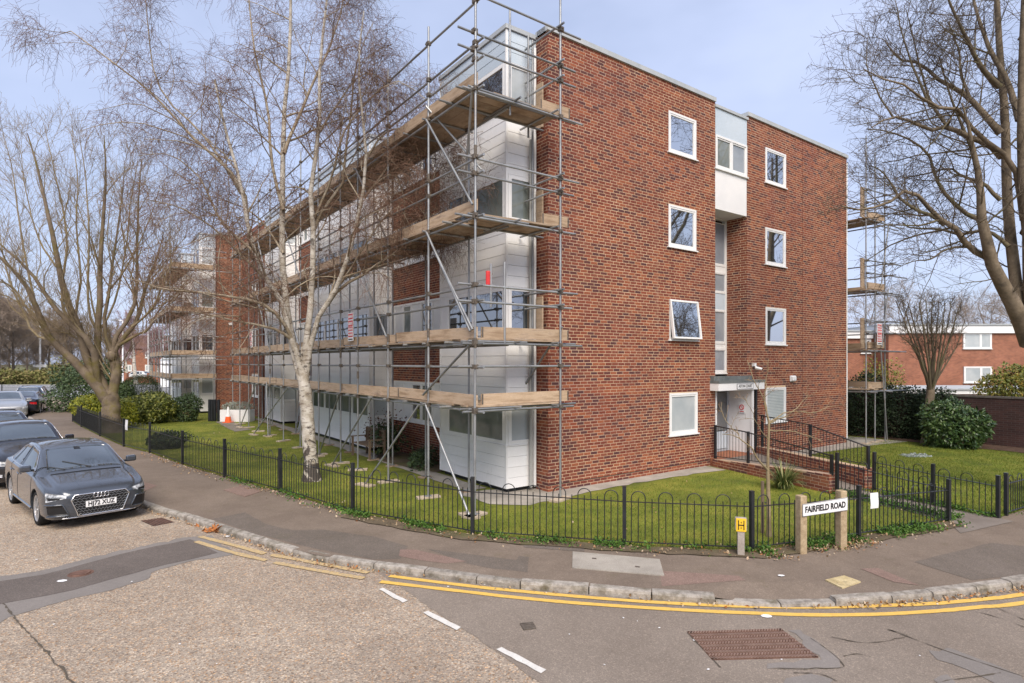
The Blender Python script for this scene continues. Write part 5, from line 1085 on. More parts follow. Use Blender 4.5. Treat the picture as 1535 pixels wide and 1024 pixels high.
def car(kind, label, pos, heading, body, plate=None, front='plain', rear_view=False, detail=True, group=None):
    p = CARP[kind]; me, bvh = car_body(kind); r = thing('car', label, 'car', (0, 0, 0), group)
    bm2 = me.copy(); bm2.materials.clear(); bm2.materials.append(body); bo = obj('body', bm2, r)
    def B(mb, name, mat, par=r, smooth=True, **k): return mb.build(name, mat, par, smooth, **k)
    a, b, c, d = p['glass'][0]; mb = MB(); patch(mb, bvh, [(a, -b, 0), (a, b, 0), (c, d, 0), (c, -d, 0)], (0, 0, -1), 14, 10, .006); ws = B(mb, 'windscreen', M['car_glass'])
    a2, b2, c2, d2 = p['glass'][1]; mb = MB(); patch(mb, bvh, [(a2, -b2, 0), (a2, b2, 0), (c2, d2, 0), (c2, -d2, 0)], (0, 0, -1), 10, 8, .006); B(mb, 'rear_window', M['car_glass'])
    for s in (-1, 1):
        for q in p['side']: mb = MB(); patch(mb, bvh, [(x, s * .2, z) for x, z in q], (0, -s, 0), 6, 6, .005); B(mb, 'side_window', M['car_glass'])
        if detail:
            o_, tr_ = p['side'][0], p['side'][-1]; loop = [(p['side'][0][0][0] + .03, p['side'][0][0][1] - .012), (p['side'][0][1][0] + .01, p['side'][0][1][1] + .018), (p['side'][0][2][0], p['side'][0][2][1] + .02), (p['side'][1][2][0], p['side'][1][2][1] + .018), (p['side'][2][2][0], p['side'][2][2][1] + .012), (p['side'][2][3][0] - .03, p['side'][2][3][1] - .01), (p['side'][1][3][0], p['side'][1][3][1] - .018), (p['side'][1][0][0], p['side'][1][0][1] - .016)]
            mb = MB(); L = line_on(bvh, [(x, s * .2, z) for x, y, z in lerp_pts([(x, 0, z) for x, z in loop], 5, True)], (0, -s, 0), .006); mb.tube(L, .009, 5); B(mb, 'window_trim', M['chrome'])
            for q in ([(p['side'][0][0][0] + .12, .94), (p['side'][0][0][0] + .16, .6), (p['side'][0][0][0] + .12, .26)], [(-.31, .95), (-.31, .6), (-.33, .26)], [(-1.05, .97), (-.98, .7), (-.86, .45)]):
                mb = MB(); mb.tube(line_on(bvh, [(x, s * .3, z) for x, _, z in lerp_pts([(x, 0, z) for x, z in q], 6)], (0, -s, 0), .001), .0035, 4); B(mb, 'door_seam', M['car_trim'])
            for x in (-.12, -.88):
                h = line_on(bvh, [(x, s * .3, .80), (x - .17, s * .3, .815)], (0, -s, 0), .02); mb = MB(); mb.tube(h, .013, 6); B(mb, 'door_handle', body)
        # mirror
        x0 = p['side'][0][0][0] - .06; z0 = p['side'][0][0][1] + .03; mb = MB(); mb.obox((x0, s * .955, z0 + .03), (.055, 0, 0), (0, .10, 0), (0, 0, .065)); mo = B(mb, 'wing_mirror', body, smooth=False); bevel(mo, .035, 3); mb = MB(); mb.obox((x0, s * .87, z0 - .01), (.03, 0, 0), (0, .06, 0), (0, 0, .02)); B(mb, 'mirror_arm', M['car_trim'], mo, False)
        # sill
        mb = MB(); mb.tube(line_on(bvh, [(x, s * .3, .27) for x in np.linspace(p['ax'][0] - .42, p['ax'][1] + .42, 10)], (0, -s, 0), .004), .022, 5); B(mb, 'side_skirt', body if detail else M['car_trim'])
    wr = p['wr']
    for ax in p['ax']:
        for s in (-1, 1):
            yo = s * .775; mb = MB(); pr = [(wr - .07, -.10), (wr - .025, -.105), (wr - .004, -.085), (wr, -.04), (wr, .04), (wr - .004, .085), (wr - .025, .105), (wr - .085, .10)]
            mb.lathe(pr, (ax, yo, wr - .0), 'y', 32); wh = B(mb, 'wheel', M['tyre'])
            mb = MB(); mb.lathe([(0, s * .02), (wr - .10, s * .02), (wr - .095, s * -.05)], (ax, yo, wr), 'y', 24); B(mb, 'brake_disc', M['car_trim'], wh)
            mb = MB(); mb.lathe([(wr - .105, s * .03), (wr - .10, s * .088), (wr - .076, s * .098), (wr - .07, s * .085)], (ax, yo, wr), 'y', 32); mb.lathe([(0, s * .075), (.05, s * .072), (.06, s * .04)], (ax, yo, wr), 'y', 14)
            for k in range(5):
                for dd in (-.17, .17):
                    t = k / 5 * 2 * math.pi + .3; t2 = t + dd; a_ = V(.04 * math.cos(t), 0, .04 * math.sin(t)); b_ = V((wr - .09) * math.cos(t2), 0, (wr - .09) * math.sin(t2))
                    dv = b_ - a_; dl = np.linalg.norm(dv); dv /= dl; pv = np.cross(dv, V(0, 1, 0)); mb.obox(V(ax, yo + s * .068, wr) + (a_ + b_) / 2, dv * dl / 2, pv * .016, V(0, .014, 0))
            B(mb, 'rim', M['rim'], wh, False)
    xf = p['st'][0][0]; xr = p['st'][-1][0]
    FX = (-1, 0, 0); RXd = (1, 0, 0)
    if front == 'hex':
        out = [(.43, .625), (.49, .545), (.375, .245), (-.375, .245), (-.49, .545), (-.43, .625)]
        mb = MB(); patch(mb, bvh, [(0, .43, .622), (0, -.43, .622), (0, -.49, .545), (0, .49, .545)], FX, 22, 4, .006); patch(mb, bvh, [(0, .49, .545), (0, -.49, .545), (0, -.375, .245), (0, .375, .245)], FX, 22, 10, .006); gr_ = B(mb, 'grille', M['car_trim'])
        mb = MB(); L = line_on(bvh, lerp_pts([(0, y, z) for y, z in out], 9, True), FX, .012); mb.tube(L, .013, 6); B(mb, 'grille_surround', M['chrome'], gr_)
        mb = MB()
        for k in range(8):
            z = .272 + k * .046; yl = .375 + .115 * (z - .245) / .30 if z < .545 else .49 - .06 * (z - .545) / .08; yl -= .02; n_ = 13; L = []
            for i in range(n_ * 2 + 1):
                y = -yl + 2 * yl * i / (2 * n_); L.append((0, y, z + (.013 if (i + k) % 2 else -.013)))
            mb.tube(line_on(bvh, L, FX, .012), .0042, 4, False)
        B(mb, 'grille_mesh', pm('grille_grey', [(.30, .31, .32), (.38, .39, .40)], 5, rough=.3, metal=.6), gr_, kind='stuff')
        mb = MB(); a = np.arange(19) / 18 * 2 * math.pi
        for k in range(4): mb.tube(line_on(bvh, [(0, (k - 1.5) * .060 + .039 * math.cos(t), .588 + .039 * math.sin(t)) for t in a], FX, .022), .0075, 6)
        B(mb, 'badge', M['chrome'])
        for s in (-1, 1):
            dl = (-1, -s * .55, -.12)
            mb = MB(); patch(mb, bvh, [(1.93, s * .83, .69), (2.1, s * .49, .625), (2.1, s * .505, .575), (1.97, s * .82, .52)], dl, 10, 5, .007); hl_ = B(mb, 'headlight', M['lamp'])
            mb = MB(); patch(mb, bvh, [(1.95, s * .79, .60), (2.1, s * .60, .592), (2.1, s * .62, .565), (1.97, s * .77, .545)], dl, 8, 3, .010); B(mb, 'lamp_unit', M['car_trim'], hl_)
            mb = MB(); patch(mb, bvh, [(1.97, s * .80, .44), (2.1, s * .545, .445), (2.1, s * .46, .275), (1.97, s * .78, .28)], dl, 8, 6, .006); B(mb, 'air_intake', M['car_trim'])
            mb = MB(); mb.tube(line_on(bvh, lerp_pts([(1.97, s * .83, .465), (2.1, s * .56, .465), (2.1, s * .45, .262), (1.97, s * .80, .255)], 5), dl, .012), .016, 6); B(mb, 'intake_trim', body)
        mb = MB(); mb.tube(line_on(bvh, [(0, y, .222) for y in np.linspace(-.62, .62, 25)], FX, .012), .011, 5); B(mb, 'front_lip', M['chrome'])
        px, pz = line_on(bvh, [(0, 0, .44)], FX, .03)[0][0], .44
        # bonnet creases
        for s in (-1, 1): mb = MB(); mb.tube(line_on(bvh, [(x, s * (.30 + .10 * (2.1 - x)), 0) for x in np.linspace(2.02, 1.3, 14)], (0, 0, -1), .000), .006, 5); B(mb, 'bonnet_crease', body)
        mb = MB(); mb.tube(line_on(bvh, [(1.22 + .03 * math.cos(y * 2), y, 0) for y in np.linspace(-.62, .62, 16)], (0, 0, -1), .003), .012, 5); B(mb, 'cowl', M['car_trim'])
        for y in (.1, -.35): mb = MB(); mb.tube(line_on(bvh, [(1.12 - .05 * k, y - .09 * k, 0) for k in range(6)], (0, 0, -1), .016), .008, 5); B(mb, 'wiper', M['car_trim'])
        mb = MB(); patch(mb, bvh, [(.50, -.06, 0), (.50, .06, 0), (.39, .05, 0), (.39, -.05, 0)], (0, 0, -1), 3, 3, .009); B(mb, 'sensor_patch', M['car_trim'])
    else:
        mb = MB(); patch(mb, bvh, [(0, .34, .60), (0, -.34, .60), (0, -.30, .50), (0, .30, .50)], FX, 10, 3, .006); patch(mb, bvh, [(0, .45, .40), (0, -.45, .40), (0, -.42, .28), (0, .42, .28)], FX, 12, 4, .006); B(mb, 'grille', M['car_trim'])
        for s in (-1, 1):
            dl = (-1, -s * .6, -.1); mb = MB(); patch(mb, bvh, [(xf - .32, s * .80, .74), (xf - .1, s * .50, .66), (xf - .1, s * .48, .57), (xf - .3, s * .80, .60)], dl, 8, 5, .007); B(mb, 'headlight', M['lamp'])
            mb = MB(); patch(mb, bvh, [(xf - .2, s * .72, .40), (xf - .1, s * .62, .39), (xf - .1, s * .62, .32), (xf - .2, s * .72, .32)], dl, 4, 4, .007); B(mb, 'fog_light', M['lamp'])
        px, pz = line_on(bvh, [(0, 0, .45)], FX, .02)[0][0], .45
    mb = MB(); mb.box((px - .012, -.26, pz - .056), (px, .26, pz + .056)); pl = B(mb, 'number_plate', M['sign_white'], r, False)
    if plate: text_mesh(plate, .118, M['black'], V(px + .002, 0, pz), V(0, 1, 0), UP, V(1, 0, 0), .003, 'plate_lettering', pl, .45)
    for s in (-1, 1):
        dl = (1, -s * .5, 0); zt_ = .80 if kind == 'saloon' else .90
        mb = MB(); patch(mb, bvh, [(xr + .12, s * .78, zt_), (xr, s * .48, zt_ + .02), (xr, s * .48, zt_ - .10), (xr + .12, s * .79, zt_ - .14)], dl, 8, 5, .008); B(mb, 'tail_light', M['tail'])
    h = line_on(bvh, [(0, 0, .62)], RXd, .015)
    if h: mb = MB(); mb.box((h[0][0] - .0, -.26, .565), (h[0][0] + .012, .26, .675)); B(mb, 'number_plate', M['plate_y'], r, False)
    mb = MB(); patch(mb, bvh, [(0, -.5, .40), (0, .5, .40), (0, .48, .30), (0, -.48, .30)], RXd, 8, 3, .006); B(mb, 'rear_valance', M['car_trim'])
    r.scale = (1, .95 if kind == 'saloon' else 1, 1); r.location = (pos[0], pos[1], RZ); r.rotation_euler = (0, 0, heading); return r
HD = math.atan2(-.664, .747)
grey = paint('graphite_paint', (.066, .076, .092), 1.0, .45, .26); blackp = paint('black_paint', (.010, .010, .013), 1.0, .2, .25); silver = paint('silver_paint', (.36, .37, .38), 1, .5, .3); bluep = paint('navy_paint', (.025, .028, .045), 1, .3, .3); whitep = paint('white_car_paint', (.62, .63, .64), 1, .0, .3)
fr_, fl_, rr_ = G(57.4, 787, RZ), G(206, 768, RZ), G(18.7, 754.5, RZ)
hd = math.atan2((fr_ - rr_)[1], (fr_ - rr_)[0]); fwd = V(math.cos(hd), math.sin(hd), 0); lft = V(-fwd[1], fwd[0], 0)
c0 = fr_ + lft * .80 - fwd * 1.36
car('saloon', 'dark grey saloon with a big hexagonal grille parked nearest the corner', c0, hd, grey, 'HJ72 XUZ', 'hex')
rd = V(-.735, .678, 0)
car('hatch', 'black hatchback parked directly behind the dark grey saloon', c0 + rd * 5.1 - lft * .15, hd - .01, blackp)
car('hatch', 'second dark hatchback with a leafy reflection in its windscreen', c0 + rd * 10.0 - lft * .1, hd - .02, bluep)
car('hatch', 'white roofed car parked third behind the grey saloon', c0 + rd * 14.6 - lft * .35, hd - .04, whitep)
car('hatch', 'silver hatchback facing the camera further up the street', V((10 - CU) / F * 33.5, 33.5, 0), hd - .12, silver)
rk = V(-.52, .854, 0); rh = math.atan2(rk[1], rk[0])
car('saloon', 'dark navy saloon seen from behind by the kerb', V((40 - CU) / F * 36.2, 36.2, 0), rh, bluep)
car('hatch', 'black hatchback with red tail lamps, farthest along the kerb', V((50 - CU) / F * 42.5, 42.5, 0), rh, blackp)
for u, Y, bdy, lb, hd2, kd in ((172, 100, whitep, 'pale blue white car across the main road', .1, 'saloon'), (204, 104, whitep, 'white van like car across the main road', 3.1, 'suv'), (217, 112, silver, 'silver car parked beyond the low brick wall', 3.0, 'hatch')):
    car(kd, lb, V((u - CU) / F * Y, Y, 0), hd2, bdy, detail=False, group='cars across the main road')
# ------------------------------------------------------------------ trees
class TB:
    """tubes for many branches at once"""
    def __init__(s): s.v = []; s.f = []; s.n = 0; s.v3 = None
    def add(s, pts, rad, sides):
        """pts (N, P, 3), rad (N, P)"""
        N, Pn = rad.shape
        if not N: return
        t = np.gradient(pts, axis=1); t /= np.linalg.norm(t, axis=2, keepdims=True) + 1e-9
        ref = np.where(np.abs(t[:, :, 2:]) < .9, np.array([0, 0, 1.0]), np.array([1.0, 0, 0])); ref = np.broadcast_to(ref[:, :1], t.shape)
        e1 = np.cross(t, ref); e1 /= np.linalg.norm(e1, axis=2, keepdims=True) + 1e-9; e2 = np.cross(t, e1)
        a = np.arange(sides) / sides * 2 * math.pi
        ring = pts[:, :, None] + rad[:, :, None, None] * (np.cos(a)[:, None] * e1[:, :, None] + np.sin(a)[:, None] * e2[:, :, None])
        b = np.arange(N)[:, None, None] * Pn * sides; i = np.arange(Pn - 1)[None, :, None] * sides; j = np.arange(sides)[None, None]; j2 = (j + 1) % sides
        f = np.stack([b + i + j, b + i + j2, b + i + sides + j2, b + i + sides + j], -1).reshape(-1, 4)
        s.v.append(ring.reshape(-1, 3)); s.f.append(f + s.n); s.n += N * Pn * sides
    def build(s, name, mat, parent=None, smooth=True, **k):
        if not s.v: return None
        return obj(name, mesh_np(name, np.concatenate(s.v) - org(parent), [np.concatenate(s.f)], smooth, [mat]), parent, **k)
def unit(v): return v / (np.linalg.norm(v, axis=-1, keepdims=True) + 1e-9)
def resample(P, n):
    P = smooth(P, 6); d = np.r_[0, np.cumsum(np.linalg.norm(np.diff(P, axis=0), axis=1))]; q = np.linspace(0, d[-1], n); return np.stack([np.interp(q, d, P[:, k]) for k in range(3)], 1)
def grow(pts, rad, m, length, spread=.8, up=.2, droop=0.0, wig=.12, npts=6, t0=.15, t1=1.0, rr=.55, rmin=.004, tip=.35, lenvar=.35, taper=.6, rng=RNG, apical=0.0, side=None):
    """m children on each branch. up lifts, droop pulls tips down, wig is crookedness"""
    N, P, _ = pts.shape; tt = (np.arange(m)[None] + rng.uniform(0, 1, (N, m))) / m; tt = t0 + (t1 - t0) * tt
    x = tt * (P - 1 - 1e-6); i = x.astype(int); f = (x - i)[..., None]; n_ = np.arange(N)[:, None]
    base = pts[n_, i] * (1 - f) + pts[n_, i + 1] * f; tan = unit(pts[n_, i + 1] - pts[n_, i]); r0 = (rad[n_, i] * (1 - f[..., 0]) + rad[n_, i + 1] * f[..., 0])
    rnd = rng.normal(0, 1, (N, m, 3)); rnd -= (rnd * tan).sum(-1, keepdims=True) * tan; rnd = unit(rnd)
    d = unit(tan * (1 - spread * .75) + rnd * spread + np.array([0, 0, up]))
    L = (length * (1 - taper * (tt - t0) / max(1e-6, t1 - t0)) * (1 + rng.normal(0, lenvar, (N, m)))).clip(length * .2)
    p = base.reshape(-1, 3); d = d.reshape(-1, 3); L = L.reshape(-1); K = len(p); out = [p]; st = (L / (npts - 1))[:, None]
    for k in range(1, npts):
        d = unit(d + rng.normal(0, wig, (K, 3)) + np.array([0, 0, apical]) - np.array([0, 0, 1.0]) * droop * k / npts); p = p + d * st; out.append(p)
    o = np.stack(out, 1); rb = np.minimum(r0.reshape(-1) * rr, .0125 * L + .003 * 1).clip(rmin)
    r = rb[:, None] * np.linspace(1, tip, npts)[None]; return o, np.maximum(r, rmin * .75)
def tree(name, label, limbs, trunk, mats, levels, base, group=None, knobs=(), flare=1.25):
    """trunk: (points, radii); limbs: list of (points, r0, r1); levels: dicts for grow, each on the branches before it"""
    r = thing(name, label, 'tree', tuple(base), group); tb = TB(); P = resample(trunk[0], 16); q = np.interp(np.linspace(0, 1, 16), np.linspace(0, 1, len(trunk[1])), trunk[1]); q[0] *= flare; q[1] *= 1 + (flare - 1) * .35
    P[1:-1] += RNG.normal(0, q.mean() * .06, P[1:-1].shape); tb.add(P[None], q[None], 14)
    tb.build('trunk', mats[0], r)
    for (kp, kr) in knobs:
        tb = TB(); tb.add(np.array([[kp - UP * kr, kp - UP * kr * .6, kp, kp + UP * kr * .6, kp + UP * kr]]), np.array([[kr * .3, kr * .85, kr, kr * .85, kr * .3]]), 9); tb.build('burr', mats[0], r)
    lp, lr = [], []
    for pts, r0, r1 in limbs:
        a = resample(pts, 12); a[2:] += np.cumsum(RNG.normal(0, .012, a[2:].shape), 0); rad = np.linspace(r0, r1, 12); rad[0] *= 1.12; t = TB(); t.add(a[None], rad[None], 9 if r0 > .05 else 6); t.build('branch', mats[0] if r0 > .065 else mats[1], r); lp.append(a); lr.append(rad)
    p, q = np.array(lp), np.array(lr); tw = TB(); tb2 = TB()
    for i, lv in enumerate(levels):
        lv = dict(lv); sides = lv.pop('sides', 3); fine = lv.pop('fine', i > 0); keep = lv.pop('also', None)
        p, q = grow(p, q, **lv); (tw if fine else tb2).add(p, q, sides)
    tb2.build('crown', mats[1], r, kind='stuff'); tw.build('twigs', mats[2], r, smooth=False, kind='stuff'); return r
def birch_bark(name, k=1.0, black=.5):
    m, N, L, B = nm(name); p = N.new('ShaderNodeNewGeometry').outputs['Position']
    mp_ = N.new('ShaderNodeMapping'); mp_.inputs['Scale'].default_value = (3, 3, 16); L.new(p, mp_.inputs['Vector'])
    r = ramp(N, [(.34 * k, .29 * k, .22 * k), (.54 * k, .49 * k, .41 * k), (.66 * k, .62 * k, .55 * k)], .35, .62); L.new(noise(N, L, 5, 5, .6, p), r.inputs['Fac'])
    c = mul(N, L, r.outputs['Color'], (.16, .12, .09), 'MIX', mrange(N, L, noise(N, L, 1.4, 4, .7, mp_.outputs['Vector']), (.56), .62, 0, .9))
    c = mul(N, L, c, (.07, .055, .045), 'MIX', mrange(N, L, noise(N, L, 2.6, 6, .7, p, .8), .57, .63, 0, .9))
    if black:
        s = N.new('ShaderNodeSeparateXYZ'); L.new(p, s.inputs[0]); a = mrange(N, L, s.outputs['Z'], .0, 2.2, .22, -.12); ad = N.new('ShaderNodeMath'); ad.operation = 'ADD'; L.new(noise(N, L, 3.4, 6, .7, p, 1.2), ad.inputs[0]); L.new(a, ad.inputs[1])
        c = mul(N, L, c, (.055, .042, .034), 'MIX', mrange(N, L, ad.outputs[0], .60, .66, 0, .95))
    L.new(c, B.inputs['Base Color']); B.inputs['Roughness'].default_value = .8
    b = N.new('ShaderNodeBump'); b.inputs['Strength'].default_value = .7; b.inputs['Distance'].default_value = .02; L.new(noise(N, L, 9, 6, .7, mp_.outputs['Vector']), b.inputs['Height']); L.new(b.outputs['Normal'], B.inputs['Normal']); return m
M['birch'] = birch_bark('birch_bark', .86); M['birch_limb'] = pm('birch_limb_bark', [(.20, .155, .10), (.32, .265, .19), (.42, .37, .29)], 3.5, rough=.85, bump=.4, fine=.2, dirt=(.11, .08, .055), dscale=5, dlo=.55, dhi=.68)
M['birch_twig'] = pm('birch_twig', [(.115, .064, .042), (.18, .108, .072)], 3, rough=.8, fine=.1)
M['lime'] = pm('pale_grey_bark', [(.10, .076, .055), (.165, .128, .092), (.215, .17, .125)], 2.4, rough=.9, bump=.8, bscale=22, fine=.2, fscale=25, dirt=(.15, .125, .03), dscale=1.6, dlo=.5, dhi=.7)
M['lime_limb'] = pm('lichened_branch', [(.165, .128, .075), (.25, .20, .12), (.30, .245, .158)], 2, rough=.9, bump=.4, fine=.2, dirt=(.24, .18, .052), dscale=1.2, dlo=.52, dhi=.72)
M['lime_twig'] = pm('lime_twig', [(.185, .138, .08), (.25, .19, .115)], 3, rough=.85)
M['oak'] = pm('smooth_brown_bark', [(.105, .082, .055), (.175, .138, .093), (.22, .175, .125)], 2.8, rough=.9, bump=.9, bscale=14, fine=.2, fscale=20, dirt=(.075, .06, .045), dscale=2.6, dlo=.55, dhi=.68)
M['oak_limb'] = pm('mossy_branch', [(.088, .07, .049), (.14, .112, .072), (.125, .115, .055)], 2.5, rough=.9, bump=.5, fine=.2); M['oak_twig'] = pm('dark_twig', [(.072, .056, .042), (.115, .088, .063)], 3, rough=.85)
def px(pts, Y, dy=0.0, dv=None):
    """points of a limb, from its photo outline and its real distance; dy is how far the limb leans away or nearer by its tip"""
    n = len(pts); return np.array([PT(u, v, Y + dy * i / (n - 1)) for i, (u, v) in enumerate(pts)])
# --- the big silver birch by the bay
YB = 15.0; bb = px([(468, 724), (463, 650), (457, 580), (454, 520)], YB); bb[0][2] = -.05
BL = [([(456, 575), (446, 535), (430, 491), (419, 449), (396, 417), (381, 378), (370, 333), (361, 280), (340, 200), (322, 120)], -.9, .082, .02),
      ([(455, 580), (438, 515), (426, 420), (425, 315), (424, 293), (426, 205), (429, 140), (435, 88), (435, 0), (437, -70)], .3, .10, .026),
      ([(457, 575), (459, 510), (466, 450), (469, 400), (470, 350), (466, 280), (478, 200), (480, 110), (488, 20), (500, -60)], -.5, .088, .02),
      ([(458, 570), (470, 492), (490, 456), (511, 420), (528, 368), (546, 297), (552, 234), (543, 152), (540, 90), (548, 20)], -1.0, .074, .014),
      ([(490, 458), (511, 431), (546, 410), (599, 375), (627, 350), (641, 315), (646, 280), (655, 250)], -1.2, .042, .012),
      ([(446, 525), (426, 487), (395, 456), (335, 445), (290, 440), (239, 435), (200, 421)], -2.2, .05, .015),
      ([(440, 515), (430, 503), (400, 490), (364, 483), (320, 474), (286, 468)], -1.5, .042, .016),
      ([(370, 333), (369, 299), (351, 264), (293, 211), (249, 164), (214, 129), (176, 100), (126, 63), (94, 44), (66, 58)], -.6, .05, .008),
      ([(361, 290), (345, 262), (300, 200), (250, 150), (228, 100), (222, 40), (215, -30)], .6, .035, .008),
      ([(425, 315), (405, 240), (400, 170), (380, 75), (372, 10), (365, -50)], 1.0, .045, .012), ([(426, 230), (440, 190), (470, 120), (500, 50), (520, -30)], .8, .045, .012),
      ([(469, 350), (490, 300), (511, 293), (520, 230), (526, 176), (535, 100), (560, 40)], .9, .045, .01),
      ([(470, 330), (500, 260), (515, 200), (560, 140), (600, 120), (640, 150)], -.8, .035, .008), ([(546, 297), (580, 250), (610, 200), (640, 190), (668, 215)], -.4, .03, .007),
      ([(552, 234), (575, 200), (605, 190), (625, 215), (632, 262)], -.3, .028, .006), ([(511, 425), (540, 380), (572, 330), (596, 310), (612, 335)], -.9, .028, .006), ([(546, 297), (570, 270), (592, 262), (606, 290), (612, 340)], -.7, .025, .006), ([(599, 375), (632, 330), (660, 310), (678, 335)], -.6, .02, .005), ([(478, 200), (510, 150), (545, 110), (575, 120), (590, 160)], .5, .028, .006), ([(396, 417), (360, 380), (320, 340), (270, 310), (225, 300)], -1.6, .035, .008), ([(381, 378), (330, 330), (300, 270), (255, 235), (205, 235)], .8, .035, .008), ([(425, 380), (390, 330), (340, 300), (300, 290)], 1.3, .03, .008)]
tree('silver_birch_tree', 'large silver birch with white bark and fine drooping twigs on the lawn', [(px(p, YB, dy), r0, r1) for p, dy, r0, r1 in BL], (bb, [.19, .165, .16, .045]), (M['birch'], M['birch_limb'], M['birch_twig']),
     [dict(m=12, length=2.1, spread=.75, up=.25, wig=.14, npts=7, t0=.2, rr=.5, rmin=.0065, droop=.12, fine=False, sides=4), dict(m=10, length=1.0, spread=.8, up=.1, wig=.2, npts=6, t0=.12, rr=.5, rmin=.004, droop=.22), dict(m=9, length=.66, spread=.8, up=-.05, wig=.26, npts=6, t0=.1, rr=.6, rmin=.0030, droop=.40, sides=3)],
     tuple(bb[0]), flare=1.45)
# --- the pale many stemmed tree on the left
YL = 25.5; lb = px([(169, 648), (167, 625), (166, 600), (163, 590)], YL); lb[0][2] = -.05
LL = [([(160, 600), (146, 580), (122, 552), (96, 527), (76, 510), (66, 488), (55, 462), (40, 430), (10, 395), (-20, 370)], -2.5, .22, .03), ([(64, 482), (40, 462), (15, 430), (-12, 420)], -1, .06, .02), ([(160, 598), (150, 585), (136, 555), (128, 530), (122, 505), (116, 485), (100, 450), (84, 380), (72, 320), (55, 250), (40, 200)], -1.5, .20, .02),
      ([(163, 600), (146, 575), (143, 545), (139, 520), (124, 500), (100, 480), (78, 455), (50, 410), (20, 380), (-15, 350)], -2, .17, .02), ([(160, 590), (148, 560), (147, 535), (146, 500), (150, 460), (150, 400), (153, 330), (157, 260), (155, 200)], -.3, .17, .02), ([(166, 600), (170, 585), (174, 560), (172, 540), (168, 525)], .3, .20, .20),
      ([(168, 530), (178, 515), (195, 495), (206, 480), (212, 455), (222, 420), (234, 390), (245, 350)], 1.0, .12, .018), ([(168, 530), (172, 510), (182, 490), (198, 470), (206, 430), (206, 380), (209, 310), (214, 240)], .3, .10, .015), ([(178, 518), (205, 502), (222, 496), (232, 475), (248, 455), (270, 450)], .7, .07, .012), ([(168, 528), (160, 510), (156, 480), (162, 440), (170, 380), (178, 320), (186, 240)], -.8, .085, .012),
      ([(100, 480), (92, 440), (100, 380), (95, 320), (80, 250), (66, 190)], .5, .06, .012), ([(122, 505), (112, 470), (122, 420), (116, 340), (118, 270), (108, 200)], 1.2, .06, .012), ([(147, 500), (134, 470), (132, 420), (134, 340), (128, 260), (120, 210)], -1.2, .055, .012), ([(146, 500), (165, 470), (178, 430), (190, 360), (196, 300), (206, 240)], 1.4, .05, .012), ([(76, 510), (50, 500), (35, 470), (20, 440), (4, 380), (-4, 320)], .5, .055, .012), ([(55, 462), (40, 400), (28, 330), (20, 260), (6, 200)], 1.0, .05, .012), ([(147, 530), (128, 518), (108, 505), (95, 500)], -1.0, .05, .02), ([(198, 490), (222, 470), (238, 440), (255, 400), (262, 350)], -.9, .045, .01), ([(160, 440), (190, 400), (225, 330), (240, 280)], -.6, .04, .01), ([(84, 400), (60, 360), (40, 290), (30, 220)], .7, .04, .01)]
tree('bare_lime_tree', 'big pale multi stemmed bare tree behind the distant railing by the hedges', [(px(p, YL, dy), r0, r1) for p, dy, r0, r1 in LL], (lb, [.42, .36, .34, .30]), (M['lime'], M['lime_limb'], M['lime_twig']),
     [dict(m=12, length=2.5, spread=.55, up=.45, wig=.13, npts=7, t0=.22, rr=.5, rmin=.010, apical=.05, fine=False, sides=4), dict(m=8, length=1.2, spread=.55, up=.3, wig=.11, npts=6, t0=.12, rr=.5, rmin=.006, apical=.04), dict(m=6, length=.45, spread=.7, up=.2, wig=.15, npts=4, t0=.15, rr=.6, rmin=.0042)],
     tuple(lb[0]), knobs=[(PT(167, 533, YL), .22)], flare=1.3)
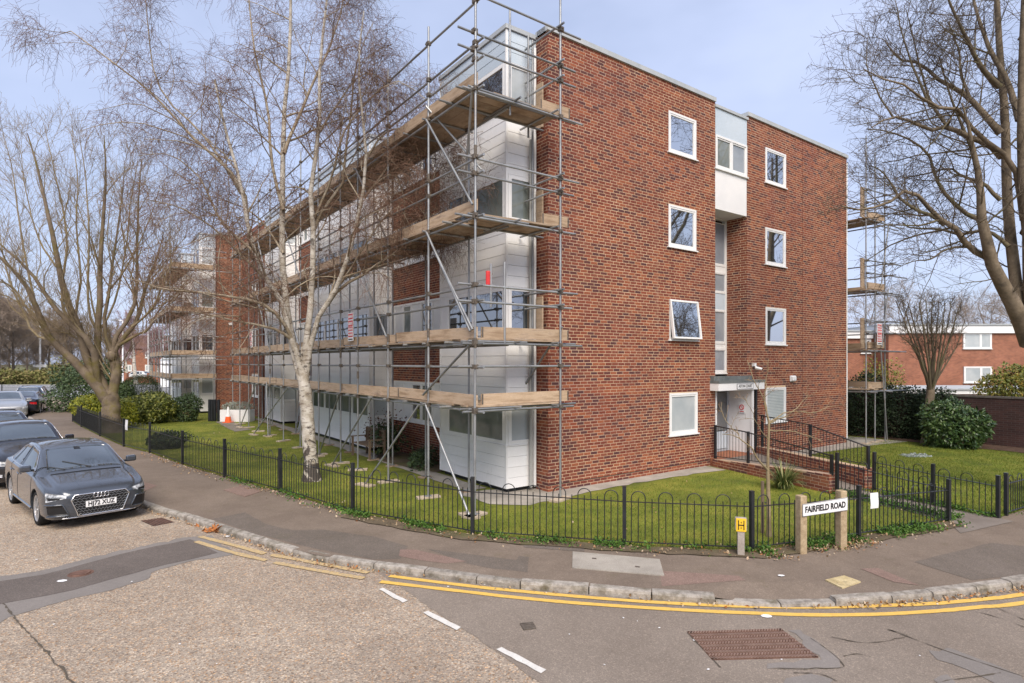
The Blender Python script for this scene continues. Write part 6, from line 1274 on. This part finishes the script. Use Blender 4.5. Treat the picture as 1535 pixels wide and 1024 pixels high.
# --- the big spreading tree on the right
YR = 13.2; rb = px([(1592, 760), (1588, 640), (1574, 560), (1556, 500)], YR); rb[0][2] = -.05
RL = [([(1546, 515), (1528, 475), (1510, 440), (1494, 405), (1484, 385), (1478, 350), (1470, 320), (1466, 270), (1455, 215), (1440, 150)], -.6, .19, .012), ([(1484, 388), (1450, 370), (1435, 345), (1416, 335), (1390, 310), (1362, 285), (1335, 305), (1295, 318), (1262, 312)], -.9, .07, .015), ([(1416, 338), (1400, 325), (1380, 318), (1350, 300), (1340, 285), (1325, 262), (1305, 250)], .6, .045, .012), ([(1470, 330), (1455, 325), (1430, 305), (1412, 285), (1402, 262), (1395, 235), (1370, 215), (1340, 200), (1300, 195)], .5, .05, .01),
      ([(1546, 505), (1530, 470), (1520, 420), (1512, 370), (1506, 300), (1502, 230), (1500, 150), (1494, 60), (1490, -40)], .8, .13, .05), ([(1552, 500), (1545, 440), (1542, 350), (1536, 270), (1532, 180), (1534, 60), (1540, -50)], -.5, .15, .05), ([(1512, 370), (1490, 350), (1470, 345), (1440, 350), (1415, 342), (1375, 340), (1356, 330)], 1.2, .05, .015),
      ([(1502, 235), (1480, 215), (1450, 205), (1420, 190), (1400, 195), (1370, 182), (1340, 175), (1310, 190)], -.6, .075, .012), ([(1500, 200), (1478, 175), (1455, 150), (1430, 130), (1405, 118), (1380, 95), (1350, 88), (1325, 60)], .6, .075, .012), ([(1535, 330), (1520, 250), (1490, 222), (1460, 195), (1430, 160), (1395, 160), (1360, 130), (1320, 120), (1290, 105)], -1.1, .07, .01), ([(1498, 130), (1470, 100), (1450, 60), (1430, 20), (1405, -40)], -.7, .06, .012), ([(1528, 180), (1510, 120), (1480, 60), (1460, 0), (1445, -60)], 1.0, .07, .015),
      ([(1450, 370), (1420, 372), (1395, 385), (1370, 388), (1350, 395)], -.6, .03, .008), ([(1500, 300), (1470, 275), (1440, 262), (1420, 250), (1385, 258), (1350, 262)], .9, .045, .01), ([(1466, 275), (1462, 240), (1455, 215), (1440, 180), (1425, 140), (1410, 80)], .2, .045, .01), ([(1455, 150), (1440, 110), (1435, 70), (1420, 30)], .2, .035, .01), ([(1420, 190), (1400, 160), (1385, 120), (1370, 60), (1360, 10)], .3, .035, .008), ([(1340, 178), (1318, 140), (1300, 90), (1305, 40)], .3, .022, .006), ([(1395, 160), (1372, 110), (1352, 50), (1340, -10)], .5, .03, .007), ([(1530, 60), (1560, 0), (1600, -60)], -.5, .06, .02), ([(1540, 440), (1580, 380), (1640, 300), (1700, 240)], -.5, .12, .03), ([(1537, 350), (1580, 260), (1630, 160), (1660, 60)], .6, .1, .03)]
tree('spreading_bare_tree', 'large bare spreading tree with twisting branches behind the side road railing', [(px(p, YR, dy), r0, r1) for p, dy, r0, r1 in RL], (rb, [.36, .31, .30, .27]), (M['oak'], M['oak_limb'], M['oak_twig']),
     [dict(m=11, length=1.55, spread=.7, up=.1, wig=.13, npts=7, t0=.15, rr=.5, rmin=.0075, fine=False, sides=4), dict(m=8, length=.8, spread=.7, up=.1, wig=.13, npts=6, t0=.12, rr=.55, rmin=.0048), dict(m=5, length=.33, spread=.7, up=.12, wig=.14, npts=4, t0=.15, rr=.6, rmin=.0034)], tuple(rb[0]), flare=1.3)
# --- small multi stemmed tree on the right hand lawn
YS = 21.8; sb = px([(1388, 669), (1391, 630), (1395, 595), (1396, 570)], YS); sb[0][2] = -.03
SL = [([(1395, 590), (1398 + dx * .35, 560), (1398 + dx, 500), (1398 + dx * 1.5, 452)], dy, .05, .012) for dx, dy in ((-38, .5), (-30, -.5), (-22, .8), (-14, -.7), (-7, .3), (0, -.4), (7, .6), (13, -.8), (20, .3), (27, -.3))] + [([(1396, 580), (1380, 540), (1355, 510), (1335, 500)], -.6, .035, .01), ([(1396, 585), (1415, 550), (1432, 520), (1445, 480)], .6, .035, .01)]
tree('multi_stem_tree', 'small bare tree with many upright stems on the right hand lawn', [(px(p, YS, dy), r0, r1) for p, dy, r0, r1 in SL], (sb, [.16, .13, .14, .12]), (M['oak'], M['oak_limb'], M['oak_twig']), [dict(m=9, length=.9, spread=.5, up=.4, wig=.14, npts=6, t0=.3, rr=.5, rmin=.009, fine=False, sides=3), dict(m=6, length=.4, spread=.6, up=.25, wig=.2, npts=4, t0=.15, rr=.6, rmin=.006), dict(m=4, length=.2, spread=.7, up=.2, wig=.2, npts=3, t0=.2, rr=.7, rmin=.0045)], tuple(sb[0]))
# --- sapling by the name plate, with its stake
YP = 10.15; pb_ = px([(1153, 800), (1152, 760), (1151, 705), (1152, 660), (1153, 630)], YP); pb_[0][2] = 0
PL = [([(1152, 706), (1138, 690), (1125, 668), (1108, 652), (1090, 650)], -.3, .018, .006), ([(1153, 640), (1146, 600), (1136, 575), (1125, 540)], .2, .014, .005), ([(1153, 632), (1148, 610), (1150, 585), (1155, 560), (1158, 540)], -.1, .014, .004), ([(1154, 634), (1175, 625), (1200, 605), (1212, 590)], .3, .013, .004), ([(1154, 645), (1185, 650), (1215, 660), (1228, 665)], -.3, .012, .004), ([(1154, 632), (1185, 618), (1220, 620), (1240, 612), (1262, 608)], .4, .012, .003), ([(1108, 652), (1095, 635), (1085, 610)], .1, .008, .003), ([(1152, 660), (1140, 640), (1132, 615), (1120, 590)], -.3, .009, .003)]
M['sap'] = pm('sapling_bark', [(.20, .155, .085), (.30, .235, .14)], 6, rough=.85, fine=.15); M['sap_twig'] = pm('sapling_twig', [(.24, .155, .085), (.33, .21, .12)], 6, rough=.85)
tree('sapling', 'thin bare sapling growing behind the railing next to the street name plate', [(px(p, YP, dy), r0, r1) for p, dy, r0, r1 in PL], (pb_, [.04, .036, .03, .022, .02]), (M['sap'], M['sap'], M['sap_twig']), [dict(m=5, length=.34, spread=.6, up=.2, wig=.15, npts=5, t0=.3, rr=.5, rmin=.004, fine=False, sides=4), dict(m=3, length=.14, spread=.7, up=.15, wig=.2, npts=3, t0=.2, rr=.6, rmin=.003)], tuple(pb_[0]))
c = G(1143, 800); st_ = thing('tree_stake', 'short weathered wooden stake beside the thin sapling', 'stake', tuple(c)); mb = MB(); mb.tube([c - UP * .1, c + UP * .92], [.03, .028], 7); mb.build('stake', M['wood'], st_); mb = MB(); mb.tube([c + UP * .55 + V(.03, -.03, 0), c + UP * .55 + V(.12, -.035, 0), c + UP * .56 + V(.14, .02, 0)], .012, 5); mb.build('tie', M['black'], st_)
# --- background trees: one made, then copied
def bg_tree(name, label, h, mats, seed, n=14, spread=.6, base=(0, 0, 0), up=.35, group=None, dens=(8, 7, 6), r0=.22, tw=.016, tfrac=.25, wr=1.0):
    rg = np.random.default_rng(seed); P = np.array([[0, 0, 0], [rg.normal(0, .1), rg.normal(0, .1), h * .3], [rg.normal(0, .25), rg.normal(0, .25), h * .62], [rg.normal(0, .4), rg.normal(0, .4), h]]) + np.array(base)
    t = thing(name, label, 'tree', tuple(base), group); tb = TB(); a = resample(P, 12); rad = np.linspace(r0, r0 * .12, 12); tb.add(a[None], rad[None], 8); tb.build('trunk', mats[0], t)
    p, q = grow(a[None], rad[None], n, h * .5 * wr, spread, up, 0, .12, 8, tfrac, .97, .5, tw * 1.4, rng=rg, taper=.55); t2 = TB(); t2.add(p, q, 4); t2.build('branch', mats[1], t, kind='stuff'); t3 = TB()
    for i, (m, L) in enumerate(zip(dens, (.22, .11, .06))): p, q = grow(p, q, m, h * L * wr, .7, .2, 0, .18, 5 if i < 2 else 3, .12, 1, .55, tw / (1 + .5 * i), rng=rg); t3.add(p, q, 3)
    t3.build('crown', mats[2], t, smooth=False, kind='stuff'); return t
def dup(root, loc, rotz, sc, label):
    c = root.copy(); COL.objects.link(c); c.location = loc; c.rotation_euler = (0, 0, rotz); c.scale = (sc, sc, sc); c['label'] = label
    for ch in list(root.children):
        q = ch.copy(); COL.objects.link(q); q.parent = c
    return c
M['far_bark'] = pm('far_bark', [(.15, .12, .095), (.22, .18, .145)], 1, rough=.95); M['hazed_twig'] = pm('hazed_twig', [(.24, .185, .14), (.32, .255, .20)], .6, rough=.95); M['purple_twig'] = pm('purple_twig', [(.25, .165, .165), (.33, .22, .22)], .6, rough=.95); M['white_bark'] = birch_bark('far_birch_bark', .95, 0)  # background twigs made paler: distance haze put into their colour
wood = bg_tree('woodland_tree', 'bare brown woodland tree across the main road, nearest the finger post', 11, (M['far_bark'], M['far_bark'], M['hazed_twig']), 3, 18, .7, ((20 - CU) / F * 92, 92, 0), group='bare trees across the main road', tw=.022, dens=(9, 8, 6), tfrac=.12)
wood2 = bg_tree('woodland_tree', 'broad bare tree at the edge of the wood behind the finger post', 10, (M['far_bark'], M['far_bark'], M['hazed_twig']), 5, 20, .8, ((75 - CU) / F * 97, 97, 0), group='bare trees across the main road', tw=.022, dens=(9, 8, 6), tfrac=.08)
WD = ['bare tree rising behind the parked cars at the far end of the street', 'bare woodland tree between the finger post and the big green shrub', 'bare woodland tree above the dense green shrub', 'bare woodland tree behind the trunk of the many stemmed tree', 'tall bare tree leaning over the main road at the very edge', 'thin bare tree deeper in the wood left of the finger post', 'bare tree deeper in the wood right of the finger post', 'rounded bare tree beyond the topiary', 'bare tree far behind the lamp post by the scaffold', 'distant bare tree behind the brick terrace', 'bare tree in the rear of the wood over the silver car', 'bare tree at the back of the wood over the white fingers']
for k, (u, Y, sc) in enumerate(((-25, 90, 1.35), (105, 100, .95), (128, 104, .85), (160, 110, .8), (0, 88, 1.25), (40, 108, 1.0), (95, 116, 1.0), (196, 128, .8), (235, 135, .85), (275, 150, .9), (15, 118, 1.1), (62, 124, 1.05))): dup(wood if k % 2 else wood2, ((u - CU) / F * Y, Y, 0), k * 1.3, sc, WD[k])
sbt = bg_tree('street_birch', 'white stemmed birch with purple crown left of the lamp post', 8.5, (M['white_bark'], M['purple_twig'], M['purple_twig']), 8, 16, .5, ((204 - CU) / F * 82, 82, 0), group='white stemmed birches across the main road', r0=.3, tw=.022, dens=(8, 6, 5), wr=.8)
for k, (u, Y, sc, lb) in enumerate(((191, 105, .9, 'slim white stemmed birch seen behind the many stemmed tree trunk'), (236, 90, .85, 'white stemmed birch just left of the tall lamp post'), (262, 100, .95, 'white stemmed birch glimpsed through the edge of the far scaffold'), (285, 108, 1, 'white stemmed birch within the gap under the far scaffold decks'), (225, 118, 1, 'smaller white stemmed birch above the cars across the road'), (302, 120, 1.1, 'white stemmed birch hidden mostly by the far bay'))): dup(sbt, ((u - CU) / F * Y, Y, 0), k * 2.1, sc, lb)
rt = bg_tree('garden_tree', 'bare tree rising behind the orange brick housing on its side nearer the flats', 9.5, (M['far_bark'], M['far_bark'], M['hazed_twig']), 21, 13, .65, ((1362 - CU) / F * 60, 60, 0), group='bare trees behind the orange brick housing', tw=.016, dens=(7, 6, 4))
for k, (u, Y, sc, lb) in enumerate(((1310, 66, 1, 'bare tree seen between the scaffold uprights behind the housing'), (1425, 63, .9, 'bare tree behind the housing above its white fascia'), (1470, 72, 1.05, 'bare tree behind the housing close to the big trunk'), (1520, 66, 1.0, 'bare tree behind the housing beyond the big trunk'))): dup(rt, ((u - CU) / F * Y, Y, 0), k * 1.7, sc, lb)
# trees over the road behind the photographer, seen only as reflections in the glass
bt_ = bg_tree('roadside_tree', 'bare roadside tree standing opposite the block of flats', 11, (M['oak'], M['oak_limb'], M['oak_twig']), 31, 16, .7, (16, -6, 0), group='bare trees on the opposite side of the road', tw=.012, dens=(7, 6, 4), r0=.3)
for k, (x, y, sc) in enumerate(((19.5, 14.8, 1.4), (25, 20.5, 1.35), (26, 8, 1.1), (4, -12, 1.1), (-14, -8, 1), (-24, 3, 1.05), (36, 16, 1.1), (-34, 12, 1))): dup(bt_, (x, y, 0), k * 1.9, sc, 'bare roadside tree standing opposite the block of flats')
# ------------------------------------------------------------------ shrubs, hedges, plants
def leaf_mat(name, cols, rough=.5, spec=.4, k=.25):
    m, N, L, B = nm(name); g = N.new('ShaderNodeNewGeometry'); r = ramp(N, cols, 0, 1); L.new(g.outputs['Random Per Island'], r.inputs['Fac'])
    c = mul(N, L, r.outputs['Color'], mrange(N, L, noise(N, L, 2.5, 4, .6, g.outputs['Position']), .3, .7, 1 - k, 1 + k)); L.new(c, B.inputs['Base Color'])
    B.inputs['Roughness'].default_value = rough; B.inputs['Specular IOR Level'].default_value = spec; B.inputs['Subsurface Weight'].default_value = 0
    return m
def leaves(P, N_, size, aspect=.5, rng=RNG, droop=.3, flat_=.5):
    """two bent faces per leaf"""
    K = len(P); d = rng.normal(0, 1, (K, 3)); d = unit(d * .8 + N_ * .7 + np.array([0, 0, -droop])); s = np.cross(d, N_ + rng.normal(0, flat_, (K, 3))); s = unit(s); up = np.cross(s, d); L = (size * rng.uniform(.65, 1.25, K))[:, None]; w = L * aspect * .5
    a = P; b = P + d * L * .5 + s * w - up * L * .05; c = P + d * L - up * L * .12; e = P + d * L * .5 - s * w - up * L * .05; m = P + d * L * .5 + up * L * .05
    v = np.stack([a, b, c, e, m], 1).reshape(-1, 3); i = np.arange(K)[:, None] * 5
    f = np.concatenate([i + np.array([[0, 1, 4]]), i + np.array([[1, 2, 4]]), i + np.array([[2, 3, 4]]), i + np.array([[3, 0, 4]])]); return v, f
def bush(name, label, c, rad, n, size, mat, aspect=.5, lump=.22, inner=.55, group=None, stems=5, cat='shrub', seed=1, shell=.8, droop=.3, zmin=.03):
    rg = np.random.default_rng(seed); c = V(*c); rad = V(*rad); r = thing(name, label, cat, (c[0], c[1], 0), group)
    d = unit(rg.normal(0, 1, (n, 3))); lob = unit(rg.normal(0, 1, (40, 3))); la = rg.uniform(-.9, 1, 40) * lump * 1.5
    k = 1 + (la[None] * np.exp(-((d[:, None] - lob[None]) ** 2).sum(-1) / .10)).sum(1); rr = np.where(rg.uniform(0, 1, n) < shell, rg.uniform(.80, 1.05, n) + np.abs(rg.normal(0, .03, n)), rg.uniform(inner, .9, n))
    P = c + d * rad * (k * rr)[:, None]; ok = P[:, 2] > zmin; P, d = P[ok], d[ok]; nn = unit(d / rad)
    v, f = leaves(P, nn, size, aspect, rg, droop); obj('foliage', mesh_np('foliage', v - org(r), [f], False, [mat]), r, kind='stuff')
    tb = TB(); base = np.array([[c[0], c[1], 0]]) + rg.normal(0, .1, (stems, 3)) * V(1, 1, 0); tip = c + unit(rg.normal(0, 1, (stems, 3))) * rad * .7; tip[:, 2] = np.abs(tip[:, 2] - .1) + .1
    tb.add(np.stack([base, base * .6 + tip * .4 + rg.normal(0, .06, (stems, 3)), tip], 1), np.tile(np.array([[.03, .022, .01]]), (stems, 1)), 5); tb.build('stem', M['oak'], r, kind='stuff'); return r
M['laurel'] = leaf_mat('laurel_leaf', [(.022, .05, .016), (.04, .085, .022), (.065, .115, .03), (.10, .15, .045)], .35, .5)
M['spotted'] = leaf_mat('spotted_laurel_leaf', [(.05, .075, .018), (.12, .145, .028), (.24, .26, .05), (.36, .36, .10)], .4)
M['golden'] = leaf_mat('golden_leaf', [(.14, .17, .02), (.26, .28, .025), (.38, .36, .03)], .5); M['dark_leaf'] = leaf_mat('dark_evergreen', [(.014, .026, .012), (.024, .04, .016), (.034, .055, .02)], .6, .3)
M['yew'] = leaf_mat('clipped_yew', [(.016, .028, .012), (.026, .042, .016), (.036, .056, .02)], .7, .2); M['mid_leaf'] = leaf_mat('mid_green_leaf', [(.03, .055, .02), (.05, .085, .03), (.075, .11, .038)], .5); M['olive_leaf'] = leaf_mat('olive_leaf', [(.09, .12, .02), (.17, .19, .03), (.26, .25, .04), (.32, .20, .03)], .45)
M['dead'] = leaf_mat('dead_flower_head', [(.07, .03, .025), (.13, .06, .04), (.20, .12, .07)], .9, .1); M['scrub'] = leaf_mat('dry_scrub', [(.16, .13, .06), (.24, .20, .09), (.13, .14, .045), (.18, .19, .06)], .9, .1)
def at(u, Y, z=0): return V((u - CU) / F * Y, Y, z)
bush('evergreen_shrub', 'large dark green rounded shrub at the street end behind the tree trunk', at(138, 37, 1.35), (2.1, 1.6, 1.6), 9000, .17, M['mid_leaf'], .5, .25, seed=2)
bush('topiary', 'dark clipped dome of yew beyond the hedges', at(211, 38, 1.15), (1.12, 1.1, 1.05), 26000, .05, M['yew'], .4, .02, .9, seed=3, shell=1)
bush('evergreen_shrub', 'smaller dark shrub tucked against the left of the clipped dome', at(186, 37, .9), (.6, .5, .9), 2500, .14, M['mid_leaf'], seed=13)
bush('laurel_shrub', 'yellow green spotted laurel shrub on the lawn edge right of the tree', at(230, 29.4, .75), (1.06, .9, .74), 5200, .17, M['spotted'], .45, .2, seed=4)
bush('golden_shrub', 'bright golden green shrub behind the railing left of the big tree', at(139, 29.5, .75), (.95, .6, .62), 3600, .12, M['golden'], .5, seed=5); bush('golden_shrub', 'golden yellow shrub at the foot of the big pale tree', at(180, 27.2, .6), (.72, .5, .62), 3000, .12, M['golden'], .5, seed=6)
bush('golden_shrub', 'low yellow green shrub between the trunk and the spotted laurel', at(193, 30.0, .65), (.9, .6, .62), 2800, .12, M['spotted'], .5, seed=16)
bush('evergreen_shrub', 'mid green shrub right of the spotted laurel by the far scaffold', at(281, 30.2, .7), (.66, .55, .72), 2600, .12, M['mid_leaf'], seed=7); bush('evergreen_shrub', 'low dark shrub pressed against the railing on the lawn', at(250, 20.6, .28), (.56, .45, .33), 2600, .09, M['dark_leaf'], seed=8)
bush('laurel_shrub', 'big glossy rounded laurel shrub against the garden wall', (17.15, 21.35, .92) if False else tuple(at(1431, 20.9, .80)), (1.0, .85, .80), 4600, .17, M['laurel'], .42, .18, seed=9)
for k, (u, Y, z, rx, rz, lb) in enumerate(((1300, 24.4, 1.1, 1.15, 1.35, 'dark evergreen behind the scaffold legs at the rear of the block'), (1350, 23.6, .95, 1.05, 1.05, 'dark evergreen in front of the garden wall left of the small bare tree'), (1400, 22.7, 1.0, .8, 1.0, 'dark evergreen in front of the garden wall just behind the laurel'))): bush('evergreen_shrub', lb, at(u, Y, z), (rx, .8, rz), 5200, .11, M['dark_leaf'], seed=20 + k)
bush('evergreen_shrub', 'olive green shrub overhanging the wall top between scaffold and housing', at(1318, 29.5, 1.55), (1.1, .8, 1.35), 2600, .13, M['olive_leaf'], seed=24)
bush('evergreen_shrub', 'yellow green shrub spilling over the garden wall near the big trunk', at(1518, 23.2, 2.15), (1.15, .8, .72), 2600, .16, M['olive_leaf'], .45, .5, .3, seed=25, shell=.5)
hg = bush('hydrangea', 'straggly shrub with dead brown flower heads in the bed by the second bay', W(-.85, 7.0, .6), (.42, .42, .55), 900, .13, M['mid_leaf'], .55, .4, .2, seed=26, shell=.5, stems=12)
P = V(*W(-.85, 7.0, .85)) + RNG.normal(0, 1, (420, 3)) * V(.35, .35, .28); v, f = leaves(P, unit(RNG.normal(0, 1, (420, 3))), .07, .8); obj('flower_heads', mesh_np('flower_heads', v - org(hg), [f], False, [M['dead']]), hg, kind='stuff')
bush('bed_plant', 'low ferny plants in the shaded flower bed under the scaffold', W(-.6, 5.0, .15), (.35, .8, .25), 900, .14, M['mid_leaf'], .35, .5, .2, seed=27)
bush('planter_plant', 'silvery foliage plant in the white trough planter', tuple(G(356, 632) + UP * .75), (.72, .28, .25), 1500, .09, leaf_mat('silver_leaf', [(.20, .22, .18), (.34, .36, .31)], .8), .4, seed=28, cat='plant')
for k, (u, Y, z, rx, rz) in enumerate(((5, 88, .6, 3.2, 1.4), (34, 90, .5, 3.4, 1.1), (88, 90, .6, 3.5, 1.6), (112, 92, .9, 3.0, 2.2), (62, 94, .6, 3.2, 1.2))):
    bush('scrub_bush', ['dry scrub at the far left edge of the verge across the road', 'low yellowish scrub left of the finger post', 'green brown scrub on the verge right of the finger post', 'taller scrub bush beside the big green shrub across the road', 'dry scrub right behind the white finger post'][k], at(u, Y, z), (rx, 1.5, rz), 1500, .45, M['scrub'], .5, .4, .3, seed=40 + k, group='scrub on the verge across the road')
# strap leaved plant by the ramp
c = G(1182, 737); ag = thing('strap_leaf_plant', 'clump of arching green strap leaves beside the ramp wall', 'plant', tuple(c)); c = c + V(0, .25, 0); mb = []; K = 240; rg = np.random.default_rng(5); v, f = [], []
for k in range(K):
    a = rg.uniform(0, 6.28); L = rg.uniform(.45, .85); th = rg.uniform(.15, 1.0); d = V(math.cos(a), math.sin(a), 0); s = V(-d[1], d[0], 0); p = c + d * rg.uniform(0, .14); el = math.pi / 2 - th * .55; st = L / 5; n0 = len(v)
    for i in range(6):
        w_ = .011 * (1 - (i / 5) ** 2 * .9); v += [p - s * w_, p + s * w_]; p = p + st * (d * math.cos(el) + UP * math.sin(el)); el -= th * .42
    f += [[n0 + 2 * i, n0 + 2 * i + 1, n0 + 2 * i + 3, n0 + 2 * i + 2] for i in range(5)]
obj('leaves', mesh_np('leaves', np.array(v) - org(ag), [np.array(f)], False, [leaf_mat('strap_leaf', [(.04, .075, .018), (.075, .12, .03), (.16, .19, .06), (.30, .27, .11)], .5)]), ag, kind='stuff')
# ------------------------------------------------------------------ grass, weeds, fallen leaves
def in_poly(x, y, poly):
    c = np.zeros(len(x), bool); n = len(poly); j = n - 1
    for i in range(n):
        xi, yi, xj, yj = poly[i][0], poly[i][1], poly[j][0], poly[j][1]; h = ((yi > y) != (yj > y)) & (x < (xj - xi) * (y - yi) / (yj - yi + 1e-12) + xi); c ^= h; j = i
    return c
def ab(x, y): q = np.stack([x - P0[0], y - P0[1]], 1); return q @ AX[:2], q @ BX[:2]
def scatter_lawn(poly, n, box, maxY=40):
    x = RNG.uniform(box[0], box[1], n); y = RNG.uniform(box[2], box[3], n); ok = in_poly(x, y, poly) & (RNG.uniform(0, 1, n) < np.clip((11.0 / y) ** 1.6, 0, 1)); x, y = x[ok], y[ok]; a, b = ab(x, y)
    out = ~((a > -1.75) & (b > -.8) & (a < 6.0)) & ~((a > 6) & (b > -.7) & (a < 16.6) & (a < 14.3 + 99 * (b < .3))); return x[out], y[out]
def blades(x, y, hgt, wd, name, mat, tuft=1):
    K = len(x); h = hgt * RNG.uniform(.5, 1.35, K); a = RNG.uniform(0, 6.28, K); lean = RNG.normal(0, .45, (K, 2)) * h[:, None]; P = np.stack([x, y, np.full(K, .012)], 1); s = np.stack([np.cos(a), np.sin(a), 0 * a], 1) * wd
    t = P + np.c_[lean, h]; v = np.stack([P - s, P + s, t], 1).reshape(-1, 3); return obj(name, mesh_np(name, v, [np.arange(3 * K).reshape(-1, 3)], False, [mat]), kind='stuff')
M['grass'] = leaf_mat('grass_blade', [(.072, .118, .016), (.105, .16, .02), (.15, .20, .028), (.22, .235, .05)], .7, .2, .35)
x, y = scatter_lawn(lawn_pts, 700000, (-24, 8, 9, 34)); blades(x, y, .042, .004, 'grass', M['grass'])
x2, y2 = scatter_lawn(rlawn, 420000, (7, 21, 10.5, 26)); a, b = ab(x2, y2); k = a < 16.5; blades(x2[k], y2[k], .042, .0045, 'grass', M['grass'])
def along(pts, n, sd, off=0.0):
    P = np.array(pts)[:, :2]; L = np.r_[0, np.cumsum(np.linalg.norm(np.diff(P, axis=0), axis=1))]; q = RNG.uniform(0, L[-1], n); i = np.clip(np.searchsorted(L, q) - 1, 0, len(P) - 2); f = ((q - L[i]) / (L[i + 1] - L[i]))[:, None]; p = P[i] * (1 - f) + P[i + 1] * f; t = P[i + 1] - P[i]; t /= np.linalg.norm(t, axis=1)[:, None]; nrm = np.stack([t[:, 1], -t[:, 0]], 1); return p + nrm * (off + RNG.normal(0, sd, n))[:, None]
def clumpy(p, thr, sc=1.7):
    s = np.sin(p[:, 0] * sc * 2.1 + 1.3) + np.sin(p[:, 0] * sc * 3.7 + p[:, 1] * 2.9) + np.sin(p[:, 1] * sc * 4.3); return p[s > thr]
p = np.concatenate([clumpy(along(FENCE[6:], 4200, .10, .08), -.3), clumpy(along(FENCE[11:], 3600, .13, .12), -.5), clumpy(along(FENCE[8:11], 2200, .08, .06), .1), clumpy(along([FARP[1], FARP[0]], 1500, .07), -1), along([N1, FENCE[-1]], 2200, .16, -.25), clumpy(along(STF[:2] + [STF[2]], 700, .1), -.5)])
P = np.c_[p, np.abs(RNG.normal(.03, .03, len(p))) + .012]; v, f = leaves(P, unit(RNG.normal(0, .5, P.shape) + UP), .052, .6, droop=-.2); obj('weeds', mesh_np('weeds', v, [f], False, [leaf_mat('weed_leaf', [(.035, .085, .014), (.06, .13, .022), (.10, .17, .03)], .6, .2)]), kind='stuff')
p = np.concatenate([along(FENCE[4:], 900, .14, .16), clumpy(along(FENCE[11:13], 900, .16, .22), -1), along(KS[60:], 320, .03, .05), along(KS[len(KS) - 110:len(KS) - 40], 200, .04, .05), along(KS[20:120], 300, .04, .06)])
zz = np.where(np.min(np.linalg.norm(p[:, None] - KS[None, ::3, :2], axis=2), axis=1) < .4, RZ + .012, .012); P = np.c_[p, zz + RNG.uniform(.004, .02, len(p))]
v, f = leaves(P, unit(RNG.normal(0, .35, P.shape) + UP), .052, .6, droop=.0); obj('fallen_leaves', mesh_np('fallen_leaves', v, [f], False, [leaf_mat('dry_leaf', [(.20, .105, .045), (.30, .19, .10), (.40, .30, .19), (.46, .38, .28), (.36, .13, .03)], .8, .15)]), kind='stuff')
x, y = scatter_lawn(lawn_pts, 9000, (-22, 8, 9, 30)); P = np.c_[x, y, np.full(len(x), .04)][:90]; v, f = leaves(P, unit(RNG.normal(0, .3, P.shape) + UP), .05, .6, droop=0); obj('fallen_leaves', mesh_np('lawn_leaves', v, [f], False, [bpy.data.materials['dry_leaf']]), kind='stuff')
c = G(323, 797, RZ); P = c + RNG.normal(0, 1, (60, 3)) * V(.09, .06, .02) + UP * .04; v, f = leaves(P, unit(RNG.normal(0, .5, P.shape) + UP), .09, .7); obj('leaf_heap', mesh_np('leaf_heap', v, [f], False, [leaf_mat('orange_leaf', [(.34, .12, .04), (.45, .19, .07)], .8, .1)]), kind='stuff')
